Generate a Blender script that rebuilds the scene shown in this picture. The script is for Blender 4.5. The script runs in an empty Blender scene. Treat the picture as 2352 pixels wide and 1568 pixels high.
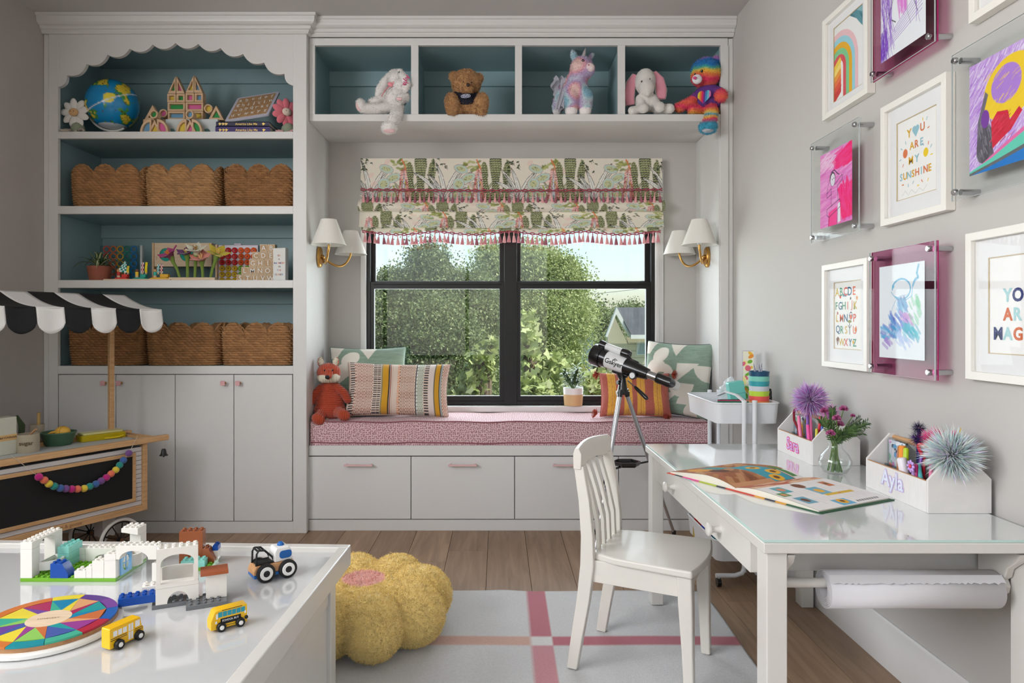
import bpy, math, random
import numpy as np
from mathutils import Vector, Matrix
S = bpy.context.scene
COL = S.collection
random.seed(7); RNG = np.random.default_rng(7)
PI = math.pi
# ------------------------------------------------------------------ camera
FPX, VX, VY, CH = 1568.0, 1145.0, 745.0, 1.088      # focal length / vanishing point in 2352x1568 pixels, eye height
cam = bpy.data.cameras.new('camera'); cam.sensor_width = 36; cam.lens = 36*FPX/2352
cam.shift_x = (1176-VX)/2352; cam.shift_y = -(784-VY)/2352; cam.clip_start = .05; cam.clip_end = 500
co = bpy.data.objects.new('camera', cam); COL.objects.link(co)
co.location = (0, 0, CH); co.rotation_euler = (PI/2, 0, 0); S.camera = co
# ------------------------------------------------------------------ sky
w = bpy.data.worlds.new('sky'); S.world = w; w.use_nodes = True
nt = w.node_tree; bg = nt.nodes['Background']
sk = nt.nodes.new('ShaderNodeTexSky'); sk.sky_type = 'NISHITA'; sk.sun_disc = False
sk.sun_elevation = math.radians(48); sk.sun_rotation = math.radians(108); sk.air_density = 1.1; sk.dust_density = 2.2; sk.altitude = 200
nt.links.new(sk.outputs[0], bg.inputs[0]); bg.inputs[1].default_value = .2
def light(name, kind, energy, loc, rot, col=(1, 1, 1), **kw):
    l = bpy.data.lights.new(name, kind); l.energy = energy; l.color = col
    for k, v in kw.items(): setattr(l, k, v)
    o = bpy.data.objects.new(name, l); COL.objects.link(o); o.location = loc; o.rotation_euler = rot
    return o
light('sun', 'SUN', 4.6, (0, 0, 20), (math.radians(40), 0, math.radians(72)), (1, .95, .86), angle=.009)
# daylight of the tall windows in the left wall and of the small one behind the camera, at their openings
light('daylight_left_window', 'AREA', 84, (-2.44, .0, 1.9), (0, -PI/2, 0), (.98, .985, 1), shape='RECTANGLE', size=1.1, size_y=2.8)
light('daylight_rear_window', 'AREA', 10, (-.45, -1.72, 1.45), (PI/2, 0, 0), (1, .97, .93), shape='RECTANGLE', size=2.4, size_y=1.7)
light('daylight_view_window', 'AREA', 24, (.07, 4.19, 1.2), (-PI/2, 0, 0), (.92, .96, 1), shape='RECTANGLE', size=1.66, size_y=1.1)
S.view_settings.view_transform = 'Standard'; S.view_settings.look = 'None'
S.view_settings.exposure = 0.52; S.view_settings.gamma = 1; S.view_settings.use_curve_mapping = False
try:
    S.cycles.use_denoising = True; S.cycles.max_bounces = 6; S.cycles.diffuse_bounces = 3; S.cycles.glossy_bounces = 3; S.cycles.transmission_bounces = 5; S.cycles.transparent_max_bounces = 12; S.cycles.adaptive_threshold = .09; S.cycles.adaptive_min_samples = 16
    S.cycles.sample_clamp_indirect = 6; S.cycles.caustics_reflective = False; S.cycles.caustics_refractive = False
except Exception: pass

# ------------------------------------------------------------------ measuring helpers (photo pixel -> place in the room)
def P(px, py, Y): return Vector(((px-VX)/FPX*Y, Y, CH+(VY-py)/FPX*Y))
def on_z(px, py, z): return P(px, py, FPX*(CH-z)/(py-VY))
# ------------------------------------------------------------------ colour and materials
def lin(c):
    r = []
    for x in c[:3]:
        x = x/255.; r.append(x/12.92 if x <= .04045 else ((x+.055)/1.055)**2.4)
    return tuple(r)
MT = {}
def mat(name, col=(200, 200, 200), rough=.5, metal=0, bump=0, bs=200, var=0, vs=6, spec=.5, sheen=0, attr=False, coat=0, stretch=None, rnd=0, trans=0, ior=1.45, alpha=1, emit=0):
    if name in MT: return MT[name]
    m = bpy.data.materials.new(name); m.use_nodes = True; MT[name] = m
    t = m.node_tree; b = t.nodes['Principled BSDF']; L = t.links.new; N = t.nodes.new
    b.inputs['Roughness'].default_value = rough; b.inputs['Metallic'].default_value = metal
    b.inputs['Specular IOR Level'].default_value = spec; b.inputs['Sheen Weight'].default_value = sheen
    b.inputs['Coat Weight'].default_value = coat; b.inputs['Coat Roughness'].default_value = .08
    b.inputs['Transmission Weight'].default_value = trans; b.inputs['IOR'].default_value = ior; b.inputs['Alpha'].default_value = alpha
    c4 = (*lin(col), 1); b.inputs['Base Color'].default_value = c4
    src = None
    if attr:
        a = N('ShaderNodeAttribute'); a.attribute_name = 'Col'; src = a.outputs['Color']; L(src, b.inputs['Base Color'])
    tc = None
    if var or bump or rnd:
        tc = N('ShaderNodeTexCoord'); mp = N('ShaderNodeMapping'); L(tc.outputs['Object'], mp.inputs[0])
        if stretch: mp.inputs['Scale'].default_value = stretch
        if rnd:
            oi = N('ShaderNodeObjectInfo'); ad = N('ShaderNodeVectorMath'); ad.operation = 'MULTIPLY_ADD'
            L(oi.outputs['Random'], ad.inputs[0]); ad.inputs[1].default_value = (17, 31, 13); L(tc.outputs['Object'], ad.inputs[2]); L(ad.outputs[0], mp.inputs[0])
    if var or rnd:
        n = N('ShaderNodeTexNoise'); n.inputs['Scale'].default_value = vs; n.inputs['Detail'].default_value = 6; n.inputs['Roughness'].default_value = .6; L(mp.outputs[0], n.inputs[0])
        mr = N('ShaderNodeMapRange'); mr.inputs[1].default_value = .25; mr.inputs[2].default_value = .75; mr.inputs[3].default_value = 1-var; mr.inputs[4].default_value = 1+var; L(n.outputs[0], mr.inputs[0])
        v = mr.outputs[0]
        if rnd:
            m2 = N('ShaderNodeMapRange'); m2.inputs[3].default_value = 1-rnd; m2.inputs[4].default_value = 1+rnd; L(oi.outputs['Random'], m2.inputs[0])
            mu = N('ShaderNodeMath'); mu.operation = 'MULTIPLY'; L(v, mu.inputs[0]); L(m2.outputs[0], mu.inputs[1]); v = mu.outputs[0]
        mx = N('ShaderNodeVectorMath'); mx.operation = 'MULTIPLY'
        if src: L(src, mx.inputs[0])
        else: mx.inputs[0].default_value = c4[:3]
        L(v, mx.inputs[1]); L(mx.outputs[0], b.inputs['Base Color'])
    if bump:
        n2 = N('ShaderNodeTexNoise'); n2.inputs['Scale'].default_value = bs; n2.inputs['Detail'].default_value = 3; L(mp.outputs[0], n2.inputs[0])
        bp = N('ShaderNodeBump'); bp.inputs['Strength'].default_value = bump; bp.inputs['Distance'].default_value = .004; L(n2.outputs[0], bp.inputs['Height']); L(bp.outputs[0], b.inputs['Normal'])
    if emit: b.inputs['Emission Color'].default_value = c4; b.inputs['Emission Strength'].default_value = emit
    return m
def clear(name, tint=(255, 255, 255), refl=1.0, rough=.01, ior=1.45):
    """thin sheet of clear or tinted glass / acrylic: transparent with a mirror share by Fresnel"""
    if name in MT: return MT[name]
    m = bpy.data.materials.new(name); m.use_nodes = True; MT[name] = m; t = m.node_tree; t.nodes.clear(); N = t.nodes.new; L = t.links.new
    o = N('ShaderNodeOutputMaterial'); mx = N('ShaderNodeMixShader'); tr = N('ShaderNodeBsdfTransparent'); g = N('ShaderNodeBsdfGlossy'); f = N('ShaderNodeLayerWeight')
    tr.inputs[0].default_value = (*lin(tint), 1); g.inputs['Roughness'].default_value = rough; f.inputs[0].default_value = .5
    pw = N('ShaderNodeMath'); pw.operation = 'POWER'; pw.inputs[1].default_value = 5; L(f.outputs['Facing'], pw.inputs[0])
    mu = N('ShaderNodeMath'); mu.operation = 'MULTIPLY_ADD'; mu.inputs[1].default_value = .95*refl*.6; mu.inputs[2].default_value = .035*refl; mu.use_clamp = True
    L(pw.outputs[0], mu.inputs[0]); L(mu.outputs[0], mx.inputs[0]); L(tr.outputs[0], mx.inputs[1]); L(g.outputs[0], mx.inputs[2]); L(mx.outputs[0], o.inputs[0])
    return m
def wood(name, c1, c2, rough=.5, scale=3, stretch=(1, 12, 12), rnd=0, bump=.05, coat=0):
    if name in MT: return MT[name]
    m = mat(name, c1, rough, coat=coat); t = m.node_tree; b = t.nodes['Principled BSDF']; N = t.nodes.new; L = t.links.new
    tc = N('ShaderNodeTexCoord'); mp = N('ShaderNodeMapping'); mp.inputs['Scale'].default_value = stretch
    oi = N('ShaderNodeObjectInfo'); ad = N('ShaderNodeVectorMath'); ad.operation = 'MULTIPLY_ADD'; ad.inputs[1].default_value = (5, 9, 7)
    L(oi.outputs['Random'], ad.inputs[0]); L(tc.outputs['Object'], ad.inputs[2]); L(ad.outputs[0], mp.inputs[0])
    n = N('ShaderNodeTexNoise'); n.inputs['Scale'].default_value = scale; n.inputs['Detail'].default_value = 8; n.inputs['Roughness'].default_value = .65; n.inputs['Distortion'].default_value = .6
    L(mp.outputs[0], n.inputs[0])
    r = N('ShaderNodeValToRGB'); r.color_ramp.elements[0].position = .3; r.color_ramp.elements[1].position = .7
    r.color_ramp.elements[0].color = (*lin(c2), 1); r.color_ramp.elements[1].color = (*lin(c1), 1); L(n.outputs[0], r.inputs[0])
    m2 = N('ShaderNodeMapRange'); m2.inputs[3].default_value = 1-rnd; m2.inputs[4].default_value = 1+rnd; L(oi.outputs['Random'], m2.inputs[0])
    mx = N('ShaderNodeVectorMath'); mx.operation = 'MULTIPLY'; L(r.outputs[0], mx.inputs[0]); L(m2.outputs[0], mx.inputs[1]); L(mx.outputs[0], b.inputs['Base Color'])
    bp = N('ShaderNodeBump'); bp.inputs['Strength'].default_value = bump; bp.inputs['Distance'].default_value = .002; L(n.outputs[0], bp.inputs['Height']); L(bp.outputs[0], b.inputs['Normal'])
    return m
# ------------------------------------------------------------------ mesh collecting
def fr(ax):
    return {'xy': lambda u, v, k: (u, v, k), 'xz': lambda u, v, k: (u, k, v), 'yz': lambda u, v, k: (k, u, v)}[ax]
def rrect(x0, x1, y0, y1, r, n=5):
    o = []
    for cx, cy, a in ((x1-r, y1-r, 0), (x0+r, y1-r, 90), (x0+r, y0+r, 180), (x1-r, y0+r, 270)):
        for i in range(n+1):
            t = math.radians(a+90*i/n); o.append((cx+r*math.cos(t), cy+r*math.sin(t)))
    return o
def circ(cx, cy, r, n=24, a0=0, a1=360, ry=None):
    k = n if abs(a1-a0) >= 360 else n+1
    return [(cx+r*math.cos(math.radians(a0+(a1-a0)*i/n)), cy+(ry or r)*math.sin(math.radians(a0+(a1-a0)*i/n))) for i in range(k)]
class MB:
    def __init__(s, M=None): s.v = []; s.f = []; s.c = []; s.M = M
    def add(s, vs, fs, col=None, M=None):
        o = len(s.v); M = M or s.M
        s.v += [tuple(M @ Vector(p)) for p in vs] if M else [tuple(p) for p in vs]
        s.f += [tuple(i+o for i in f) for f in fs]; s.c += [col]*len(fs); return s
    def box(s, x0, x1, y0, y1, z0, z1, col=None, M=None):
        if x0 > x1: x0, x1 = x1, x0
        if y0 > y1: y0, y1 = y1, y0
        if z0 > z1: z0, z1 = z1, z0
        return s.add([(x0, y0, z0), (x1, y0, z0), (x1, y1, z0), (x0, y1, z0), (x0, y0, z1), (x1, y0, z1), (x1, y1, z1), (x0, y1, z1)],
                     [(0, 3, 2, 1), (4, 5, 6, 7), (0, 1, 5, 4), (1, 2, 6, 5), (2, 3, 7, 6), (3, 0, 4, 7)], col, M)
    def prism(s, poly, k0, k1, ax='xy', col=None, M=None):
        a = sum(poly[i][0]*poly[(i+1) % len(poly)][1]-poly[(i+1) % len(poly)][0]*poly[i][1] for i in range(len(poly)))
        if a < 0: poly = poly[::-1]
        g = fr(ax); n = len(poly)
        if ax == 'xz': k0, k1 = max(k0, k1), min(k0, k1)
        else: k0, k1 = min(k0, k1), max(k0, k1)
        vs = [g(u, v, k0) for u, v in poly]+[g(u, v, k1) for u, v in poly]
        fs = [tuple(range(n))[::-1], tuple(range(n, 2*n))]+[(i, (i+1) % n, n+(i+1) % n, n+i) for i in range(n)]
        return s.add(vs, fs, col, M)
    def ring(s, A, B, k0, k1, ax='xy', col=None, M=None):
        """plate between outline A and hole B (same number of points)"""
        g = fr(ax); n = len(A)
        vs = [g(u, v, k0) for u, v in A]+[g(u, v, k0) for u, v in B]+[g(u, v, k1) for u, v in A]+[g(u, v, k1) for u, v in B]
        fs = []
        for i in range(n):
            j = (i+1) % n
            fs += [(i, n+i, n+j, j), (2*n+i, 2*n+j, 3*n+j, 3*n+i), (i, j, 2*n+j, 2*n+i), (n+j, n+i, 3*n+i, 3*n+j)]
        return s.add(vs, fs, col, M)
    def tube(s, path, r, n=8, closed=False, col=None, M=None, flat=None):
        pts = [Vector(p) for p in path]; m = len(pts); rs = r if isinstance(r, (list, tuple)) else [r]*m
        vs = []; up = None
        for i, p in enumerate(pts):
            a = pts[(i-1) % m] if (closed or i) else p; b = pts[(i+1) % m] if (closed or i < m-1) else p
            d = (b-a).normalized() if (b-a).length > 1e-9 else Vector((0, 0, 1))
            if up is None: up = Vector((0, 0, 1)) if abs(d.z) < .9 else Vector((1, 0, 0))
            x = (up-d*up.dot(d))
            if x.length < 1e-6: x = d.orthogonal()
            x.normalize(); y = d.cross(x); up = x
            for k in range(n):
                t = 2*PI*k/n; vs.append(p+x*rs[i]*math.cos(t)*(flat or 1)+y*rs[i]*math.sin(t))
        fs = []
        for i in range(m if closed else m-1):
            j = (i+1) % m
            for k in range(n): fs.append((i*n+k, i*n+(k+1) % n, j*n+(k+1) % n, j*n+k))
        if not closed: fs += [tuple(range(n))[::-1], tuple(range((m-1)*n, m*n))]
        return s.add(vs, fs, col, M)
    def cyl(s, p0, p1, r0, r1=None, n=16, col=None, M=None): return s.tube([p0, p1], [r0, r1 if r1 is not None else r0], n, col=col, M=M)
    def lathe(s, prof, n=24, c=(0, 0, 0), ax='z', col=None, M=None, a0=0, a1=360):
        full = abs(a1-a0) >= 360; k = n if full else n+1; vs = []; fs = []
        for r, z in prof:
            for i in range(k):
                t = math.radians(a0+(a1-a0)*i/n); a, b = r*math.cos(t), r*math.sin(t)
                q = (a, b, z) if ax == 'z' else ((a, z, b) if ax == 'y' else (z, a, b))
                vs.append((c[0]+q[0], c[1]+q[1], c[2]+q[2]))
        for j in range(len(prof)-1):
            for i in range(k if full else n):
                i2 = (i+1) % k; f = (j*k+i, j*k+i2, (j+1)*k+i2, (j+1)*k+i)
                fs.append(f[::-1] if ax == 'y' else f)
        if full:
            for j, fl in ((0, True), (len(prof)-1, False)):
                if prof[j][0] > 1e-6:
                    f = tuple(range(j*k, j*k+k)); fl2 = fl != (ax == 'y'); fs.append(f[::-1] if fl2 else f)
        return s.add(vs, fs, col, M)
    def ell(s, c, r, nu=16, nv=10, R=None, col=None, M=None):
        r = (r, r, r) if not isinstance(r, (tuple, list)) else r; vs = []; fs = []; c = Vector(c)
        for j in range(nv+1):
            t = PI*j/nv
            for i in range(nu):
                a = 2*PI*i/nu; q = Vector((r[0]*math.sin(t)*math.cos(a), r[1]*math.sin(t)*math.sin(a), r[2]*math.cos(t)))
                vs.append((R @ q if R else q)+c)
        for j in range(nv):
            for i in range(nu):
                i2 = (i+1) % nu; fs.append((j*nu+i, (j+1)*nu+i, (j+1)*nu+i2, j*nu+i2))
        return s.add(vs, fs, col, M)
    def grid(s, fn, nu, nv, wrap=False, col=None, flip=False):
        vs = []; fs = []
        for j in range(nv+1):
            for i in range(nu if wrap else nu+1): vs.append(fn(i/nu, j/nv))
        k = nu if wrap else nu+1
        for j in range(nv):
            for i in range(nu):
                i2 = (i+1) % k; f = (j*k+i, j*k+i2, (j+1)*k+i2, (j+1)*k+i); fs.append(f[::-1] if flip else f)
        return s.add(vs, fs, col)
def mesh_of(name, mb, m, smooth=True, ang=38, pcol=None):
    me = bpy.data.meshes.new(name); me.from_pydata(mb.v, [], mb.f); me.update()
    if m is not None: me.materials.append(m)
    if smooth:
        me.polygons.foreach_set('use_smooth', [True]*len(me.polygons)); me.set_sharp_from_angle(angle=math.radians(ang))
    if pcol is not None:
        a = me.color_attributes.new('Col', 'FLOAT_COLOR', 'POINT'); q = np.ones((len(me.vertices), 4), np.float32); q[:, :3] = pcol; a.data.foreach_set('color', q.ravel())
    elif any(c is not None for c in mb.c):
        a = me.color_attributes.new('Col', 'FLOAT_COLOR', 'CORNER'); q = np.ones((len(me.loops), 4), np.float32); i = 0
        for f, c in zip(mb.f, mb.c): q[i:i+len(f), :3] = lin(c or (200, 200, 200)); i += len(f)
        a.data.foreach_set('color', q.ravel())
    return me
def put(name, me, parent=None, loc=None, bevel=0, seg=2, rot=None):
    o = bpy.data.objects.new(name, me); COL.objects.link(o); o.parent = parent
    if loc is not None: o.location = loc
    if rot is not None: o.rotation_euler = rot
    if bevel:
        b = o.modifiers.new('edge', 'BEVEL'); b.width = bevel; b.segments = seg; b.limit_method = 'ANGLE'; b.angle_limit = math.radians(40); b.harden_normals = True
    return o
def mk(name, mb, m, parent=None, bevel=0, smooth=True, ang=38, seg=2, loc=None, rot=None, label=None, pcol=None, stuff=False):
    o = put(name, mesh_of(name, mb, m, smooth, ang, pcol), parent, loc, bevel, seg, rot)
    if label: o['label'] = label
    if stuff: o['kind'] = 'stuff'
    return o
def tag(o, label, cat, group=None, kind=None):
    o['label'] = label
    if cat: o['category'] = cat
    if group: o['group'] = group
    if kind: o['kind'] = kind
    return o
def thing(name, label, cat, loc=(0, 0, 0), rz=0, group=None, rot=None):
    o = bpy.data.objects.new(name, None); COL.objects.link(o); o.location = loc; o.rotation_euler = rot or (0, 0, rz); o.empty_display_size = .05
    return tag(o, label, cat, group)
def structure(o, label): o['kind'] = 'structure'; o['label'] = label; return o
def dup(o, parent=None, loc=None, rz=None, label=None):
    c = o.copy(); COL.objects.link(c); c.parent = parent
    if loc is not None: c.location = loc
    if rz is not None: c.rotation_euler = (0, 0, rz)
    if label: c['label'] = label
    for ch in [x for x in COL.objects if x.parent == o]: dup(ch, c)
    return c
def text_mesh(body, size, m, bold=0, ext=0):
    cu = bpy.data.curves.new('t', 'FONT'); cu.body = body; cu.size = size; cu.offset = bold*size; cu.extrude = ext; cu.align_x = 'CENTER'; cu.align_y = 'CENTER'; cu.resolution_u = 3
    o = bpy.data.objects.new('t', cu); me = bpy.data.meshes.new_from_object(o); bpy.data.objects.remove(o); bpy.data.curves.remove(cu)
    me.materials.clear(); me.materials.append(m)
    n = len(me.vertices); a = np.zeros(n*3); me.vertices.foreach_get('co', a); a = a.reshape(-1, 3)
    if n: a[:, :2] -= (a[:, :2].max(0)+a[:, :2].min(0))/2; me.vertices.foreach_set('co', a.ravel()); me.update()
    return me
def text(name, body, size, m, parent, pos, u, v, bold=0, ext=0, sx=1):
    """lettering: u = reading direction, v = up direction of the letters, in the parent's frame"""
    u = Vector(u).normalized(); v = Vector(v).normalized(); n = u.cross(v)
    o = put(name, text_mesh(body, size, m, bold, ext), parent)
    o.matrix_local = Matrix(((u.x*sx, v.x, n.x, pos[0]), (u.y*sx, v.y, n.y, pos[1]), (u.z*sx, v.z, n.z, pos[2]), (0, 0, 0, 1)))
    return o
# ------------------------------------------------------------------ flat print: a small painter, its colours go on the points of a fine grid
class Cv:
    def __init__(s, w, h, res, bg, ss=2):
        s.w, s.h, s.k = w, h, res*ss; s.ss = ss; s.a = np.empty((int(round(h*res))*ss, int(round(w*res))*ss, 3)); s.a[:] = lin(bg)
        s.H, s.W = s.a.shape[:2]
    def _win(s, x0, y0, x1, y1):
        i0 = max(0, int(x0*s.k)-1); i1 = min(s.W, int(x1*s.k)+2); j0 = max(0, int(y0*s.k)-1); j1 = min(s.H, int(y1*s.k)+2)
        if i0 >= i1 or j0 >= j1: return None
        yy, xx = np.mgrid[j0:j1, i0:i1]; return (slice(j0, j1), slice(i0, i1)), (xx+.5)/s.k, (yy+.5)/s.k
    def _fill(s, sl, m, col, al):
        c = np.array(lin(col)); v = s.a[sl]; v[m] = v[m]*(1-al)+c*al
    def poly(s, pts, col, al=1):
        p = np.array(pts, float); wn = s._win(p[:, 0].min(), p[:, 1].min(), p[:, 0].max(), p[:, 1].max())
        if not wn: return s
        sl, x, y = wn; ins = np.zeros(x.shape, bool); n = len(p)
        for i in range(n):
            x0, y0 = p[i]; x1, y1 = p[(i+1) % n]
            if y0 == y1: continue
            c = ((y0 > y) != (y1 > y)) & (x < (x1-x0)*(y-y0)/(y1-y0)+x0); ins ^= c
        s._fill(sl, ins, col, al); return s
    def rect(s, x0, y0, x1, y1, col, al=1): return s.poly([(x0, y0), (x1, y0), (x1, y1), (x0, y1)], col, al)
    def ell(s, cx, cy, rx, ry, col, rot=0, al=1):
        R = max(rx, ry); wn = s._win(cx-R, cy-R, cx+R, cy+R)
        if not wn: return s
        sl, x, y = wn; c, q = math.cos(rot), math.sin(rot); dx, dy = x-cx, y-cy
        s._fill(sl, ((dx*c+dy*q)/rx)**2+((-dx*q+dy*c)/ry)**2 < 1, col, al); return s
    def arcring(s, cx, cy, r0, r1, a0, a1, col, al=1):
        wn = s._win(cx-r1, cy-r1, cx+r1, cy+r1)
        if not wn: return s
        sl, x, y = wn; d = np.hypot(x-cx, y-cy); a = np.degrees(np.arctan2(y-cy, x-cx)) % 360
        s._fill(sl, (d >= r0) & (d < r1) & (((a-a0) % 360) <= (a1-a0)), col, al); return s
    def line(s, pts, wd, col, al=1):
        for (x0, y0), (x1, y1) in zip(pts[:-1], pts[1:]):
            h = wd/2; wn = s._win(min(x0, x1)-h, min(y0, y1)-h, max(x0, x1)+h, max(y0, y1)+h)
            if not wn: continue
            sl, x, y = wn; dx, dy = x1-x0, y1-y0; L = dx*dx+dy*dy or 1e-9
            t = np.clip(((x-x0)*dx+(y-y0)*dy)/L, 0, 1); s._fill(sl, (x-x0-t*dx)**2+(y-y0-t*dy)**2 < h*h, col, al)
        return s
    def scrib(s, x0, y0, x1, y1, n, wd, cols, ang=0, ln=.1, al=.8, rnd=random):
        for _ in range(n):
            x, y = rnd.uniform(x0, x1), rnd.uniform(y0, y1); a = ang+rnd.uniform(-.25, .25); l = ln*rnd.uniform(.5, 1.2)
            s.line([(x-l/2*math.cos(a), y-l/2*math.sin(a)), (x+l/2*math.cos(a), y+l/2*math.sin(a))], wd*rnd.uniform(.6, 1.4), rnd.choice(cols), al)
        return s
    def curve(s, f, n, wd, col, al=1): return s.line([f(i/n) for i in range(n+1)], wd, col, al)
    def out(s):
        return s.a.reshape(s.H//s.ss, s.ss, s.W//s.ss, s.ss, 3).mean((1, 3))
    def sample(s, u, v):
        a = s.out(); h, w = a.shape[:2]; u = np.asarray(u); v = np.asarray(v)
        return a[np.clip((v*h).astype(int), 0, h-1), np.clip((u*w).astype(int), 0, w-1)]
def print_sheet(name, cv, m, parent, o, u, v, n_off=0):
    """sheet of printed paper: o = top left corner, u = vector along the top, v = vector down the side"""
    a = cv.out(); h, w = a.shape[:2]; o = np.array(o); u = np.array(u); v = np.array(v)
    uu, vv = np.meshgrid(np.linspace(0, 1, w), np.linspace(0, 1, h)); p = o+uu[..., None]*u+vv[..., None]*v
    mb = MB(); mb.v = [tuple(q) for q in p.reshape(-1, 3)]
    i = np.arange(w*h).reshape(h, w); f = np.stack([i[1:, :-1], i[1:, 1:], i[:-1, 1:], i[:-1, :-1]], -1).reshape(-1, 4)
    mb.f = [tuple(q) for q in f.tolist()]; mb.c = []
    return mk(name, mb, m, parent, smooth=False, pcol=a.reshape(-1, 3))
# ------------------------------------------------------------------ soft bodies: overlapping forms melted into one skin
def soft(mb, voxel=.004, it=6, fac=.5):
    me = bpy.data.meshes.new('tmp'); me.from_pydata(mb.v, [], mb.f); o = bpy.data.objects.new('tmp', me); COL.objects.link(o)
    r = o.modifiers.new('r', 'REMESH'); r.mode = 'VOXEL'; r.voxel_size = voxel
    s = o.modifiers.new('s', 'SMOOTH'); s.iterations = it; s.factor = fac
    dg = bpy.context.evaluated_depsgraph_get(); e = o.evaluated_get(dg); m2 = bpy.data.meshes.new_from_object(e)
    bpy.data.objects.remove(o); bpy.data.meshes.remove(me); return m2
def cos(me):
    a = np.zeros(len(me.vertices)*3); me.vertices.foreach_get('co', a); return a.reshape(-1, 3)
def nrm(me):
    a = np.zeros(len(me.vertices)*3); me.vertices.foreach_get('normal', a); return a.reshape(-1, 3)
def skin(name, mb, m, parent, colf=None, voxel=.004, it=6, fur=0, fl=.006, fw=.0014, fjit=.6, furm=None, label=None, disp=0):
    me = soft(mb, voxel, it); me.name = name; me.materials.clear(); me.materials.append(m)
    me.polygons.foreach_set('use_smooth', [True]*len(me.polygons)); p = cos(me); n = nrm(me)
    if disp:
        p = p+n*(RNG.random((len(p), 1))-.5)*disp; me.vertices.foreach_set('co', p.ravel()); me.update()
    if colf is not None:
        c = colf(p); a = me.color_attributes.new('Col', 'FLOAT_COLOR', 'POINT'); q = np.ones((len(p), 4), np.float32); q[:, :3] = c; a.data.foreach_set('color', q.ravel())
    o = put(name, me, parent)
    if label: o['label'] = label
    if fur:
        i = RNG.integers(0, len(p), fur); b = p[i]; nn = n[i]; j = RNG.normal(size=(fur, 3))*fjit; d = nn+j; d /= np.linalg.norm(d, axis=1, keepdims=True)
        t = np.cross(d, RNG.normal(size=(fur, 3))); t /= np.linalg.norm(t, axis=1, keepdims=True)+1e-9
        b = b+t*RNG.normal(size=(fur, 1))*voxel*.5
        L = fl*(.6+.8*RNG.random((fur, 1)))
        v = np.stack([b-t*fw-nn*.0006, b+t*fw-nn*.0006, b+d*L], 1).reshape(-1, 3); me2 = bpy.data.meshes.new('fur'); f = np.arange(fur*3).reshape(-1, 3)
        me2.from_pydata(v.tolist(), [], f.tolist()); me2.materials.append(furm or m)
        if colf is not None:
            c = np.repeat(colf(b)*(.85+.3*RNG.random((fur, 1))), 3, 0); a = me2.color_attributes.new('Col', 'FLOAT_COLOR', 'POINT'); q = np.ones((fur*3, 4), np.float32); q[:, :3] = c; a.data.foreach_set('color', q.ravel())
        g = put('fur', me2, o); g['kind'] = 'stuff'
    return o
def const(col): c = np.array(lin(col)); return lambda p: np.tile(c, (len(p), 1))
def vnoise(p, s, seed=0):
    """smooth value noise on points"""
    r = np.random.default_rng(seed); g = r.random((17, 17, 17)); q = (p*s) % 16; i = q.astype(int); f = q-i; f = f*f*(3-2*f); o = 0
    for a in (0, 1):
        for b in (0, 1):
            for c in (0, 1):
                wgt = (f[:, 0] if a else 1-f[:, 0])*(f[:, 1] if b else 1-f[:, 1])*(f[:, 2] if c else 1-f[:, 2]); o = o+wgt*g[(i[:, 0]+a) % 16, (i[:, 1]+b) % 16, (i[:, 2]+c) % 16]
    return o
def ramp(t, cols):
    k = np.array([lin(c) for c in cols]); t = np.clip(t, 0, .9999)*(len(cols)-1); i = t.astype(int); f = (t-i)[:, None]; return k[i]*(1-f)+k[np.minimum(i+1, len(cols)-1)]*f
# ================================================================== the room
WHITE = mat('cabinet_paint', (222, 220, 217), .38, var=.012, vs=2)
WALL = mat('wall_paint', (197, 193, 188), .75, bump=.06, bs=500)
WALLD = mat('wall_paint_taupe', (186, 180, 176), .8, bump=.06, bs=500)
CEIL = mat('ceiling_paint', (205, 202, 199), .85)
TEAL = mat('teal_paint', (150, 178, 183), .45, var=.02, vs=2)
GAP = mat('shadow_gap', (70, 70, 70), .8)
BLACK = mat('window_black', (13, 13, 14), .4)
XL, XR, YF, YB, ZC = -2.375, 1.24, -1.6, 4.03, 2.69
YC, YBN = 3.56, 3.605       # fronts of the bookcase and of the bench
OAK = wood('oak_floor', (168, 138, 110), (134, 106, 82), .42, 2.2, (14, 1.1, 14), rnd=.13, bump=.12)
b = MB().box(XL-.15, XR+.15, YF-.15, YB+.15, -.2, -.014)
floor = structure(mk('floor', b, mat('subfloor', (60, 48, 38), .8)), 'wide oak plank floor, greyish brown')
rp = random.Random(3); pw = .189; x = -.052-pw*13
while x < XR:
    y = YF-rp.uniform(0, 1.2)
    while y < YB:
        L = rp.uniform(.8, 1.9); y1 = min(y+L, YB)
        if y1 > YF:
            x0, x1, ya = max(x, XL)+.0006, min(x+pw, XR)-.0006, max(y, YF)+.0006
            if x1-x0 > .01: mk('plank', MB().box(x0-(x0+x1)/2, (x0+x1)/2-x0, -(y1-ya)/2, (y1-ya)/2, -.014, 0), OAK, floor, loc=((x0+x1)/2, (ya+y1)/2, 0), bevel=.0012, seg=1)
        y += L
    x += pw
structure(mk('ceiling', MB().box(XL-.15, XR+.15, YF-.15, YB+.15, ZC, ZC+.12), CEIL), 'plain painted ceiling')
def wall_x(name, x0, x1, y0, y1, hole, m, label):
    b = MB()
    if hole:
        ya, yb, za, zb = hole
        b.box(x0, x1, y0, ya, 0, ZC).box(x0, x1, yb, y1, 0, ZC).box(x0, x1, ya, yb, 0, za).box(x0, x1, ya, yb, zb, ZC)
    else: b.box(x0, x1, y0, y1, 0, ZC)
    return structure(mk(name, b, m), label)
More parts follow.
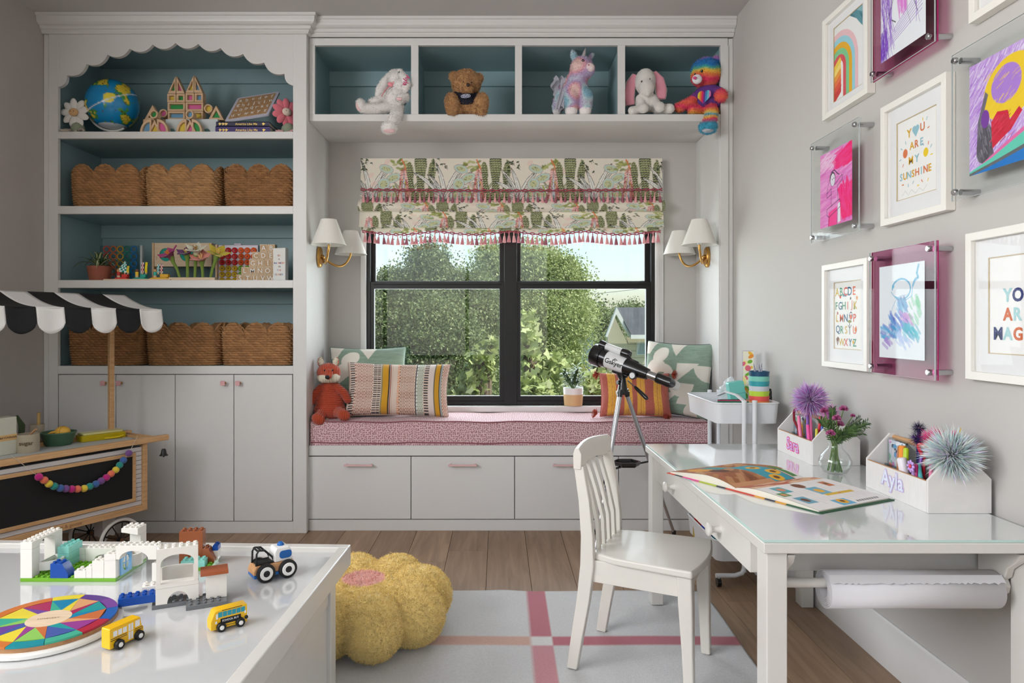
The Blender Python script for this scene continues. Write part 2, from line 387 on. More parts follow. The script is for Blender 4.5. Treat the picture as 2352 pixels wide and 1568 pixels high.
def wall_y(name, y0, y1, x0, x1, hole, m, label):
    b = MB()
    if hole:
        xa, xb, za, zb = hole
        b.box(x0, xa, y0, y1, 0, ZC).box(xb, x1, y0, y1, 0, ZC).box(xa, xb, y0, y1, 0, za).box(xa, xb, y0, y1, zb, ZC)
    else: b.box(x0, x1, y0, y1, 0, ZC)
    return structure(mk(name, b, m), label)
wall_x('wall_left', XL-.12, XL, YF, YB+.12, (-1.4, 1.4, 1.32, 2.46), WALLD, 'taupe grey wall left of the bookcase')
wall_x('wall_right', XR, XR+.12, YF, YB+.12, None, WALL, 'light grey wall with the picture gallery')
WX0, WX1, WZ0, WZ1 = -.782, .926, .612, 2.0
wall_y('wall_back', YB, YB+.14, XL, XR, (WX0-.008, WX1+.008, WZ0-.005, WZ1), WALL, 'pale grey wall around the window')
wall_y('wall_front', YF-.12, YF, XL, XR, (-1.65, .75, .6, 2.3), WALL, 'wall behind the viewer with a wide window')
structure(mk('baseboard_right', MB().prism([(XR, 0), (XR-.016, 0), (XR-.016, .128), (XR-.012, .134), (XR-.012, .142), (XR-.006, .15), (XR, .15)], YF, YBN, 'xz'), WHITE), 'white baseboard along the picture wall')
structure(mk('baseboard_left', MB().prism([(XL, 0), (XL+.016, 0), (XL+.016, .14), (XL+.006, .15), (XL, .15)], YF, YC, 'xz'), WHITE), 'white baseboard along the taupe wall')
# ------------------------------------------------------------------ window in the nook
wn = bpy.data.objects.new('window_1', None); COL.objects.link(wn); structure(wn, 'black double window with two sliding sashes'); wn.location = (0, YB+.035, 0)
GLASS = clear('window_glass', (250, 253, 252), .9)
def rectring(x0, x1, z0, z1, t): return [(x0, z0), (x1, z0), (x1, z1), (x0, z1)], [(x0+t, z0+t), (x1-t, z0+t), (x1-t, z1-t), (x0+t, z1-t)]
s_ = 1568/(YB+.05)
def wx(px): return (px-VX)/s_
def wz(py): return CH+(VY-py)/s_
A, B = rectring(WX0, WX1, WZ0, WZ1, .022)
mk('frame', MB().ring(A, B, -.02, .07, 'xz'), BLACK, wn, bevel=.002)
xm0, xm1 = wx(1158), wx(1187)
mk('mullion', MB().box(xm0, xm1, -.024, .07, WZ0, WZ1), BLACK, wn, bevel=.002)
zr = wz(652)
for x0, x1 in ((WX0+.02, xm0+.002), (xm1-.002, WX1-.02)):
    up = mk('upper_sash', MB().ring([(x0, zr-.015), (x1, zr-.015), (x1, WZ1-.02), (x0, WZ1-.02)], [(x0+.026, zr+.019), (x1-.03, zr+.019), (x1-.03, WZ1-.05), (x0+.026, WZ1-.05)], .028, .055, 'xz'), BLACK, wn, bevel=.002)
    mk('pane', MB().box(x0+.02, x1-.02, .038, .042, zr, WZ1-.04), GLASS, up, smooth=False)
    lo = mk('lower_sash', MB().ring([(x0, WZ0+.018), (x1, WZ0+.018), (x1, zr+.012), (x0, zr+.012)], [(x0+.024, WZ0+.052), (x1-.03, WZ0+.052), (x1-.03, zr-.03), (x0+.024, zr-.03)], -.012, .022, 'xz'), BLACK, wn, bevel=.002)
    mk('lift_rail', MB().box(x0+.02, x1-.02, -.02, -.012, zr-.006, zr+.002), BLACK, lo, bevel=.002)
    mk('pane', MB().box(x0+.02, x1-.02, .003, .007, WZ0+.045, zr-.02), GLASS, lo, smooth=False)
structure(mk('trim_1', MB().box(WX0-.06, WX1+.06, YB-.045, YB+.03, WZ0-.036, WZ0-.003), WHITE, bevel=.004), 'white window sill behind the cushions')
for i, (x0, x1) in enumerate(((WX0-.03, WX0), (WX1, WX1+.045))):
    structure(mk('trim_%d' % (i+2), MB().box(x0, x1, YB-.012, YB+.03, WZ0-.003, WZ1), WHITE, bevel=.002), ('slim white casing left of the window', 'white casing right of the window')[i])
cd = MB()
for k in range(2):
    for i in range(150):
        z = 1.62-i*.0068; cd.ell((WX1+.016+.012*k, YB-.016, z), .0024, 6, 4)
tag(mk('bead_chain', cd, mat('cord_white', (225, 224, 220), .4), stuff=True), 'white bead chain hanging right of the window', 'chain')
# the two windows out of view that light the room
for n, vert in ((2, True), (3, False)):
    e = bpy.data.objects.new('window_%d' % n, None); COL.objects.link(e); structure(e, 'tall window in the taupe wall' if vert else 'wide window behind the viewer')
    if vert:
        A, B = [(-1.4, 1.32), (1.4, 1.32), (1.4, 2.46), (-1.4, 2.46)], [(-1.37, 1.35), (1.37, 1.35), (1.37, 2.43), (-1.37, 2.43)]
        mk('frame', MB().ring(A, B, XL-.06, XL-.03, 'yz').box(XL-.06, XL-.03, -.02, .02, 1.32, 2.46), BLACK, e)
    else:
        A, B = [(-1.65, .6), (.75, .6), (.75, 2.3), (-1.65, 2.3)], [(-1.6, .65), (.7, .65), (.7, 2.25), (-1.6, 2.25)]
        mk('frame', MB().ring(A, B, YF-.06, YF-.03, 'xz').box(-.475, -.425, YF-.06, YF-.03, .6, 2.3), BLACK, e)
# ------------------------------------------------------------------ built-in bookcase
def cx(px): return (px-VX)/440.4
def cz(py): return CH+(VY-py)/440.4
bk = thing('bookcase', 'tall white built-in bookcase with scalloped arch, teal interior and four doors', 'bookcase', (0, 0, 0))
BL, BR, OL, OR = XL+.001, cx(704), cx(133), cx(673)
mk('side_panel', MB().box(BR-.03, BR, YC+.02, YB-.001, 0, 2.6), WHITE, bk, bevel=.001)
mk('side_panel', MB().box(BL, BL+.03, YC+.02, YB-.001, 0, 2.6), WHITE, bk, bevel=.001)
mk('back_panel', MB().box(BL+.03, BR-.03, YB-.014, YB-.002, .85, 2.6), TEAL, bk)
mk('lining', MB().box(OL-.036, OL-.03, YC+.024, YB-.014, .86, 2.6), TEAL, bk)
mk('lining', MB().box(OR+.03, OR+.036, YC+.024, YB-.014, .86, 2.6), TEAL, bk)
# stiles with a filler strip to the wall
mk('stile', MB().box(cx(112), OL, YC, YC+.022, 0, cz(78)), WHITE, bk, bevel=.0015)
mk('filler_strip', MB().box(BL, cx(111), YC+.004, YC+.022, 0, cz(78)), WHITE, bk, bevel=.0015)
mk('stile', MB().box(OR, BR, YC, YC+.022, 0, cz(78)), WHITE, bk, bevel=.0015)
for a, c in ((302, 318), (473, 491), (643, 661), (840, 859)):
    mk('shelf_edge', MB().box(OL, OR, YC+.0005, YC+.022, cz(c), cz(a)), WHITE, bk, bevel=.0012)
    mk('shelf', MB().box(OL-.03, OR+.03, YC+.022, YB-.014, cz(c)+.004, cz(a)-.0005), TEAL, bk)
    if a != 840: mk('back_rail', MB().box(OL-.03, OR+.03, YB-.032, YB-.014, cz(c)+.004-.075, cz(c)+.004), TEAL, bk, bevel=.002)
mk('top_board', MB().box(OL-.03, OR+.03, YC+.022, YB-.014, 2.585, 2.6), TEAL, bk)
mk('back_rail', MB().box(OL-.03, OR+.03, YB-.032, YB-.014, 2.50, 2.585), TEAL, bk, bevel=.002)
cus = [(131.7, 200), (153.5, 172.8), (198.4, 147), (246.8, 125.7), (297.7, 111.6), (350.2, 102.3), (403, 98.5), (455.5, 100.7), (506.7, 110.2), (558.4, 123.8), (606.5, 143.4), (653.6, 169.3), (674.6, 196.5)]
pts = []
for i in range(12):
    (x0, y0), (x1, y1) = cus[i], cus[i+1]; x0, y0, x1, y1 = cx(x0), cz(y0), cx(x1), cz(y1); dx, dy = x1-x0, y1-y0; n = 12
    dp = .225*math.hypot(dx, dy)
    for k in range(n):
        t = k/n; h = dp*math.sqrt(max(0, 1-(2*t-1)**2)) if False else dp*4*t*(1-t)
        L = math.hypot(dx, dy); pts.append((x0+dx*t+dy/L*h, y0+dy*t-dx/L*h))
pts.append((cx(674.6), cz(196.5))); pts[0] = (OL, pts[0][1]); pts[-1] = (OR, pts[-1][1])
mk('arch_valance', MB().prism([(OL, cz(76)), *pts, (OR, cz(76))], YC+.0008, YC+.022, 'xz'), WHITE, bk, smooth=False)
mk('door_rail', MB().box(OL, OR, YC+.0005, YC+.022, 0, cz(1197.5)), WHITE, bk, bevel=.0012)
mk('door_gap', MB().box(OL, OR, YC+.012, YC+.022, cz(1197), cz(859)), GAP, bk)
KN = mat('pink_stone', (226, 170, 172), .35, var=.15, vs=60); BRASS = mat('brass', (196, 150, 84), .3, metal=1)
ed = [OL+.0025, cx(266), cx(402), cx(537), OR-.0025]
for i in range(4):
    d = mk('door', MB().box(ed[i]+.0017, ed[i+1]-.0017, YC+.0004, YC+.02, cz(1196), cz(860.5)), WHITE, bk, bevel=.0015)
    kx = ed[i+1]-.055 if i in (0, 2) else ed[i]+.028
    kx = (cx(242), cx(278), cx(516), cx(550))[i]; kz = cz(879)
    mk('knob_stem', MB().lathe([(.007, 0), (.004, -.004), (.004, -.02)], 10, (kx+.002, YC, kz), 'y'), BRASS, d)
    q = []
    for k in range(40):
        a = 2*PI*k/40; r = .0088+.0062*abs(math.sin(2*a))**.6; q.append((kx+r*math.cos(a), kz+r*math.sin(a)))
    mk('knob', MB().prism(q, YC-.022, YC-.029, 'xz'), KN, d, bevel=.001, label='pink flower-shaped stone knob with brass stem')
# crown mouldings
def crown(name, path, prof, m, parent, label=None):
    """path: list of (x, y, ox, oy): corner and the direction that one unit of overhang takes there"""
    k = len(prof); vs = []; fs = []
    for (x, y, ox, oy) in path:
        for o, z in prof: vs.append((x+ox*o, y+oy*o, z))
    for i in range(len(path)-1):
        for j in range(k):
            j2 = (j+1) % k; fs.append((i*k+j, i*k+j2, (i+1)*k+j2, (i+1)*k+j))
    fs += [tuple(range(k))[::-1], tuple(range((len(path)-1)*k, len(path)*k))]
    return mk(name, MB().add(vs, fs), m, parent, ang=20)
def prof(zb):
    h = ZC-.001-zb
    q = [(0, 0), (.010, 0), (.014, .06), (.018, .1), (.018, .2), (.026, .22), (.03, .3), (.03, .38), (.038, .40), (.045, .45), (.052, .52), (.055, .6), (.056, .82), (.064, .83), (.064, 1), (0, 1)]
    return [(o, zb+t*h) for o, t in q]
crown('crown_moulding', [(BL, YC, 0, -1), (BR, YC, 1, -1), (BR, YC+.15, 1, 0)], prof(cz(79)), WHITE, bk)
# ------------------------------------------------------------------ open cubbies above the window
def nx(px): return (px-VX)/435.
def nz(py): return CH+(VY-py)/435.
ov = thing('overhead_cubby_shelf', 'white overhead shelf of four teal-lined open cubbies above the window', 'shelf', (0, 0, 0))
NL, NR = BR+.0015, 1.165
ops = [(723, 944), (961, 1183), (1199, 1419), (1436, 1655)]
ZT, ZB, ZS = nz(104), nz(262), nz(278)
mk('top_rail', MB().box(NL, nx(1672), YBN, YBN+.022, ZT, 2.6), WHITE, ov, bevel=.0012)
mk('bottom_rail', MB().box(NL, nx(1655), YBN, YBN+.022, ZS, ZB), WHITE, ov, bevel=.0012)
xs = [NL]+[nx(v) for o in ops for v in o]
for x0, x1 in ((NL, nx(723)), (nx(944), nx(961)), (nx(1183), nx(1199)), (nx(1419), nx(1436))):
    mk('stile', MB().box(x0, x1, YBN, YBN+.022, ZB, ZT), WHITE, ov, bevel=.0012)
for a, c in ((944, 961), (1183, 1199), (1419, 1436)): mk('divider', MB().box(nx(a)+.012, nx(c)-.012, YBN+.022, YB-.02, ZB, ZT), TEAL, ov)
mk('lining', MB().box(NL, nx(723)-.018, YBN+.022, YB-.02, ZB, ZT+.02), TEAL, ov); mk('lining', MB().box(nx(1655)+.012, nx(1660)+.012, YBN+.022, YB-.02, ZB, ZT+.02), TEAL, ov)
mk('back_panel', MB().box(NL, NR+.03, YB-.02, YB-.003, ZB, 2.6), TEAL, ov)
mk('back_rail', MB().box(NL+.01, nx(1655)+.01, YB-.038, YB-.02, ZT-.08, ZT+.01), TEAL, ov, bevel=.002)
mk('cubby_floor', MB().box(NL, nx(1655)+.01, YBN+.022, YB-.02, ZB-.012, ZB-.0005), TEAL, ov)
mk('cubby_ceiling', MB().box(NL, nx(1655)+.01, YBN+.022, YB-.02, ZT+.006, ZT+.02), TEAL, ov)
mk('soffit', MB().box(NL, NR, YBN+.022, YB-.001, ZS+.001, ZB-.014), WHITE, ov)
mk('end_panel', MB().box(NR, NR+.03, YBN+.005, YB-.001, .45, ZS), WHITE, ov, bevel=.001)
mk('end_stile', MB().box(nx(1655), nx(1673), YBN-.003, YBN+.022, .452, ZT), WHITE, ov, bevel=.0015)
mk('filler_strip', MB().box(nx(1673)+.001, XR-.001, YBN+.004, YBN+.02, .452, 2.6), WHITE, ov, bevel=.0015)
crown('crown_moulding', [(NL-.001, YBN, 0, -1), (XR-.002, YBN, 0, -1)], prof(nz(86)), WHITE, ov)
# ------------------------------------------------------------------ window bench
be = thing('window_bench', 'white window bench with four drawers and pink bar pulls', 'bench', (0, 0, 0))
BX1 = XR-.002
mk('bench_top', MB().box(NL, BX1, YBN-.006, YB-.002, nz(1046), nz(1022.5)), WHITE, be, bevel=.002)
mk('carcass', MB().box(NL, BX1, YBN+.018, YB-.002, .0, nz(1046)), GAP, be)
mk('plinth', MB().box(NL, BX1, YBN-.002, YBN+.018, 0, nz(1193.5)), WHITE, be, bevel=.0015)
PULL = mat('pink_pull', (224, 186, 184), .35)
de = [nx(706)+.001, nx(944), nx(1182), nx(1421), BX1-.03]
mk('end_filler', MB().box(de[4]+.001, BX1, YBN, YBN+.018, nz(1193), nz(1046)), WHITE, be)
for i in range(4):
    d = mk('drawer', MB().box(de[i]+.0018, de[i+1]-.0018, YBN-.001, YBN+.018, nz(1191.5), nz(1048.5)), WHITE, be, bevel=.0015)
    c = (de[i]+de[i+1])/2; z = nz(1066)
    mk('pull', MB().box(c-.075, c+.075, YBN-.034, YBN-.024, z-.005, z+.005).box(c-.07, c-.06, YBN-.026, YBN, z-.004, z+.004).box(c+.06, c+.07, YBN-.026, YBN, z-.004, z+.004), PULL, d, bevel=.0015, label='pink bar pull')
# ================================================================== picture gallery on the right wall
FRAME = mat('frame_cream', (240, 236, 228), .4); MATB = mat('mat_board', (238, 238, 238), .9); PRINT = mat('printed_paper', rough=.8, attr=True)
STEEL = mat('brushed_steel', (196, 197, 200), .22, metal=1); PGLASS = clear('picture_glass', (253, 253, 253), .28); BEVL = mat('mat_bevel', (206, 186, 150), .8)
ACR = clear('clear_acrylic', (252, 253, 253), .4); ACRP = clear('magenta_acrylic', (230, 186, 208), .35); ACRE = mat('acrylic_edge', (214, 222, 224), .15, alpha=.75)
ACRV = mat('magenta_acrylic_body', (168, 80, 122), .12, alpha=.72, coat=.4)
NAVY = (34, 44, 92); SKY = (150, 200, 208); MUST = (226, 170, 50); RUST = (214, 108, 62)
FT = .028
def framed(label, y1, y0, z0, z1, build, open_l=.062, open_t=.068):
    """y1 = far edge, y0 = near edge"""
    w, h = y1-y0, z1-z0
    t = thing('framed_picture', label, 'picture', (XR-.0005, y1, z0), 0, 'white framed prints on the wall')
    A = [(-w, 0), (0, 0), (0, h), (-w, h)]; q = .021; B = [(-w+q, q), (-q, q), (-q, h-q), (-w+q, h-q)]
    mk('frame', MB().ring(A, B, -FT, 0, 'yz'), FRAME, t, bevel=.0015)
    l, tp = open_l, open_t; A2 = [(-w+q, q), (-q, q), (-q, h-q), (-w+q, h-q)]; B2 = [(-w+l, tp), (-l, tp), (-l, h-tp), (-w+l, h-tp)]
    mk('mat_board', MB().ring(A2, B2, -.013, -.010, 'yz'), MATB, t, smooth=False)
    e = .0022; C2 = [(-w+l+e, tp+e), (-l-e, tp+e), (-l-e, h-tp-e), (-w+l+e, h-tp-e)]
    mk('mat_bevel', MB().ring(B2, C2, -.012, -.010, 'yz'), BEVL, t, smooth=False)
    pw, ph = w-2*l, h-2*tp
    build(t, pw, ph, (-.0095, -l, h-tp))
    mk('glazing', MB().box(-.0175, -.0165, -w+q, -q, q, h-q), PGLASS, t, smooth=False)
    return t
def sheet(t, cv, pw, ph, o): return print_sheet('print', cv, PRINT, t, o, (0, -pw, 0), (0, 0, -ph))
def letters(t, rows, pw, ph, o, bold=.02):
    """rows: (string, centre x, centre y, size, spacing, colours) in cm from the top left"""
    k = 0
    for s_, cx_, cy_, size, sp, cols in rows:
        n = len(s_)
        for i, ch in enumerate(s_):
            if ch != ' ':
                c = cols[k % len(cols)]; k += 1
                text('letter', ch, size/100, mat('ink_%d_%d_%d' % c, c, .8), t, (o[0]-.0006, o[1]-(cx_+(i-(n-1)/2)*sp)/100, o[2]-cy_/100), (0, -1, 0), (0, 0, 1), bold)
# rainbow print
def b_rainbow(t, pw, ph, o):
    c = Cv(pw*100, ph*100, 9, (240, 240, 238)); W, H = pw*100, ph*100
    for i, cl in enumerate([(74, 128, 142), (110, 160, 170), (150, 190, 198), (84, 140, 152), (120, 170, 180)]):
        c.poly([(W*.45+i*2.1, -1), (W*.45+i*2.1+2.2, -1), (W+6, 7-i*.3), (W+6, 10)], cl)
    c.poly([(W*.62, 0), (W, 0), (W, 8), (W*.9, 6)], (92, 148, 160)); c.poly([(W*.75, 0), (W, 0), (W, 3)], (140, 184, 192)); c.poly([(W*.85, 1.5), (W, 4), (W, 6.5)], (70, 122, 138))
    for k, cl in enumerate([(240, 196, 200), (158, 214, 226), (238, 178, 40), (132, 206, 150), (222, 88, 96), (240, 240, 238)]):
        r = 13.2-k*2.05; ccx, ccy = 3.6, 16
        c.arcring(ccx, ccy, 0, r, 180, 360, cl); c.rect(ccx-r, ccy, ccx+r, H, cl) if k < 5 else c.rect(ccx-r, ccy, ccx+r, H, cl)
    for k, cl in enumerate([(244, 208, 70), (250, 222, 120), (240, 160, 62), (236, 120, 70), (226, 84, 60), (208, 60, 54)]):
        c.arcring(10.5, 31, 0, 17-k*1.9, 180, 275, cl) if False else c.poly([(-1, 15+k*1.9), (2, 13.2+k*2.1), (4.3+.25*k, 12.0+k*2.0), (5.1, 13+k*2.0), (5.1, 14.2+k*2.1), (2, 16+k*2.1), (-1, 18+k*2)], cl)
    c.poly([(3.4, H), (5, H-2.4), (6.2, H)], (240, 240, 238))
    sheet(t, c, pw, ph, o)
framed('white framed print of a painted rainbow, topmost picture nearest the cubbies', 2.557, 2.244, 1.849, 2.221, b_rainbow, .055, .05)
def b_sun(t, pw, ph, o):
    W, H = pw*100, ph*100; c = Cv(W, H, 9, (246, 245, 241)); Y_, B_, O_, L_ = (228, 174, 44), (150, 196, 208), (224, 124, 74), (240, 206, 40)
    def dash(x, y, a, cl, l=.75, wd=.32): c.line([(x-l/2*math.cos(a), y-l/2*math.sin(a)), (x+l/2*math.cos(a), y+l/2*math.sin(a))], wd, cl)
    for x, y, a, cl in ((12.6, 2.3, 1.3, L_), (14.5, 2.6, 2, B_), (15.2, 5.4, -.2, O_), (4.3, 7.0, 1.4, B_), (2.2, 8.4, .6, B_), (1.6, 11.6, -.1, B_), (3.0, 13.6, 2.1, O_), (12.8, 9.6, 1, B_), (15.2, 9.8, 1.7, O_), (16.4, 11, 2.3, B_), (16.6, 13.4, 0, L_), (15, 20.2, 2, L_), (12.2, 20, .9, O_), (10.4, 21, 0, L_), (8, 19.6, 2.2, B_), (5.6, 20, 1.5, B_), (2.9, 19.4, 0, O_)): dash(x, y, a, cl)
    c.ell(4.1, 10.2, 1.15, 1.35, O_); c.ell(14, 12.2, 1.15, 1.3, L_)
    c.ell(8.55, 4.1, .95, .95, B_); c.ell(10.0, 4.1, .95, .95, B_); c.poly([(7.7, 4.55), (10.85, 4.55), (9.3, 6.5)], B_)
    c.line([(2.6, 22.6), (4.2, 21.4), (5.6, 23), (7.2, 21.6), (9.2, 23), (11, 21.8), (12.8, 23), (14.6, 21.4)], .1, (190, 196, 190))
    sheet(t, c, pw, ph, o)
    letters(t, [('Y', 6.1, 4.6, 3.5, 3, [Y_]), ('U', 12.5, 4.4, 3.3, 3, [O_]), ('ARE', 9.8, 8.6, 3.1, 2.35, [O_, B_, Y_]), ('MY', 8.4, 12.9, 3.2, 2.9, [B_, Y_]), ('SUNSHINE', 9.0, 17.0, 3.0, 1.98, [Y_, B_, Y_, O_, B_, O_, Y_, B_])], pw, ph, o)
framed('white framed print reading YOU ARE MY SUNSHINE in pastel letters', 2.167, 1.85, 1.398, 1.774, b_sun)
def b_abc(t, pw, ph, o):
    W, H = pw*100, ph*100; c = Cv(W, H, 9, (246, 245, 240))
    for x, y, r, cl in ((4.3, 5.2, .7, (220, 60, 54)), (15.6, 6.2, .6, (232, 150, 60)), (11.4, 6.2, .45, (80, 70, 60)), (2.6, 20.6, .8, (120, 60, 40)), (13.2, 21.4, .6, (230, 180, 60)), (14.8, 17, .8, (232, 150, 70)), (2.3, 11.2, .5, (180, 60, 50))): c.ell(x, y, r, r*1.1, cl)
    c.rect(6, 4.4, 8.6, 5.4, (90, 140, 160)); c.poly([(13.4, 10), (14, 8.4), (14.6, 10)], (80, 160, 90)); c.ell(11.6, 12.2, 1.15, 1.35, (90, 90, 96)); c.ell(11.6, 12.6, .75, .8, (236, 120, 90)); c.ell(11.2, 11.6, .35, .35, (250, 250, 250)); c.ell(12, 11.6, .35, .35, (250, 250, 250))
    c.line([(10.6, 14.6), (10.9, 18.6)], .4, (70, 56, 50)); c.line([(9.6, 15.6), (10.8, 16.6), (12, 15.5)], .25, (70, 56, 50)); c.ell(10.8, 14.2, 1.3, .5, (140, 150, 70))
    sheet(t, c, pw, ph, o)
    G, Re, Bl, Yl, Or = (64, 150, 110), (224, 92, 78), (48, 104, 138), (214, 178, 46), (238, 130, 96)
    letters(t, [('ABCDE', 8.0, 3.6, 4.2, 2.95, [Yl, G, Re, Bl, Or]), ('FGHIJK', 8.2, 8.6, 3.9, 2.62, [Bl, G, Or, (232, 160, 150), Yl, G]), ('LMN P', 8.2, 13.0, 3.9, 3.0, [Or, Bl, Re, Yl]), ('QRS U', 8.4, 17.2, 3.8, 2.9, [G, Yl, Or, Bl]), ('VWXYZ', 8.3, 21.6, 3.7, 2.95, [Yl, Re, Bl, G, (150, 120, 110)])], pw, ph, o, .012)
framed('white framed alphabet print with small colourful drawings in its letters', 2.561, 2.247, .932, 1.309, b_abc)
def b_mag(t, pw, ph, o):
    c = Cv(pw*100, ph*100, 4, (247, 246, 243)); sheet(t, c, pw, ph, o); Pk, N_, A_ = (236, 168, 190), (34, 44, 110), (170, 214, 216)
    letters(t, [('YOU', 9.5, 9.6, 4.4, 3.3, [A_, N_, Pk]), ('ARE', 9.5, 14.2, 4.2, 3.2, [RUST, A_, N_]), ('MAGIC', 9.5, 18.9, 4.2, 3.2, [Pk, N_, A_, RUST, Pk])], pw, ph, o, .035)
framed('white framed print reading YOU ARE MAGIC in bold rounded letters', 1.773, 1.458, .947, 1.323, b_mag)
def b_blank(t, pw, ph, o): sheet(t, Cv(pw*100, ph*100, 3, (244, 243, 241)), pw, ph, o)
framed('white framed picture above the crayon drawing, nearest the viewer', 1.761, 1.446, 1.862, 2.238, b_blank)
# acrylic holders on steel stand-offs
def acrylic(label, y1, y0, z0, z1, pap, cv, tint, edge=None):
    w, h = y1-y0, z1-z0; t = thing('acrylic_holder', label, 'picture', (XR-.0005, y1, z0), 0, 'drawings in acrylic wall holders')
    m = ACRP if tint else ACR
    mk('back_sheet', MB().box(-.050, -.047, -w, 0, 0, h), ACRP if tint else ACR, t, smooth=False)
    mk('front_sheet', MB().box(-.058, -.0545, -w, 0, 0, h), ACR, t, smooth=False)
    mk('polished_edge', MB().ring([(-w-.0006, -.0006), (.0006, -.0006), (.0006, h+.0006), (-w-.0006, h+.0006)], [(-w, 0), (0, 0), (0, h), (-w, h)], -.0582, -.0545, 'yz'), ACRE, t, smooth=False)
    if tint: mk('tinted_edge', MB().ring([(-w-.0008, -.0008), (.0008, -.0008), (.0008, h+.0008), (-w-.0008, h+.0008)], [(-w, 0), (0, 0), (0, h), (-w, h)], -.0502, -.047, 'yz'), mat('magenta_edge', (176, 30, 104), .25), t, smooth=False)
    for a in (-.018, -w+.018):
        for z in (.02, h-.02):
            s1 = mk('standoff', MB().lathe([(.008, 0), (.008, -.047)], 16, (0, a, z), 'x'), STEEL, t)
            mk('cap', MB().lathe([(.0085, -.058), (.0085, -.0655), (.0065, -.068), (0, -.068)], 16, (0, a, z), 'x'), STEEL, s1)
    pa, pb, qa, qb = pap   # paper far y, near y, bottom, top (world)
    print_sheet('drawing', cv, PRINT, t, (-.0522, pa-y1, qb-z0), (0, -(pa-pb), 0), (0, 0, -(qb-qa)))
    return t
r5 = random.Random(5)
W, H = 22.7, 26.8; c = Cv(W, H, 8, (236, 130, 200))
c.scrib(0, 0, W, H, 260, .5, [(240, 140, 206), (228, 110, 196), (246, 170, 220), (236, 150, 214)], -.15, 8, .6, r5); c.scrib(0, 1, 12, 6, 60, .35, [(246, 190, 226), (250, 210, 232)], -.3, 6, .7, r5)
c.poly([(11, 3.4), (22.7, -.5), (22.7, 6.4), (12, 7.6)], (255, 20, 120)); c.scrib(11.5, 1, 22, 7, 60, .6, [(255, 10, 110), (255, 50, 140)], -.2, 5, .7, r5)
c.poly([(12.8, 14.6), (15.6, 13), (18, 15.4), (19, 11.2), (20.5, 14), (22.7, 13), (22.7, 25), (16, 25.6), (14.8, 19)], (255, 24, 124)); c.scrib(14, 13, 22, 25, 80, .6, [(255, 10, 112), (255, 60, 146)], 1.4, 4, .7, r5)
c.poly([(6.4, 21.8), (12.4, 20.6), (12.2, 26.8), (6, 26.8)], (255, 60, 150)); c.poly([(13, 19.6), (14.6, 19.2), (15, 26), (13, 26.2)], (238, 232, 240))
bl = (40, 20, 40)
c.ell(9.4, 10.4, 1.9, 2.5, bl); c.ell(9.4, 10.6, 1.6, 2.2, (236, 226, 236)); c.line([(7.4, 9.6), (8.4, 7.8), (10.6, 7.4), (13, 9.2), (14, 9.6)], .35, bl); c.ell(9.0, 10.4, .22, .3, bl); c.ell(10.2, 10.2, .22, .3, bl)
for q in ([(8, 9), (5.6, 13), (5, 15)], [(5, 14.8), (8.4, 13.6), (8.2, 15.6), (5.2, 16.4), (5, 14.8)], [(10.8, 12.6), (16, 10), (16.2, 11.8), (13, 13.2)], [(8.4, 15.4), (8.4, 19.8)], [(12.6, 13), (13.2, 18.6)], [(5.2, 22.6), (5.0, 20.6), (7.6, 19.8), (14.4, 18.2), (14.8, 20.8), (12, 21.8), (6.6, 23.4), (5.2, 22.6)], [(7, 23.4), (6.2, 26.8)], [(12.7, 21.8), (12.4, 26.6)]): c.line(q, .22, bl)
acrylic('clear acrylic holder with a pink child drawing of a figure', 2.581, 2.24, 1.394, 1.769, (2.519, 2.292, 1.44, 1.708), c, False)
W, H = 22.6, 27.9; c = Cv(W, H, 8, (238, 240, 244))
lb = (120, 188, 220); c.curve(lambda t: (7+8.2*(1-math.cos(t*5.4))*.55, 7.4-3*math.sin(t*5.4)), 40, .55, lb, .9); c.line([(19.8, 1), (19, 3.2), (19.6, 4.4), (18, 5.2), (17.2, 6.6)], .8, lb, .85); c.curve(lambda t: (14-9*t**.6, 9.2+9*t*t), 20, .2, (170, 200, 226)); c.ell(7.4, 6.4, .6, .6, lb); c.line([(6.4, 8), (8, 9.4), (14, 10.6), (16.6, 9.6), (17, 7)], .3, lb, .8)
for n_, x0, y0, x1, y1, cols, a, l in ((26, 9.6, 11, 14, 15, [(110, 160, 210), (96, 110, 180), (130, 190, 224)], .9, 3), (46, 6, 15, 15, 19.6, [(90, 110, 200), (140, 100, 196), (80, 150, 214), (110, 130, 210)], .8, 3.2), (26, 13, 18, 19.5, 22, [(40, 170, 196), (60, 190, 206)], .7, 3.4), (26, 2, 18.5, 11, 22, [(90, 170, 220), (120, 120, 204), (70, 160, 210)], .4, 3), (12, 12, 14.6, 17, 17.4, [(210, 160, 214), (200, 140, 206)], .5, 3), (12, 15.6, 10.6, 20, 16.6, [(150, 214, 176), (130, 206, 160)], 1, 3), (14, 9, 20.6, 17, 24, [(170, 190, 232), (186, 200, 236)], .8, 3), (6, 2.6, 22.4, 6.6, 24.4, [(176, 140, 212)], .6, 3)):
    c.scrib(x0, y0, x1, y1, n_, .85, cols, a, l, .6, r5)
acrylic('magenta acrylic holder with a blue watercolour on white paper', 2.175, 1.85, .937, 1.3155, (2.128, 1.902, .987, 1.266), c, True)
c = Cv(22.6, 27.9, 8, (242, 241, 246)); pu = [(150, 90, 200), (130, 70, 190), (170, 120, 214)]
c.scrib(0, 0, 6, 24, 110, .18, pu, 1.45, 12, .8, r5); c.scrib(0, 20, 4, 27, 60, .3, [(110, 50, 180), (130, 70, 200)], 1.5, 5, .8, r5); c.scrib(9, -2, 13.5, 16, 90, .5, [(224, 120, 214), (236, 140, 220)], 1.5, 7, .7, r5); c.scrib(17, 0, 22, 20, 20, .15, pu, 1.4, 9, .8, r5)
